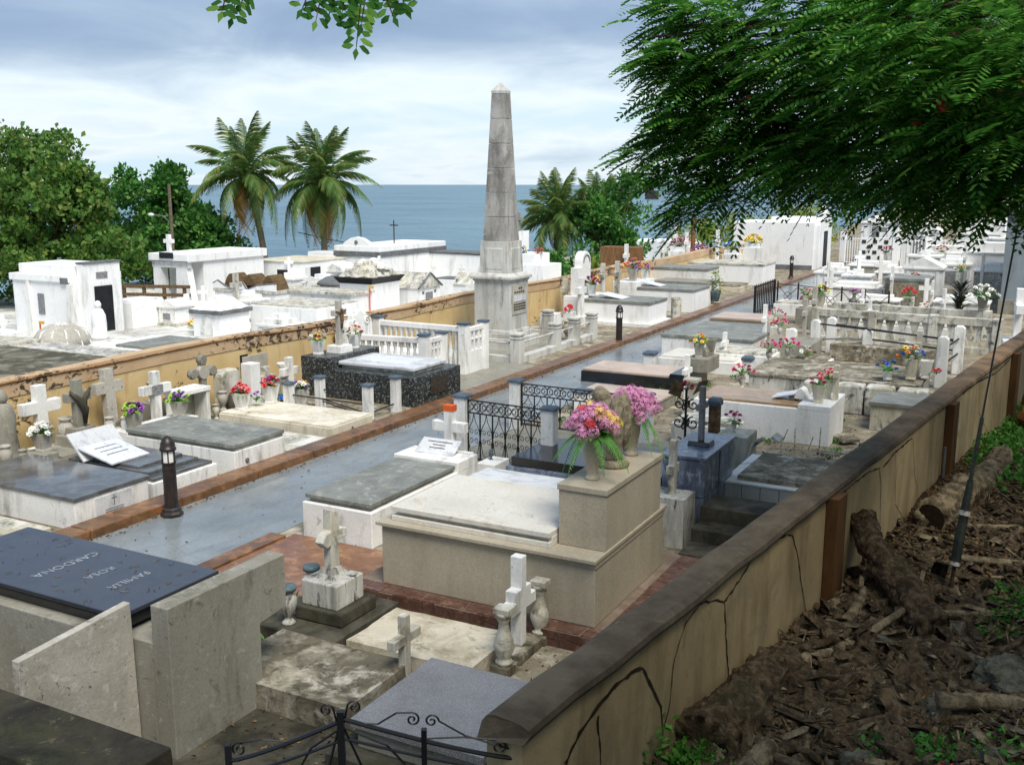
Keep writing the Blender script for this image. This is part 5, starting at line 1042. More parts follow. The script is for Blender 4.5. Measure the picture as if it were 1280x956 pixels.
r = thing('headstone', 'tall white arched headstone on long white tomb', 'headstone', (-13.65, 30.7, .85), math.pi / 2); MB().prism([(-.36, 0), (.36, 0)] + [(.36 * math.cos(t_ * math.pi / 12), 1.05 + .36 * math.sin(t_ * math.pi / 12)) for t_ in range(13)], -.14, .14).build('slab', 'white_paint', r, bev=.02); m = MB(); m.tube([(.24 * math.cos(t_ * math.pi / 12), -.15, 1.05 + .24 * math.sin(t_ * math.pi / 12)) for t_ in range(13)], .02, 5); m.build('arch_moulding', 'grey_band', r); box('shoulder', 'white_paint', r, -.62, -.36, -.14, .14, 0, .9)
pot('white pot with dark red flowers on long white tomb', (-13.2, 30.5, .85), .26, .36, 'white_paint'); bouquet('dark red purple and yellow flowers on long white tomb', (-13.2, 30.5, 1.2), ['petal_crimson', 'petal_crimson', 'petal_purple', 'petal_yellow', 'petal_white'], 20, .3, .03, 1.6, seed=122)
pl = thing('inscribed_plate', 'white open book plate on long white tomb', 'plaque', (-12.5, 30.7, .80)); o = MB().box(-.4, .4, -.35, .35, 0, .02).build('plate', 'paper_white', pl); o.rotation_euler = (0, RAD(9), 0); o.location.z = .06
tomb('white tomb with grey slab next along the path, behind the long white tomb', -14.0, -11.0, 34.2, 36.0, .72, 'white_clean', (-.02, .09), 'grey_slab', head=('-x', .9, .98))
tomb('grey slab tomb partly hidden behind its white neighbour by potted plant', -13.4, -11.3, 36.8, 38.2, .72, 'white_paint', (-.02, .1), 'concrete')
pot('grey pot with mixed orange and purple flowers on white tomb head', (-13.4, 34.6, .98), .34, .45, 'concrete_pale'); bouquet('mixed orange purple and yellow flowers on white tomb head', (-13.4, 34.6, 1.4), ['petal_orange', 'petal_yellow', 'petal_purple', 'petal_salmon'], 22, .42, .03, 1.8, seed=123); bouquet('small dark purple flowers beside mixed flowers', (-13.3, 35.6, 1.3), ['petal_crimson', 'petal_purple'], 9, .25, .03, 1.6, seed=124); pot('white pot of dark purple flowers on white tomb head', (-13.3, 35.6, .98), .3, .36, 'white_paint')
cross('slim white figure cross left of the white tomb head', (-13.9, 33.0, 0), .4, 1.7, .16, .14, 1.25, 'white_old', math.pi / 2, [(.5, .4, .5)]); cross('slim white cross with figure beside mixed flowers', (-13.6, 33.6, 0), .4, 1.75, .16, .14, 1.3, 'white_old', math.pi / 2, [(.5, .4, .5)])
pl = thing('inscribed_plate', 'white plate propped on the white tomb behind the long one', 'plaque', (-12.7, 34.9, .82)); o = MB().box(-.35, .35, -.3, .3, 0, .02).build('plate', 'paper_white', pl); o.rotation_euler = (0, RAD(10), 0); o.location.z = .06
r = thing('litter_bin', 'small white cylinder bin standing at the kerb', 'bin', (-11.1, 32.7, 0)); MB().lathe([(.17, 0), (.17, .62), (.18, .63), (.18, .68), (.15, .68), (.14, .5)], 14).build('body', 'white_old', r, smooth=False)
r = thing('potted_plant', 'leafy yellowish plant in dark pot on the kerb', 'plant', (-11.15, 37.3, .1)); urn_ = MB().lathe([(.12, 0), (.14, .05), (.2, .3), (.22, .4), (.19, .41)], 12).build('pot', 'teal_glaze', r, smooth=True); m = MB(); rr = random.Random(4)
for i in range(110):
    a = rr.uniform(0, 6.28); z = rr.uniform(.3, 1.1); leaf_quad(m, (rr.gauss(0, .12), rr.gauss(0, .12), z), (math.cos(a), math.sin(a), rr.uniform(.1, 1.2)), rr.uniform(.12, .24), .07, .3, 2)
m.build('leaves', 'leaf_yellowgreen', r)
tomb('large plain white tomb before the white mausoleum', -15.0, -11.35, 45.0, 47.2, .85, 'white_clean', (-.02, .08), 'white_old'); tomb('low broken slabs beside the kerb before large white tomb', -13.5, -11.4, 41.5, 43.4, .22, 'plaster_slab', (.1, .06), 'mossy_slab')
tomb('white panelled tomb with grey slab behind the potted plant', -16.0, -12.4, 40.2, 41.8, .95, 'white_paint', (-.02, .1), 'grey_slab')
for k_, (x, y, h, lb) in enumerate(((-16.2, 41.0, 1.9, 'left of panelled tomb'), (-15.5, 43.6, 2.0, 'behind panelled tomb'), (-15.8, 47.8, 2.2, 'behind large white tomb, left'), (-14.4, 48.2, 2.3, 'behind large white tomb, right'), (-17.2, 50.2, 2.4, 'by wooden post'))): cross('white cross ' + lb, (x, y, 0), .5, h, .17, .14, h * .74, 'white_paint', math.pi / 2, [(.6, .5, h * .35)])
for k_, (x, y, z, c, s_, lb) in enumerate(((-15.2, 48.2, 1.35, ['petal_magenta', 'petal_purple'], 1.6, 'magenta flowers behind large white tomb'), (-14.0, 49.4, 1.5, ['petal_white', 'petal_blue', 'petal_lime'], 1.6, 'white and pale blue flowers behind large white tomb'), (-13.2, 50.2, 1.8, ['petal_yellow'], 1.8, 'yellow flowers left of white mausoleum'), (-16.6, 49.0, 1.6, ['petal_crimson', 'petal_pink'], 1.6, 'crimson and pink flowers right of wooden post'), (-17.5, 52.5, 1.6, ['petal_white', 'petal_lime', 'petal_red'], 1.6, 'white red and green flowers left of wooden post'))):
    tomb('white stepped pedestal under ' + lb, x - .4, x + .4, y - .4, y + .4, z - .45, 'white_paint', (.08, .2), 'white_clean', name='stone_pillar', cat='pillar'); bouquet(lb, (x, y, z - .25), c, 22, .45, .06, s_ * 1.3, seed=140 + k_)
r = thing('wooden_post', 'brown wooden pole standing among far white graves', 'pole', (-16.6, 51.2, 0)); MB().tube([(0, 0, 0), (.02, 0, 2.9)], [.13, .11], 10).build('pole', 'wood', r); MB().box(-.16, .16, -.16, .16, 0, .1).build('foot', 'concrete', r)
# white mausoleum at end of path
r = thing('mausoleum', 'plain white gabled mausoleum with dark door beside end of the path', 'mausoleum', (-13.2, 56.0, 0))
box('wall', 'white_clean', r, -2.2, 2.05, -1.6, 1.7, 0, 2.45, .03); MB().prism([(-1.5, 2.3), (-1.55, 0), (1.62, 0), (1.6, 2.3), (1.3, 2.75), (.25, 3.0), (.1, 3.25), (-.1, 3.25), (-.2, 3.0), (-1.2, 2.75)], 2.05, 2.3, 'x').build('gable_front', 'white_clean', r, bev=.02)
box('door', 'door_dark', r, 2.29, 2.32, -.45, .5, .05, 1.95, .004); box('parapet', 'white_clean', r, -.4, 1.6, -.9, .9, 2.45, 2.7, .02); box('step', 'grey_band', r, -2.5, 2.0, -1.75, -1.6, 0, .25)
# ================================================================== lower cemetery behind the ochre wall (ground at -1 m)
ZL = -1.0
r = thing('mausoleum', 'white flat roofed mausoleum with black door at far left', 'mausoleum', (-32.3, 25.9, ZL))
box('wall', 'white_clean', r, -1.7, 1.5, -1.1, 1.1, 0, 1.95, .02); box('cornice', 'white_clean', r, -1.78, 1.42, -1.18, 1.18, 1.95, 2.2, .02); box('parapet', 'white_clean', r, -1.5, 1.3, -.95, .95, 2.2, 2.55, .03)
box('front_wall', 'white_clean', r, 1.42, 1.75, -.8, .85, 0, 2.6, .02); box('front_coping', 'grey_band', r, 1.40, 1.80, -.82, .87, 2.6, 2.66, .01)
box('door', 'door_dark', r, 1.755, 1.785, -.38, .42, .12, 1.78, .01); box('name_plate', 'plaque', r, 1.755, 1.77, -.25, .25, 2.05, 2.28, .004); box('vent', 'plaque', r, -.35, -.02, -1.13, -1.1, .75, 1.5, .004)
box('corner_block', 'grey_band', r, 1.0, 1.40, -1.2, -1.181, 1.9, 2.12, 0); MB().prism([(-.9, 0), (-.62, 0), (-.72, 1.95), (-.82, 1.95)], -1.22, -1.1).build('buttress', 'white_paint', r); MB().prism([(1.15, 0), (1.5, 0), (1.5, 1.9), (1.35, 1.9)], -1.22, -1.1).build('buttress', 'white_paint', r)
box('red_notice', 'red_paint', r, 1.30, 1.48, -1.14, -1.125, .85, 1.08, 0)
tomb('white low annex wall right of far left mausoleum', -31.9, -30.7, 27.3, 28.9, 1.0, 'white_clean', (.05, .06), 'white_paint', z0=ZL)
r = thing('mausoleum', 'white portico mausoleum with small cross on its roof', 'mausoleum', (-33.4, 34.0, ZL))
box('wall', 'white_clean', r, -1.0, 1.05, -1.2, 2.6, 0, 2.15, .02); box('roof', 'white_clean', r, -1.15, 1.15, -2.2, 2.75, 2.15, 2.5, .03); box('lintel', 'white_paint', r, -1.05, 1.05, -2.1, -1.9, 1.9, 2.15, .01)
MB().box(-1.0, -.55, -2.1, -1.7, 0, 1.9, -.0, 0).build('pillar', 'white_clean', r); MB().prism([(.25, 0), (1.25, 0), (.95, 1.9), (.35, 1.9)], -2.1, -1.75).build('pillar', 'white_clean', r); box('door', 'door_dark', r, -.4, .25, -1.23, -1.2, .1, 1.85, .004); box('floor', 'concrete', r, -1.1, 1.1, -2.2, -1.2, 0, .1)
box('name_plate', 'black_granite', r, -.45, .35, -2.24, -2.21, 2.3, 2.55, .004); MB().prism(cross_outline(.5, .8, .16, .52), -2.1, -1.95).xf(Matrix.Translation((-.05, 0, 2.5))).build('roof_cross', 'white_clean', r); box('ledge', 'grey_band', r, -1.16, 1.16, -2.21, -2.2, 2.16, 2.2, 0)
r = thing('mausoleum', 'low white mausoleum with brown stained flat roof beside portico mausoleum', 'mausoleum', (-32.2, 38.3, ZL)); box('wall', 'white_clean', r, -1.4, 1.6, -1.2, 2.2, 0, 1.85, .02); box('roof', 'cream_paint', r, -1.45, 1.65, -1.25, 2.25, 1.85, 1.90, .01); box('doorway', 'door_dark', r, 1.6, 1.62, -.7, .2, .1, 1.6, .004); box('side_door', 'door_dark', r, .2, .9, -1.22, -1.2, .1, 1.5, .004)
r = thing('vault', 'white vault with wavy grey edged parapet and brown vaulted humps', 'tomb', (-29.9, 33.4, ZL))
box('body', 'white_clean', r, -1.6, 1.7, -.9, 1.6, 0, .95, .02); box('cornice', 'white_old', r, -1.65, 1.75, -.95, 1.65, .95, 1.08, .01)
wave = [(-1.65, 1.25), (-1.4, 1.38), (-.9, 1.12), (-.55, 1.05), (-.3, 1.3), (-.05, 1.36), (.2, 1.05), (.8, 1.25), (1.7, 1.35)]
MB().prism([(-1.65, 1.08), (1.7, 1.08)] + wave[::-1], -.95, -.8).build('parapet', 'white_clean', r); MB().tube([(x, -.9, z + .02) for x, z in wave], .05, 6).build('parapet_edge', 'grey_band', r)
for x in (-.85, .15, 1.2): 
    MB().prism([(x - .42 + .0, 1.08)] + [(x - .42 + .84 * t_ / 8, 1.08 + .62 * math.sin(math.pi * t_ / 8)) for t_ in range(1, 8)] + [(x + .42, 1.08)], -.72, .1).build('vault_hump', 'old_wood', r)
cross('plain white cross rising before wavy parapet vault', (-28.9, 31.0, ZL), .55, 1.9, .2, .15, 1.45, 'white_old', math.pi / 2)
r = thing('stone_pillar', 'square white grave pillar with arched niche and rubble top behind the ochre wall', 'pillar', (-26.6, 27.7, ZL)); box('shaft', 'white_clean', r, -.65, .65, -.75, .75, 0, .85, .02); box('cornice', 'grey_band', r, -.75, .75, -.85, .85, .85, 1.0, .02); MB().box(-.7, .7, -.8, .8, 1.0, 1.42, .5, .5).build('rubble_top', 'white_paint', r, rough=.25, cuts=4)
MB().prism([(-.3, .1), (.3, .1)] + [(.3 * math.cos(t_ * math.pi / 8), .5 + .3 * math.sin(t_ * math.pi / 8)) for t_ in range(9)], -.77, -.75).build('niche_plate', 'white_paint', r)
r = thing('stone_pillar', 'square white grave pillar with black cornice and heaped stones on top', 'pillar', (-25.1, 34.8, ZL)); box('shaft', 'white_clean', r, -.8, .8, -1.0, 1.0, 0, 1.45, .02); MB().box(-.8, .8, -1.0, 1.0, 1.42, 1.68, -.18, -.18).build('cornice', 'door_dark', r); m = MB(); rr = random.Random(44)
m.box(-.8, .8, -1.0, 1.0, 1.68, 2.3, .5, .6).build('stone_heap', 'white_old', r, rough=.35, cuts=4)
for i in range(16):
    a = rr.uniform(0, 6.28); q = rr.uniform(.2, .8); o = MB().lathe([(.04, 0), (.2, .06), (.19, .17), (.05, .24)], 6).build('stone', 'white_paint', r, (q * math.cos(a), q * math.sin(a), 2.28 - q * .55), a, rough=.08)
box('brown_plate', 'rust_plaster', r, -.95, -.82, -.9, -.4, .5, 1.0)
tomb('long low white vault with stained flat top behind ochre wall', -26.3, -23.2, 28.9, 31.6, 1.0, 'white_clean', (.1, .05), 'white_old', z0=ZL)
tomb('white vault block with cracked dirty roof slab behind ochre wall', -27.0, -24.0, 32.0, 33.4, 1.15, 'white_clean', (-.08, .1), 'white_old', z0=ZL)
r = tomb('white vault with low stepped grey dome roof', -28.6, -25.9, 34.8, 37.0, 1.15, 'white_old', None, z0=ZL); MB().lathe([(1.2, 1.15), (1.15, 1.25), (.8, 1.45), (.3, 1.55)], 16).build('dome', 'grey_band', r, smooth=True)
cross('white headstone cross on vault left of black cornice pillar', (-27.6, 33.9, ZL), .5, 2.0, .18, .14, 1.5, 'white_paint', math.pi / 2, [(.6, .5, .9)])
r = thing('mausoleum', 'small white mausoleum with black barred opening in the middle distance', 'mausoleum', (-33.0, 43.0, ZL)); box('wall', 'white_clean', r, -1.4, 1.2, -1.4, 2.0, 0, 1.75, .02); box('attic', 'white_clean', r, -1.0, 1.0, -1.2, 1.2, 1.75, 2.0, .02); box('barred_opening', 'door_dark', r, -1.2, -.3, -1.43, -1.4, .3, 1.4, .004); box('roof', 'grey_band', r, -1.45, 1.25, 1.2, 2.1, 1.75, 1.85, .01); MB().prism([(-2.6, .9), (-1.4, 1.35), (-1.4, 0), (-2.6, 0)], -1.4, 1.0).build('sloped_wing', 'white_old', r)
for i in range(6): MB().box(-1.15 + i * .16, -1.11 + i * .16, -1.455, -1.432, .3, 1.4).build('bar', 'iron', r)
r = thing('mausoleum', 'tall white mausoleum with grey band and curved pediment against the sea', 'mausoleum', (-30.1, 43.5, ZL)); box('wall', 'white_clean', r, -1.3, 1.35, -2.8, 3.2, 0, 1.95, .02); box('band', 'grey_band', r, -1.36, 1.41, -2.86, 3.26, 1.95, 2.18, .01); box('parapet', 'white_clean', r, -1.33, 1.38, -2.83, 3.23, 2.18, 2.45, .02)
MB().prism([(-.85, 2.44), (.85, 2.44), (.75, 2.6), (.35, 2.82), (0, 2.88), (-.35, 2.82), (-.75, 2.6)], -2.8, -2.5).build('pediment', 'white_clean', r, bev=.02); MB().lathe([(.1, 0), (.1, .03)], 12).xf(Matrix.Translation((.0, -2.8, 2.62)) @ Matrix.Rotation(math.pi / 2, 4, 'X')).build('roundel', 'grey_band', r); box('window', 'door_dark', r, .6, .85, -2.83, -2.8, .9, 1.4, 0)
MB().tube([(.3, 0, 2.4), (.3, 0, 3.6)], .03, 5).tube([(.05, 0, 3.35), (.55, 0, 3.35)], .03, 5).build('roof_cross', 'rusty_iron', r)
r = thing('vault_row', 'long white burial niche wall sloping up to a gable left of the obelisk', 'tomb', (-28.0, 46.0, ZL)); MB().prism([(-3.2, 0), (4.2, 0), (4.2, 3.1), (3.0, 1.85), (-3.2, 1.9)], -.8, .8).build('wall', 'white_clean', r); box('roof_edge', 'grey_band', r, -3.2, 2.95, -.85, .85, 1.9, 1.98, 0); 
for i in range(3): MB().prism(cross_outline(.3, .7, .08, .48), -.83, -.80).xf(Matrix.Translation((-2.2 + i * 1.7, 0, .7))).build('relief_cross', 'white_paint', r)
MB().lathe([(.5, 0), (.5, .05)], 20).xf(Matrix.Translation((2.6, -.8, 1.0)) @ Matrix.Rotation(math.pi / 2, 4, 'X')).build('round_panel', 'white_paint', r); MB().prism(cross_outline(.5, 1.0, .15, .7), -.1, .1).xf(Matrix.Translation((4.0, 0, 3.0))).build('gable_cross', 'concrete', r)
def house(label, x, y, w, d, h, roof):
    r = thing('house_tomb', label, 'tomb', (x, y, ZL)); box('wall', 'white_clean', r, -w / 2, w / 2, -d / 2, d / 2, 0, h, .01)
    MB().prism([(-d / 2 - .05, h), (d / 2 + .05, h), (0, h + roof)], -w / 2 - .05, w / 2 + .08, 'x').build('roof', 'white_old', r); MB().tube([(w / 2 + .09, -d / 2 - .05, h), (w / 2 + .09, 0, h + roof), (w / 2 + .09, d / 2 + .05, h)], .045, 5).build('gable_edge', 'grey_band', r)
    box('door', 'plaque', r, w / 2 + .002, w / 2 + .02, -.28, .28, .1, h * .8, 0); box('plate', 'grey_band', r, w / 2 + .002, w / 2 + .02, -.55, -.4, h * .75, h * .85, 0); box('plate', 'grey_band', r, w / 2 + .002, w / 2 + .02, .4, .55, h * .75, h * .85, 0)
house('small house shaped white tomb with grey gable trim', -24.8, 37.3, 2.0, 1.8, 1.05, .62); house('smaller house shaped white tomb near ochre wall and obelisk', -23.4, 40.2, 1.2, 1.1, .95, .5)
tomb('low white vault between house shaped tombs and niche wall', -26.5, -23.6, 42.0, 43.2, .9, 'white_clean', (.05, .06), 'grey_band', z0=ZL)
for k_, (lb, x, y, hh) in enumerate((('yellow topped survey stake by the dome shaped grave', -31.1, 23.6, .62), ('yellow topped survey stake by black cornice pillar', -23.9, 33.1, 1.35))):
    r = thing('survey_stake', lb, 'stake', (x, y, ZL)); MB().box(-.02, .02, -.02, .02, 0, hh).build('stick', 'orange_paint', r); MB().box(-.03, .2, -.025, .025, hh, hh + .1).build('flag', 'yellow_paint', r)
# dark flat roof and pale slabs just beyond the wall
tomb('broad flat mossy dark roof slab just behind ochre wall at left edge', -26.5, -17.0, 11.5, 18.3, .85, 'roof_dark', (-.1, .12), 'roof_dark', name='flat_roof', cat='roof', z0=ZL)
tomb('blotched black and white slab grave behind mossy dark roof', -27.5, -20.5, 19.0, 21.3, .5, 'white_black', [(.2, .1, 0)], 'white_black', z0=ZL); tomb('white slab grave with grey centre slab behind ochre wall', -26.8, -21.3, 22.0, 24.6, .40, 'white_paint', [(.2, .08, .8)], 'grey_slab', z0=ZL); tomb('blotched low slab grave behind mossy roof at far left', -31.0, -27.9, 18.5, 21.5, .5, 'white_old', [(.2, .1, 0)], 'white_old', z0=ZL)
r = thing('dome_grave', 'pale grey shell shaped dome grave in front of far left mausoleum', 'grave', (-29.9, 23.5, ZL)); MB().lathe([(.95, 0), (.92, .25), (.75, .5), (.4, .68), (.05, .72)], 18).build('dome', 'concrete_pale', r, smooth=True)
for k_ in range(5): 
    a = k_ * .55 - 1.1 - .5; MB().tube([(.96 * math.cos(a), .96 * math.sin(a), .02), (.78 * math.cos(a), .78 * math.sin(a), .48), (.1 * math.cos(a), .1 * math.sin(a), .73)], .03, 5).build('rib', 'white_paint', r)
r = thing('saint_statue', 'white veiled saint statue beside black door of far left mausoleum', 'statue', (-29.8, 25.0, ZL)); MB().lathe([(.3, 0), (.3, .12), (.24, .14), (.26, .5), (.24, .85), (.15, 1.05), (.06, 1.12)], 14).build('robe', 'white_clean', r, smooth=True); MB().lathe([(.03, 1.08), (.11, 1.13), (.12, 1.24), (.07, 1.34), (.02, 1.36)], 12).build('head', 'white_clean', r, smooth=True)
for k_, (x, y, h, lb) in enumerate(((-33.6, 22.5, 1.5, 'at far left edge, tall one'), (-32.6, 23.2, .9, 'grey one at far left edge'), (-30.2, 29.6, 1.15, 'between left mausoleum and portico mausoleum'), (-24.0, 43.5, 1.6, 'just left of obelisk'))): cross('white grave cross ' + lb, (x, y, ZL), h * .5, h, .2, .14, h * .68, 'white_clean', math.pi / 2 + .2, [(.5, .4, .2)])
bouquet('orange and yellow flowers at far left edge', (-32.2, 22.3, ZL + .4), ['petal_orange', 'petal_yellow', 'petal_white'], 12, .3, .1, 1.7, seed=161); tomb('white round topped grave under orange flowers at far left edge', -33.0, -31.2, 21.7, 23.0, .42, 'white_clean', (.1, .05), 'white_paint', z0=ZL)
tomb('white block with small finials before portico mausoleum', -30.4, -28.9, 29.5, 30.8, .75, 'white_clean', (.05, .05), 'white_paint', z0=ZL); bouquet('red flowers before portico mausoleum', (-27.9, 28.9, ZL + .8), ['petal_red'], 8, .2, .05, 1.7, seed=162); bouquet('coloured flowers low beside arched niche pillar', (-27.9, 27.9, ZL + .1), ['petal_orange', 'petal_yellow', 'petal_blue', 'petal_lime'], 18, .45, .1, 1.8, seed=163); tomb('white pillar under red flowers before portico mausoleum', -28.1, -27.7, 28.7, 29.1, .75, 'white_paint', z0=ZL, name='stone_pillar', cat='pillar')
r = thing('timber_fence', 'old grey brown timber fence between left mausoleums', 'fence', (-36.5, 30.0, ZL), .35)
for i in range(6): MB().box(i * .9 - .06, i * .9 + .06, -.06, .06, 0, 1.2).build('post', 'old_wood', r)
for z in (.35, .75, 1.1): MB().box(-.2, 4.8, -.09, -.06, z, z + .14).build('plank', 'old_wood', r)
# right of the obelisk, beyond the wall
tomb('white double box grave with toys and flowers behind ochre wall', -24.2, -21.5, 43.8, 45.8, 1.6, 'white_clean', [(.1, .5, .5)], 'white_clean', z0=ZL)
cross('white cross on sloping grave between obelisk and toy grave', (-22.8, 42.4, ZL + .9), .6, 1.2, .18, .14, .85, 'white_clean', math.pi / 2); tomb('white sloping grave under cross right of obelisk', -23.6, -22.0, 41.8, 43.0, .9, 'white_clean', z0=ZL)
for k_, (x, y, c, lb) in enumerate(((-23.9, 44.3, ['petal_orange', 'petal_white', 'petal_yellow'], 'orange and white flowers on toy grave'), (-23.0, 44.6, ['petal_blue', 'petal_yellow'], 'blue and yellow flowers on toy grave'), (-22.2, 44.7, ['petal_red', 'petal_salmon'], 'red flowers on top of toy grave'))): bouquet(lb, (x, y, ZL + 2.1 - (.5 if k_ == 0 else 0)), c, 12, .3, .05, 1.8, seed=170 + k_)
r = thing('brown_block', 'brown stained block on the ochre wall beside the fern bush', 'block', (-16.6, 41.6, -1)); box('block', 'wood', r, -.9, .8, -.4, .4, 0, 2.75, .02)
r = thing('party_tent', 'white tent roof beyond the graves by the sea', 'tent', (-23.5, 66.0, -2.2)); MB().prism([(-3.0, 1.4), (3.0, 1.4), (3.0, 2.0), (1.9, 2.9), (-1.9, 2.9), (-3.0, 2.0)], -2, 2).build('canopy', 'tent', r)
for x in (-2.9, 2.9):
    for y in (-1.9, 1.9): MB().tube([(x, y, -.6), (x, y, 1.5)], .05, 6).build('pole', 'grey_band', r)
# utility lamp post and wires
r = thing('street_lamp', 'slender grey street lamp with curved arm before dark green tree', 'lamp', (-36.6, 35.2, ZL)); MB().tube([(0, 0, 0), (0, 0, 5.4)], [.1, .07], 8).build('pole', 'palm_bark', r); MB().tube([(0, 0, 3.6), (-.3, -.2, 3.95), (-.7, -.45, 4.0)], .025, 5).build('arm', 'grey_band', r); MB().lathe([(.02, 0), (.12, .03), (.16, .1), (.05, .16)], 10, -.75, -.48, 3.92).build('lamp_head', 'frosted', r, smooth=True)
o = MB().tube([(-35.6 + 9 * t_, 43.0 + 3.5 * t_, 1.9 - 1.0 * t_ - .35 * math.sin(math.pi * t_)) for t_ in [i / 10 for i in range(11)]], .02, 4).build('cable', 'cable'); tag(o, 'thin sagging wire crossing in front of the sea between palms and mausoleum', 'wire')
r = thing('fishing_pole', 'thin bare masts and wire at shoreline right of palms', 'pole', (-20.5, 60.0, -1)); MB().tube([(0, 0, 0), (0, 0, 3.2)], .04, 5).build('mast', 'grey_band', r); MB().tube([(3.6, 1.2, 0), (3.6, 1.2, 3.0)], .04, 5).build('mast', 'grey_band', r); MB().tube([(0, 0, 2.2), (1.8, .6, 2.6), (3.6, 1.2, 2.7)], .015, 4).build('wire', 'cable', r)
# sea structures
r = thing('sea_platform', 'dark ruined mooring block standing in the sea', 'platform', (-253, 686, -6.5)); box('block', 'sea_block', r, -4, 4, -3, 3, 0, 6.2, .1); MB().box(-2, 1.5, -1, 1, 6.2, 8.6, .6, .3).build('wreckage', 'rusty_iron', r); MB().tube([(0, 0, 8), (.3, 0, 10)], .2, 5).tube([(2, 0, 6), (2.6, 0, 8.6)], .15, 5).build('mast', 'rusty_iron', r)
r = thing('pier', 'long pale pier on the horizon behind mooring block', 'pier', (-900, 2070, -6.5), math.atan2(.47, .88))
box('deck', 'pier_grey', r, 0, 460, -6, 6, 10.5, 13.5, 0)
for i in range(24): MB().box(i * 20 + 2, i * 20 + 7, -4, 4, 0, 10.5).build('pile', 'pier_grey', r)
box('hut', 'sea_block', r, 110, 118, -4, 4, 13.5, 21, 0)
# smaller crypts packed between the larger ones
def crypt(label, x, y, w, d, h, kind, z0=0.):
    r = thing('crypt', label, 'tomb', (x, y, z0)); hx, hy = w / 2, d / 2
    box('plinth', 'white_old', r, -hx - .06, hx + .06, -hy - .06, hy + .06, 0, .12, .01); box('body', 'white_clean', r, -hx, hx, -hy, hy, .12, h, .015); box('cornice', 'white_paint', r, -hx - .07, hx + .07, -hy - .07, hy + .07, h, h + .09, .012)
    for s_ in (-1, 1): MB().box(s_ * hx * .78 - .06, s_ * hx * .78 + .06, -hy - .03, -hy, .12, h).build('pilaster', 'white_paint', r, bev=.006)
    fr = MB().box(-hx * .5, hx * .5, -hy - .03, -hy - .002, .2, h - .12).build('niche_frame', 'white_paint', r, bev=.01); MB().box(-hx * .4, hx * .4, -hy - .045, -hy - .031, .26, h - .2).build('niche_plate', 'plaque', fr)
    if kind == 'gable': MB().prism([(-hx - .05, h + .09), (hx + .05, h + .09), (0, h + .09 + w * .28)], -hy - .04, hy + .04).build('gable', 'white_paint', r, bev=.01)
    if kind == 'step': box('top_step', 'white_paint', r, -hx * .7, hx * .7, -hy * .7, hy * .7, h + .09, h + .26, .015); box('top_block', 'white_clean', r, -hx * .4, hx * .4, -hy * .4, hy * .4, h + .26, h + .42, .015)
    if kind == 'cross':
        box('pedestal', 'white_paint', r, -.18, .18, -.18, .18, h + .09, h + .3, .01); MB().prism(cross_outline(.42, .7, .13, .46), -.06, .06).build('cross', 'white_clean', r, (0, 0, h + .3), .5, .01)
    return r
for a in (('small gabled white crypt right of far left mausoleum annex', -30.2, 29.0, .9, .9, .7, 'gable', ZL), ('stepped white crypt before portico mausoleum', -28.9, 31.6, 1.3, 1.1, .75, 'step', ZL), ('white crypt with cross left of barred mausoleum', -31.2, 37.0, 1.4, 1.2, 1.1, 'cross', ZL), ('stepped white crypt behind the wavy parapet vault', -29.2, 36.9, 1.4, 1.2, 1.0, 'step', ZL), ('gabled white crypt before banded mausoleum, left one', -30.2, 39.6, 1.2, 1.2, 1.3, 'gable', ZL), ('white crypt with cross before banded mausoleum, right one', -28.0, 39.6, 1.2, 1.2, 1.1, 'cross', ZL), ('stepped white crypt between black cornice pillar and niche wall', -26.7, 40.6, 1.5, 1.2, .9, 'step', ZL), ('gabled white crypt left of obelisk above ochre wall', -21.8, 38.4, 1.2, 1.2, .9, 'gable', ZL), ('white crypt with cross above ochre wall left of obelisk', -20.4, 35.6, 1.0, 1.0, .8, 'cross', ZL), ('stepped white crypt behind ochre wall near the arched niche pillar', -23.4, 27.2, 1.2, 1.0, .62, 'step', ZL), ('white crypt with cross beside far left mausoleum annex', -28.6, 28.9, .8, .8, .6, 'cross', ZL),
          ('stepped white crypt beyond the rusty fence, left one', -8.0, 43.6, 1.4, 1.2, .8, 'step'), ('white crypt with cross beyond the rusty fence, right one', -6.9, 42.4, 1.0, 1.0, .8, 'cross'), ('gabled white crypt beyond the yellow brown panel tomb', -4.6, 43.8, 1.4, 1.2, 1.1, 'gable'), ('white crypt with cross before far barred fence', -5.2, 49.4, 1.3, 1.2, 1.2, 'cross'), ('stepped white crypt far right before barred fence', -3.9, 47.6, 1.4, 1.2, 1.0, 'step'), ('gabled white crypt behind barred fence, left one', -6.4, 58.8, 1.8, 1.5, 1.9, 'gable'), ('gabled white crypt behind barred fence, right one', -3.6, 60.8, 2.0, 1.5, 2.4, 'gable'), ('stepped white crypt behind chequered screen', -9.0, 62.2, 2.0, 1.5, 2.2, 'step'), ('white crypt with cross left of grey blue building', -2.2, 52.6, 1.4, 1.3, 1.9, 'cross')):
    crypt(*a)
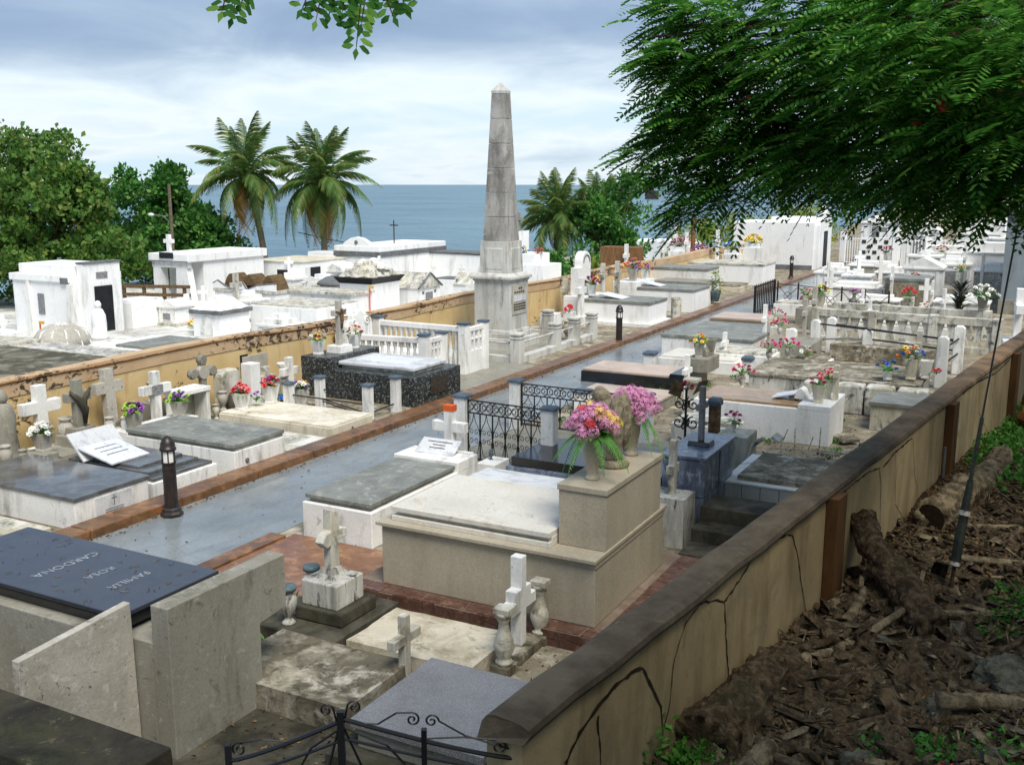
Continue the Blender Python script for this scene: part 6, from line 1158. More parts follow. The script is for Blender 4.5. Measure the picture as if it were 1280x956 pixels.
for k_, (lb, x, y, w, d, h, b_, s_) in enumerate((('low white tomb behind the broad grey slab, left of rounded posts', -6.4, -24.2, 1.4, 1.0, .42, 'white_paint', 'white_old'), ('narrow white kerbed grave beside pink flower urns', -5.0, -24.6, 1.0, .8, .3, 'white_paint', 'mossy_slab'), ('white slab tomb between the two pierced balustrades', -3.6, -30.8, 2.6, 1.2, .5, 'white_paint', 'white_old'), ('white slab tomb behind farther pierced balustrade', -4.2, -33.6, 2.2, 1.2, .55, 'white_paint', 'white_clean'), ('white slab tomb left of spear topped railing foot', -7.6, -35.4, 1.6, 1.0, .4, 'white_paint', 'white_old'), ('small white slab tomb right of blue marble block', -5.1, -16.9, 1.1, .7, .35, 'white_paint', 'white_old'))):
    tomb(lb, x - w / 2, x + w / 2, -y - d / 2, -y + d / 2, h, b_, (.06, .07), s_)
for k_, (x, y, h, rz_, lb) in enumerate(((-5.2, 33.0, 1.2, 1.57, 'behind farther pierced balustrade, left one'), (-2.9, 33.4, 1.3, 1.3, 'behind farther pierced balustrade, right one'), (-4.6, 30.6, 1.15, 1.57, 'between pierced balustrades'), (-5.6, 24.9, .95, 1.57, 'beside narrow kerbed grave'), (-6.9, 24.0, .9, 1.57, 'on low white tomb by pink flowers'), (-7.9, 41.6, 1.4, .4, 'before stepped crypt beyond rusty fence'), (-3.5, 36.0, 1.3, 1.57, 'left of dark spiky plant'))):
    cross('white grave cross ' + lb, (x, y, 0), .42, h, .12, .09, h * .7, 'white_paint', rz_, [(.36, .3, .2)])
for k_, (x, y, z, cc, lb) in enumerate(((-5.0, 24.3, .45, ['petal_magenta', 'petal_white'], 'pink and white flowers on narrow kerbed grave'), (-4.4, 30.4, .62, ['petal_white', 'petal_yellow'], 'white and yellow flowers between pierced balustrades'), (-3.4, 33.3, .68, ['petal_red', 'petal_white'], 'red and white flowers behind farther balustrade'), (-6.0, 36.3, .7, ['petal_purple', 'petal_pink'], 'purple flowers right of rusty fence'), (-7.4, 35.2, .5, ['petal_magenta'], 'magenta flowers by spear railing foot'), (-4.7, 41.6, .9, ['petal_orange', 'petal_red'], 'orange flowers behind yellow brown panel tomb'))):
    urn('pale urn under ' + lb, (x, y, z - .32), .85, 'white_old'); bouquet(lb, (x, y, z), cc, 11, .2, .03, 1.3, seed=200 + k_, nl=8)
    tomb('small stone foot under ' + lb, x - .16, x + .16, y - .16, y + .16, max(.05, z - .32), 'white_old', name='stone_block', cat='block')
# crown layout: drooping boughs (x, y, z, radius), blossoms and hanging leaves
BOUGHS = [(-3.93, 12.39, 6.41, 0.81), (-3.8, 11.91, 5.72, 0.68), (-3.96, 11.54, 5.73, 0.41), (-3.56, 11.98, 5.13, 0.8), (-3.57, 11.83, 5.27, 0.44), (-3.82, 11.43, 5.06, 0.24), (-3.63, 11.71, 4.86, 0.4), (-3.32, 11.81, 4.63, 0.6), (-3.08, 12.31, 4.87, 0.8), (-3.12, 11.66, 4.44, 0.35), (-3.28, 12.58, 5.98, 1.0), (-3.21, 12.6, 5.25, 1.0), (-2.7, 12.29, 4.87, 0.7), (-2.58, 11.72, 4.55, 0.5), (-2.51, 11.73, 6.09, 1.0), (-2.5, 12.25, 5.46, 1.0), (-2.32, 11.77, 4.74, 0.9), (-2.0, 11.32, 4.59, 0.7), (-1.82, 11.36, 5.76, 1.0), (-1.82, 11.86, 5.16, 1.0), (-1.62, 11.38, 4.68, 0.9), (-1.41, 11.11, 4.41, 0.55), (-1.29, 10.92, 5.9, 1.0), (-1.17, 10.94, 5.31, 1.0), (-1.09, 10.95, 4.7, 0.9), (-0.93, 10.76, 4.46, 0.65), (-0.72, 10.48, 5.67, 1.0), (-0.64, 10.48, 5.11, 1.0), (-0.56, 10.48, 4.69, 0.9), (-0.47, 10.49, 4.47, 0.6), (-0.28, 10.5, 5.37, 1.0), (-0.19, 10.5, 4.75, 1.0), (-0.12, 10.5, 4.58, 0.8), (-2.59, 12.74, 6.93, 1.1), (-1.67, 12.39, 6.78, 1.1), (-0.85, 11.97, 6.62, 1.1), (-0.6, 14.49, 6.22, 1.2), (-0.83, 13.47, 4.63, 0.7), (-0.73, 12.98, 5.53, 1.1), (3.78, 16.58, 7.26, 1.2), (4.54, 15.89, 7.34, 1.2), (8.65, 11.62, 6.23, 1.2), (4.44, 19.19, 6.2, 1.2), (4.59, 16.37, 7.03, 1.2), (8.91, 11.88, 6.22, 1.2), (4.48, 11.78, 6.96, 1.2), (4.99, 13.19, 7.54, 1.2), (1.68, 14.82, 7.93, 1.2), (6.78, 10.89, 6.2, 1.2), (7.73, 11.82, 6.85, 1.2), (6.27, 10.71, 6.42, 1.2), (1.62, 20.01, 5.34, 1.2), (8.53, 15.98, 6.01, 1.2), (6.47, 14.44, 7.08, 1.2), (5.12, 19.44, 6.0, 1.2), (6.48, 15.67, 7.43, 1.2), (5.54, 18.45, 6.08, 1.2), (1.59, 8.69, 6.25, 1.2), (2.98, 8.16, 4.99, 1.2), (2.06, 20.7, 5.89, 1.2), (5.05, 11.29, 6.61, 1.2), (7.23, 13.6, 6.31, 1.2), (6.17, 15.24, 7.58, 1.2), (7.8, 14.0, 6.35, 1.2), (5.02, 15.06, 7.09, 1.2), (2.48, 12.25, 6.73, 1.2), (7.0, 17.78, 6.81, 1.2), (3.82, 18.66, 6.18, 1.2), (5.83, 10.49, 5.98, 1.2), (3.51, 17.7, 6.74, 1.2), (4.31, 20.52, 5.33, 1.2), (9.54, 16.48, 5.72, 1.2), (-3.71, 11.62, 5.86, 0.34), (-3.85, 11.58, 5.84, 0.29), (-3.99, 11.53, 5.89, 0.24), (-4.12, 11.48, 5.87, 0.19), (-4.26, 11.43, 5.78, 0.14), (-3.69, 11.63, 5.27, 0.34), (-3.82, 11.59, 5.26, 0.27), (-3.95, 11.54, 5.28, 0.21), (-4.07, 11.5, 5.24, 0.14), (-3.68, 11.63, 5.02, 0.34), (-3.8, 11.59, 4.98, 0.31), (-3.92, 11.55, 4.97, 0.27), (-4.04, 11.51, 4.9, 0.24), (-4.16, 11.47, 4.86, 0.21), (-4.28, 11.42, 4.79, 0.17), (-4.4, 11.38, 4.72, 0.14), (-3.58, 11.66, 4.49, 0.34), (-3.75, 11.61, 4.5, 0.29), (-3.92, 11.55, 4.48, 0.24), (-4.08, 11.5, 4.47, 0.19), (-4.25, 11.44, 4.46, 0.14), (-3.48, 11.69, 4.26, 0.34), (-3.62, 11.65, 4.16, 0.27), (-3.76, 11.61, 4.1, 0.21), (-3.89, 11.56, 4.03, 0.14), (-3.56, 11.67, 6.2, 0.34), (-3.7, 11.63, 6.27, 0.27), (-3.84, 11.58, 6.3, 0.21), (-3.98, 11.53, 6.36, 0.14), (-3.7, 11.62, 5.64, 0.34), (-3.85, 11.58, 5.57, 0.27), (-3.99, 11.53, 5.55, 0.21), (-4.14, 11.48, 5.47, 0.14)]
RED = [(-1.0, 9.75, 5.06), (-1.49, 10.39, 5.67), (-3.17, 11.57, 5.31), (-1.23, 10.13, 4.91), (-0.36, 9.59, 5.2), (-1.5, 10.9, 4.9), (-0.98, 9.85, 5.01)]
PIN = [((-2.83, 3.1, 5.15), (-2.86, 3.07, 5.04), 5, 0.05), ((-2.8, 3.13, 5.17), (-2.84, 3.1, 5.02), 6, 0.05), ((-2.77, 3.16, 5.16), (-2.81, 3.12, 5.07), 4, 0.05), ((-2.58, 3.31, 5.18), (-2.64, 3.27, 5.06), 5, 0.05), ((-2.56, 3.33, 5.18), (-2.6, 3.3, 5.02), 6, 0.05), ((-2.52, 3.36, 5.18), (-2.56, 3.33, 5.04), 6, 0.05), ((-2.49, 3.38, 5.17), (-2.52, 3.36, 5.05), 5, 0.05), ((-2.45, 3.41, 5.16), (-2.48, 3.39, 4.92), 9, 0.05), ((-2.43, 3.42, 5.16), (-2.46, 3.4, 5.01), 6, 0.055), ((-2.47, 3.39, 5.18), (-2.5, 3.38, 5.0), 6, 0.05), ((-2.41, 3.44, 5.16), (-2.36, 3.47, 5.04), 5, 0.05), ((-2.36, 3.47, 5.17), (-2.32, 3.5, 5.07), 4, 0.05), ((-2.34, 3.49, 5.19), (-2.35, 3.48, 5.08), 4, 0.055)]
PINB = [(-2.02, 3.34, 5.48), (-2.38, 3.46, 5.33), (-2.58, 3.31, 5.22), (-2.83, 3.1, 5.2)]
GUY = (-0.36, 12.0, 4.32)
# ================================================================== palms, trees, foliage
def frond_mesh(kind, L=3.0, droop=1.0, n=34, w=.62, mat='leaf_palm'):
    m = MB(); pts = []
    for i in range(n + 1):
        t = i / n; pts.append(Vector((L * (t - .12 * droop * t * t), 0, L * (.42 * t - .55 * droop * t ** 2.2))))
    m.tube([tuple(p) for p in pts[::3]], [.03 * (1 - .8 * i / (len(pts[::3]))) + .004 for i in range(len(pts[::3]))], 4, False)
    rr = random.Random(int(droop * 100) + n)
    for i in range(3, n + 1):
        t = i / n; tg = (pts[i] - pts[i - 1]).normalized(); ll = w * L / 3 * math.sin(math.pi * (.1 + .85 * t)) * 1.2
        for s_ in (-1, 1):
            d = (Vector((0, s_, 0)) * .75 + tg * .65 + Vector((0, 0, -.25 - .35 * rr.random()))).normalized(); q = tg * .035 * L / 3
            a = pts[i]; b = a + d * ll * .55; c = a + d * ll * .95 + Vector((0, 0, -.30 * ll))
            m.add([a - q, a + q, b + q * .9, c, b - q * .9], [(0, 1, 2, 3, 4)])
    return m.mesh('frond', mat)
FR = [frond_mesh(0, 3.0, d) for d in (.55, .95, 1.35, 1.8)]; FRD = [frond_mesh(0, 2.7, d, mat='leaf_palm_dry') for d in (2.0, 2.5)]
def palm(label, loc, h, sc, lean, seed, n=24, nd=7, group=None):
    rr = random.Random(seed); r = thing('palm_tree', label, 'palm tree', loc)
    pts = [(lean[0] * (t * t), lean[1] * (t * t), h * t) for t in [i / 14 for i in range(15)]]
    MB().tube(pts, [.19 - .07 * i / 14 + (.012 if i % 2 else 0) for i in range(15)], 10).build('trunk', 'palm_bark', r, smooth=True); top = Vector(pts[-1])
    for i in range(n):
        f = i / n; k_ = min(3, int(f * 4)); o = put('frond', FR[k_], r, top); a = i * 2.399 + rr.uniform(-.2, .2)
        o.rotation_euler = (rr.uniform(-.25, .25), -RAD(70 - 112 * f) * 1.0 + rr.uniform(-.1, .1), a); s_ = sc * rr.uniform(.85, 1.1); o.scale = (s_, s_, s_)
    for i in range(nd):
        o = put('dry_frond', FRD[i % 2], r, top + Vector((0, 0, -.1))); o.rotation_euler = (rr.uniform(-.3, .3), RAD(38) + rr.uniform(-.1, .3), i * 2.399 + 1); s_ = sc * rr.uniform(.7, .95); o.scale = (s_, s_, s_)
    for i in range(6):
        a = i * 1.05; MB().lathe([(.03, 0), (.11, .06), (.12, .15), (.07, .24), (.01, .27)], 8).build('coconut', 'leaf_yellowgreen', r, (top.x + .22 * math.cos(a), top.y + .22 * math.sin(a), top.z - .35), smooth=True)
    return r
palm('coconut palm with leaning trunk left of its twin before the sea', (-36.6, 41.6, ZL), 5.7, 1.12, (-.9, -.3), 5, 28, 9)
palm('coconut palm with hanging dry fronds right of its twin before the sea', (-34.0, 43.2, ZL), 5.35, 1.2, (-.15, .1), 23, 32, 13)
palm('short bushy date palm right of obelisk', (-25.3, 53.0, -2.0), 4.4, 1.0, (.1, .1), 12, 34, 4)
palm('second short palm partly hidden between obelisk and leafy tree', (-23.9, 55.5, -2.0), 4.8, .9, (.2, .1), 15, 28, 3)

def tree(label, loc, ells, trunk, limbs, mat, seed, nclump, per, L, W, spread, name='tree', bark='bark'):
    r = thing(name, label, 'tree', loc); MB().tube(trunk[0], trunk[1], 10).build('trunk', bark, r, smooth=True)
    for a in limbs: MB().tube(a[0], a[1], 6).build('limb', bark, r, smooth=True)
    v = clump_crown(seed, ells, nclump, per, L, W, spread); put('crown', np_mesh('crown', v, quads(len(v) // 4), mat), r); return r
def limbs_to(base, ells, r0=.09):
    out = []
    for e in ells: 
        c = Vector(e[:3]); b = Vector(base); mid = b.lerp(c, .5) + Vector((0, 0, -.3)); out.append(([tuple(b), tuple(mid), tuple(c), tuple(c + (c - b) * .25)], [r0, r0 * .7, r0 * .4, r0 * .15]))
    return out
E1 = [tuple(q * 1.13 for q in e) for e in [(0, 0, 4.2, 2.6, 2.4, 2.0), (-2.2, .8, 4.9, 2.4, 2.4, 2.1), (1.8, .3, 3.0, 1.9, 1.8, 1.6), (2.6, 1.0, 1.9, 1.6, 1.6, 1.3), (-1.2, -.8, 2.6, 2.4, 1.8, 1.7), (-3.6, 0, 3.2, 2.2, 2.0, 2.4), (.2, .4, 1.6, 2.6, 1.8, 1.4), (1.3, .6, 4.3, 1.1, 1.1, 1.0), (-4.2, .5, 5.6, 1.8, 1.6, 1.6), (-3.0, 0, 1.4, 2.4, 2.0, 1.5)]]
tree('broad yellowish green sea grape tree behind far left mausoleum', (-39.8, 30.3, ZL), E1, ([(0, 0, 0), (.2, 0, 1.5), (0, 0, 3.2)], [.35, .28, .2]), limbs_to((0, 0, 1.6), E1), 'leaf_seagrape', 31, 3000, 11, .25, .18, .13)
E2 = [tuple(q * 1.08 for q in e) for e in [(0, 0, 3.9, 2.0, 1.8, 1.5), (-1.4, .2, 3.2, 1.7, 1.5, 1.4), (1.6, .3, 2.9, 1.8, 1.6, 1.4), (.2, 0, 2.2, 2.6, 2.0, 1.6), (3.0, .8, 1.9, 1.7, 1.5, 1.2), (-1.8, .4, 1.7, 1.8, 1.5, 1.3), (.6, .2, 4.8, 1.1, 1.0, .8), (2.2, .6, 1.0, 2.2, 1.8, 1.1)]]
tree('dense dark green almond tree behind portico mausoleum', (-42.6, 39.9, ZL), E2, ([(0, 0, 0), (.1, 0, 1.2), (0, 0, 2.8)], [.32, .26, .18]), limbs_to((0, 0, 1.3), E2), 'leaf_almond', 32, 2600, 11, .26, .18, .14)
E3 = [(0, 0, 4.2, 1.0, 1.0, .9), (.7, .5, 5.2, .9, .9, .8), (1.4, .9, 6.0, .6, .6, .45), (-.9, 0, 4.6, .8, .8, .6), (.6, .4, 3.4, 1.0, 1.0, .9), (1.0, .6, 2.5, .8, .8, .8), (-.6, -.2, 3.3, .9, .8, .7), (1.1, .7, 4.4, .8, .8, .8)]
tree('loose leafy tree with reddish trunks right of the date palm', (-22.6, 53.5, -1.6), E3, ([(-.1, 0, 0), (.1, 0, 1.6), (.3, .2, 3.6)], [.22, .17, .1]), limbs_to((.1, 0, 1.2), E3, .07), 'leaf_almond', 33, 420, 11, .34, .15, .15, bark='rust_plaster')
E4 = [(0, 0, .7, 1.6, 1.4, .9), (2.2, .8, .6, 1.5, 1.3, .8)]
tree('low dark bushes behind date palm and toy grave', (-25.0, 50.5, -1.6), [(0, 0, 1.0, 1.8, 1.4, 1.2), (1.8, .8, 1.2, 1.6, 1.4, 1.3), (3.4, 1.8, 1.3, 1.5, 1.3, 1.3)], ([(0, 0, 0), (.1, 0, .8)], [.1, .06]), [], 'leaf_almond', 34, 420, 11, .26, .14, .16, name='bush')
tree('pale green shrubs behind flowers left of white mausoleum', (-17.8, 62.5, -1.0), [(0, 0, 1.8, 2.2, 1.6, 1.4), (2.6, .8, 2.0, 1.8, 1.4, 1.2), (-2.6, -.6, 1.6, 1.4, 1.2, 1.2), (4.4, 2.2, 3.0, 2.6, 1.6, .9)], ([(0, 0, 0), (0, 0, 1.4)], [.12, .06]), [], 'leaf_yellowgreen', 35, 520, 11, .22, .12, .2, name='bush')
r = thing('fern_bush', 'bright green fern like areca bush growing over ochre wall', 'bush', (-18.4, 42.4, -.6)); rr = random.Random(4)
fm = [frond_mesh(0, 1.5, d, 22, .38, 'leaf_yellowgreen') for d in (.5, .9, 1.3)]
for i in range(46):
    o = put('frond', fm[i % 3], r, (rr.gauss(0, .5), rr.gauss(0, .5), .5)); o.rotation_euler = (rr.uniform(-.3, .3), -RAD(rr.uniform(10, 75)), rr.uniform(0, 6.28)); s_ = rr.uniform(.75, 1.15); o.scale = (s_, s_, s_)
MB().tube([(0, 0, 0), (0, 0, .6)], .2, 8).build('stem', 'palm_bark', r)

# poinciana: feathery fronds hung over drooping boughs
def feather(rng, base, d, L, npair, pl, pw):
    """bipinnate leaf as arrays: a row of narrow blades both sides of a drooping midrib"""
    n = len(base); d = d / np.linalg.norm(d, axis=1, keepdims=True); s = np.cross(d, np.array([0, 0, 1.])); s /= np.linalg.norm(s, axis=1, keepdims=True) + 1e-6
    up = np.cross(s, d); roll = rng.uniform(-.5, .5, n)[:, None]; s2 = s * np.cos(roll) + up * np.sin(roll); out = []
    for k in range(npair):
        t = (k + 1.2) / (npair + .6); p = base + d * (L * t)[:, None] + np.array([0, 0, -1.]) * (L * .42 * t * t)[:, None]
        ln = (pl * np.sin(np.pi * (.18 + .72 * t)) * L / .42)[:, None]
        for sg in (-1, 1):
            e = s2 * sg + d * .55 + np.array([0, 0, -.22]); e /= np.linalg.norm(e, axis=1, keepdims=True); q = d * pw * (L / .42)[:, None]
            out.append(np.stack([p, p + e * ln * .5 - q, p + e * ln, p + e * ln * .5 + q], 1))
    return np.concatenate(out, 0).reshape(-1, 3)
rng = np.random.default_rng(5); TB = np.array([3.6, 14.5, 3.2])
BOUGH = np.array(BOUGHS)
nb = len(BOUGH); cnt = np.maximum(6, (185 * BOUGH[:, 3] ** 1.7)).astype(int)
c = np.repeat(BOUGH[:, :3], cnt, 0); rad = np.repeat(BOUGH[:, 3], cnt); ntot = len(c)
u = rng.normal(size=(ntot, 3)); u /= np.linalg.norm(u, axis=1, keepdims=True); u *= (rng.uniform(0, 1, ntot) ** .40)[:, None]
pos = c + u * rad[:, None] * np.array([1.1, 1.1, .5])
out = c - TB; out[:, 2] *= .2; out /= np.linalg.norm(out, axis=1, keepdims=True) + 1e-6
dd = out * .7 + u * np.array([1.0, 1.0, .45]) + rng.normal(size=u.shape) * np.array([.45, .45, .3]); dd[:, 2] -= .08
r = thing('poinciana_tree', 'large dark poinciana tree with feathery leaves hanging over the right side', 'tree', (3.6, 14.5, .4))
v = feather(rng, pos, dd, rng.uniform(.24, .50, len(pos)), 9, .135, .024); v -= np.array([3.6, 14.5, .4]); put('crown', np_mesh('crown', v, quads(len(v) // 4), 'leaf_poinciana'), r)
MB().tube([(0, 0, -.4), (.05, 0, .8), (-.1, -.1, 1.8), (-.3, -.2, 2.9)], [.48, .36, .3, .26], 14).build('trunk', 'bark', r, smooth=True)
rr = random.Random(6)
for i in range(0, nb, 2):
    b = Vector(BOUGHS[i][:3]) - Vector((3.6, 14.5, .15)); a = Vector((-.2, -.1, rr.uniform(2.2, 3.0))); mid = a.lerp(b, .5) + Vector((rr.uniform(-.3, .3), rr.uniform(-.3, .3), 1.1)); MB().tube([tuple(a), tuple(a.lerp(mid, .5) + Vector((0, 0, .45))), tuple(mid), tuple(mid.lerp(b, .5) + Vector((rr.uniform(-.2, .2), rr.uniform(-.2, .2), .3))), tuple(b)], [.13, .09, .06, .035, .015], 6).build('limb', 'bark', r, smooth=True)
for i in range(26):
    b = BOUGH[rr.choice([q for q in range(nb) if BOUGH[q, 3] > .75])]; p0_ = Vector((b[0], b[1], b[2] + .1)) - Vector((3.6, 14.5, .4)); o_ = Vector((b[0] - 3.6, b[1] - 14.5, 0)).normalized(); e_ = p0_ + o_ * rr.uniform(.3, .7) + Vector((rr.uniform(-.3, .3), rr.uniform(-.5, -.1), rr.uniform(-.45, .1)))
    MB().tube([tuple(p0_ - o_ * .9 + Vector((0, 0, .35))), tuple(p0_), tuple(e_)], [.028, .016, .006], 5).build('twig', 'palm_bark', r, smooth=True)
for p in RED: 
    o = put('blossom', bloom_mesh('petal_red', 'round'), r, tuple(Vector(p) - Vector((3.6, 14.5, .4)))); o.scale = (1.6, 1.6, 1.6)
# tree behind the camera whose crown shades the foreground; one pinnate branch hangs into view
r = thing('shade_tree', 'tree overhead whose leafy branch tips hang in at top of the photo', 'tree', (3.4, -2.5, .9))
MB().tube([(0, 0, -.4), (.1, 0, 2.5), (-.2, .4, 4.6), (-.5, 1.2, 6.2)], [.42, .32, .26, .2], 12).build('trunk', 'bark', r, smooth=True)
E5 = [(-1.6, 4.6, 6.9, 2.2, 2.6, 1.1), (1.2, 4.6, 7.2, 2.4, 2.6, 1.3), (-.6, 8.0, 7.4, 2.3, 2.4, .9), (2.2, 8.0, 7.4, 2.4, 2.4, 1.1), (0, 1.2, 7.6, 3.2, 3.0, 1.6), (3.0, 2.4, 7.2, 2.6, 2.6, 1.4), (-2.0, 1.6, 7.2, 2.0, 2.4, 1.2), (.5, -2.0, 7.0, 3.2, 2.8, 1.6), (-1.0, 6.4, 6.8, 1.8, 1.8, .8)]
for a in limbs_to((-.3, .6, 5.2), E5, .13): MB().tube(a[0], a[1], 7).build('limb', 'bark', r, smooth=True)
v = clump_crown(61, E5, 1250, 14, .24, .14, .2); put('crown', np_mesh('crown', v, quads(len(v) // 4), 'leaf_poinciana'), r)
m = MB(); tw = MB(); rr = random.Random(16)
def pinnate(base, tip, nl, ll):
    base, tip = Vector(base), Vector(tip); d = tip - base; sd_ = d.cross(Vector((-.47, .88, 0))).normalized()
    tw.tube([tuple(base), tuple(base.lerp(tip, .5) + Vector((0, 0, .02))), tuple(tip)], [.006, .004, .002], 4, False)
    for i in range(nl):
        p = base.lerp(tip, (i + .6) / nl)
        for s_ in (-1, 1):
            e = (sd_ * s_ + d.normalized() * .35).normalized(); q = d.normalized() * ll * .24; a = p + e * .01
            w = Vector((rr.uniform(-.008, .008), rr.uniform(-.01, .01), rr.uniform(-.008, .008)))
            m.add([a, a + e * ll * .35 - q, a + e * ll * .8 - q * .8 + w, a + e * ll + w, a + e * ll * .8 + q * .8 + w, a + e * ll * .35 + q], [(0, 1, 2, 3, 4, 5)])
    e = d.normalized(); q = sd_ * ll * .24; m.add([tip, tip + e * ll * .4 - q, tip + e * ll, tip + e * ll * .4 + q], [(0, 1, 2, 3)])
off = Vector((3.4, -2.5, .9))
MB().tube([(-.4, 1.0, 5.6), (-1.8, 3.0, 5.9), (-3.6, 4.8, 5.4), tuple(Vector(PINB[0]) - off)], [.12, .08, .05, .02], 7).build('limb', 'bark', r, smooth=True)
for b, t_, n_, l_ in PIN: pinnate(Vector(b) - off, Vector(t_) - off, n_, l_)
tw.tube([tuple(Vector(p) - off) for p in PINB], [.02, .014, .009, .006], 5, False)
m.build('hanging_leaves', 'leaf_poinciana', r); tw.build('twig', 'bark', r)
# ================================================================== dirt bank outside the tan wall, with brushwood
from mathutils import noise as mn
def zbank(x, y):
    s = (y - 4.73) * math.cos(WA); d = x - (-2.42 + .124 * (y - 4.73))
    base = .30 + .10 * math.sin(y * .5); 
    n = mn.noise(Vector((x * 1.4, y * 1.4, 3))) * .10 + mn.noise(Vector((x * 5, y * 5, 7))) * .035 + mn.noise(Vector((x * 14, y * 14, 2))) * .014
    heap = .26 * max(0, 1 - abs(d - .35) / .75) * max(0, 1 - abs(y - 9.0) / 2.6)
    rise = heap + max(0, d - .7) * .20 + (max(0, d - 2.4) * .25)
    near = max(0, 5.2 - y) * .42
    return base + n + rise + near
xs = lin(0, 9, 120); m = MB(); ysb = lin(-3, 44, 400)
for y in ysb:
    x0 = -2.43 + .124 * (y - 4.73) if y > 4.7 else -2.43 - .25 * (4.7 - y)
    for q in xs:
        x = x0 + .0 + q * q / 9 * .8 + q * .2; m.v.append((x, y, zbank(x, y)))
n = len(xs); m.f = [(j * n + i, j * n + i + 1, (j + 1) * n + i + 1, (j + 1) * n + i) for j in range(len(ysb) - 1) for i in range(n - 1)]
struct(m.build('dirt_bank', 'dirt', smooth=True))
rr = random.Random(99)
def log(label, p0, p1, r0, r1, mat='bark', name='log', cat='log', lump=.05, hollow=False, n=12):
    p0, p1 = Vector(p0), Vector(p1); r = thing(name, label, cat, tuple(p0)); d = p1 - p0; pts = []; K = 9
    for i in range(K + 1):
        t = i / K; pts.append(tuple(d * t + Vector((rr.uniform(-1, 1), rr.uniform(-1, 1), rr.uniform(-.5, .5))) * r0 * .22))
    MB().tube(pts, [(r0 + (r1 - r0) * i / K) * rr.uniform(.86, 1.12) for i in range(K + 1)], n).build('bark', mat, r, smooth=True, rough=lump, cuts=3, rscale=.09)
    if hollow: 
        dn = -d.normalized(); q = Matrix.Translation(dn * .012) @ dn.to_track_quat('Z', 'Y').to_matrix().to_4x4(); MB().lathe([(r0 * .82, 0), (r0 * .80, .006)], 14).xf(q).build('cut_end', 'crack_line', r)
    return r
Z = zbank
log('thick rough barked log lying against the tan wall in foreground', (-1.98, 6.75, .36), (-1.70, 8.3, .42), .24, .17, hollow=True, lump=.12)
log('mossy sawn trunk piece leaning up against the tan wall by pilaster', (-.98, 10.05, .42), (-1.62, 10.95, .92), .17, .14, lump=.08)
log('dark base of leaning trunk piece resting on brushwood', (-.70, 9.6, .38), (-1.15, 10.4, .52), .2, .17, lump=.1)
log('thick curved trunk log by foot of guy wire with dark hollow end', (-1.08, 12.9, .42), (-.78, 14.2, .50), .22, .19, 'bark_light', hollow=True, lump=.08)
log('second trunk log beyond the guy wire along the wall', (-.72, 14.1, .45), (-.42, 16.2, .52), .2, .15, 'bark_light', lump=.09)
log('small hollow pale log end at bottom beside thick rough log', (-1.62, 6.2, .42), (-1.5, 6.75, .46), .09, .08, 'bark_light', hollow=True)
log('reddish tree stump against the wall at right edge', (-.12, 19.2, .3), (-.06, 19.4, 1.0), .26, .18, 'rust_plaster', 'tree_stump', 'stump')
br = []
def stick(i, x, y, a, L, r0, tilt, mat):
    z = Z(x, y) + r0 * .6; d = Vector((math.cos(a) * math.cos(tilt), math.sin(a) * math.cos(tilt), math.sin(tilt))) * L; side = Vector((-math.sin(a), math.cos(a), 0))
    pts = []; K = 6; b = rr.uniform(-.12, .12)
    for k in range(K + 1):
        t = k / K; p = d * (t - .5) + side * b * L * math.sin(math.pi * t) + Vector((rr.uniform(-1, 1), rr.uniform(-1, 1), rr.uniform(-1, 1))) * r0 * .35
        wx, wy = x + p.x, y + p.y; p.z = max(p.z, Z(wx, wy) - z + r0 * .3); pts.append(tuple(p))
    o = MB().tube(pts, [r0 * (1 - .45 * k / K) * rr.uniform(.8, 1.15) for k in range(K + 1)], 7).build('branch', mat, None, (x, y, z), smooth=True, rough=.02 if r0 > .03 else 0, cuts=1 if r0 > .03 else 0); return o
BR = [(-1.35, 8.9, 1.1, 1.5, .05, .05), (-1.1, 8.2, .6, 1.1, .06, .1), (-1.5, 9.4, 1.3, .9, .05, .15), (-.9, 7.7, .2, 1.2, .045, .04), (-.75, 9.2, -.5, 1.3, .055, .06), (-.35, 8.4, 2.7, .9, .04, .0), (-.2, 10.1, .3, 1.6, .035, .03), (-.6, 10.9, .2, 1.4, .04, .02), (.1, 11.6, .1, 1.5, .035, .02), (-.3, 12.0, 2.9, 1.0, .03, .05), (.25, 9.3, 1.9, .8, .03, .1), (-1.2, 7.3, .9, 1.0, .05, .12), (.05, 7.9, .15, 1.0, .06, .02), (-.5, 6.8, 2.4, .8, .04, .05), (-1.0, 6.5, 2.8, 1.0, .05, .05), (-1.45, 10.2, 1.5, 1.0, .04, .2), (-.15, 13.0, .4, 1.2, .025, .03), (.3, 12.6, 2.4, 1.0, .02, .1), (-.5, 11.5, 1.0, .7, .015, .3), (0, 10.6, 2.2, .8, .012, .4)]
names = ['thick', 'mossy', 'split', 'crooked', 'stout', 'short', 'long', 'straight', 'slim', 'pale']
SP = ['nearest the thick rough log', 'at foot of the leaning trunk piece', 'close to the tan wall', 'in the middle of brush heap', 'right of the leaning trunk piece', 'in front of the rocks', 'reaching right edge', 'beside the guy wire foot', 'beyond the guy wire foot', 'under the guy wire sleeve', 'upright near right edge', 'piled on the rough log', 'beside the big rock', 'near bottom edge', 'beside the hollow log end', 'leaning on the wall', 'beyond the brush heap', 'thin twig among far litter', 'thin twig by guy wire', 'thin upright twig at right']
for i, (x, y, a, L, r0, tl) in enumerate(BR):
    o = stick(i, x, y, a, L * 1.15, r0 * 1.35, tl, 'bark' if i % 2 else 'bark_light'); tag(o, f'{names[i % 10]} fallen branch {SP[i]}', 'branch', 'fallen branches on the dirt bank')
bw = MB()                                            # the small brushwood reads as one heap
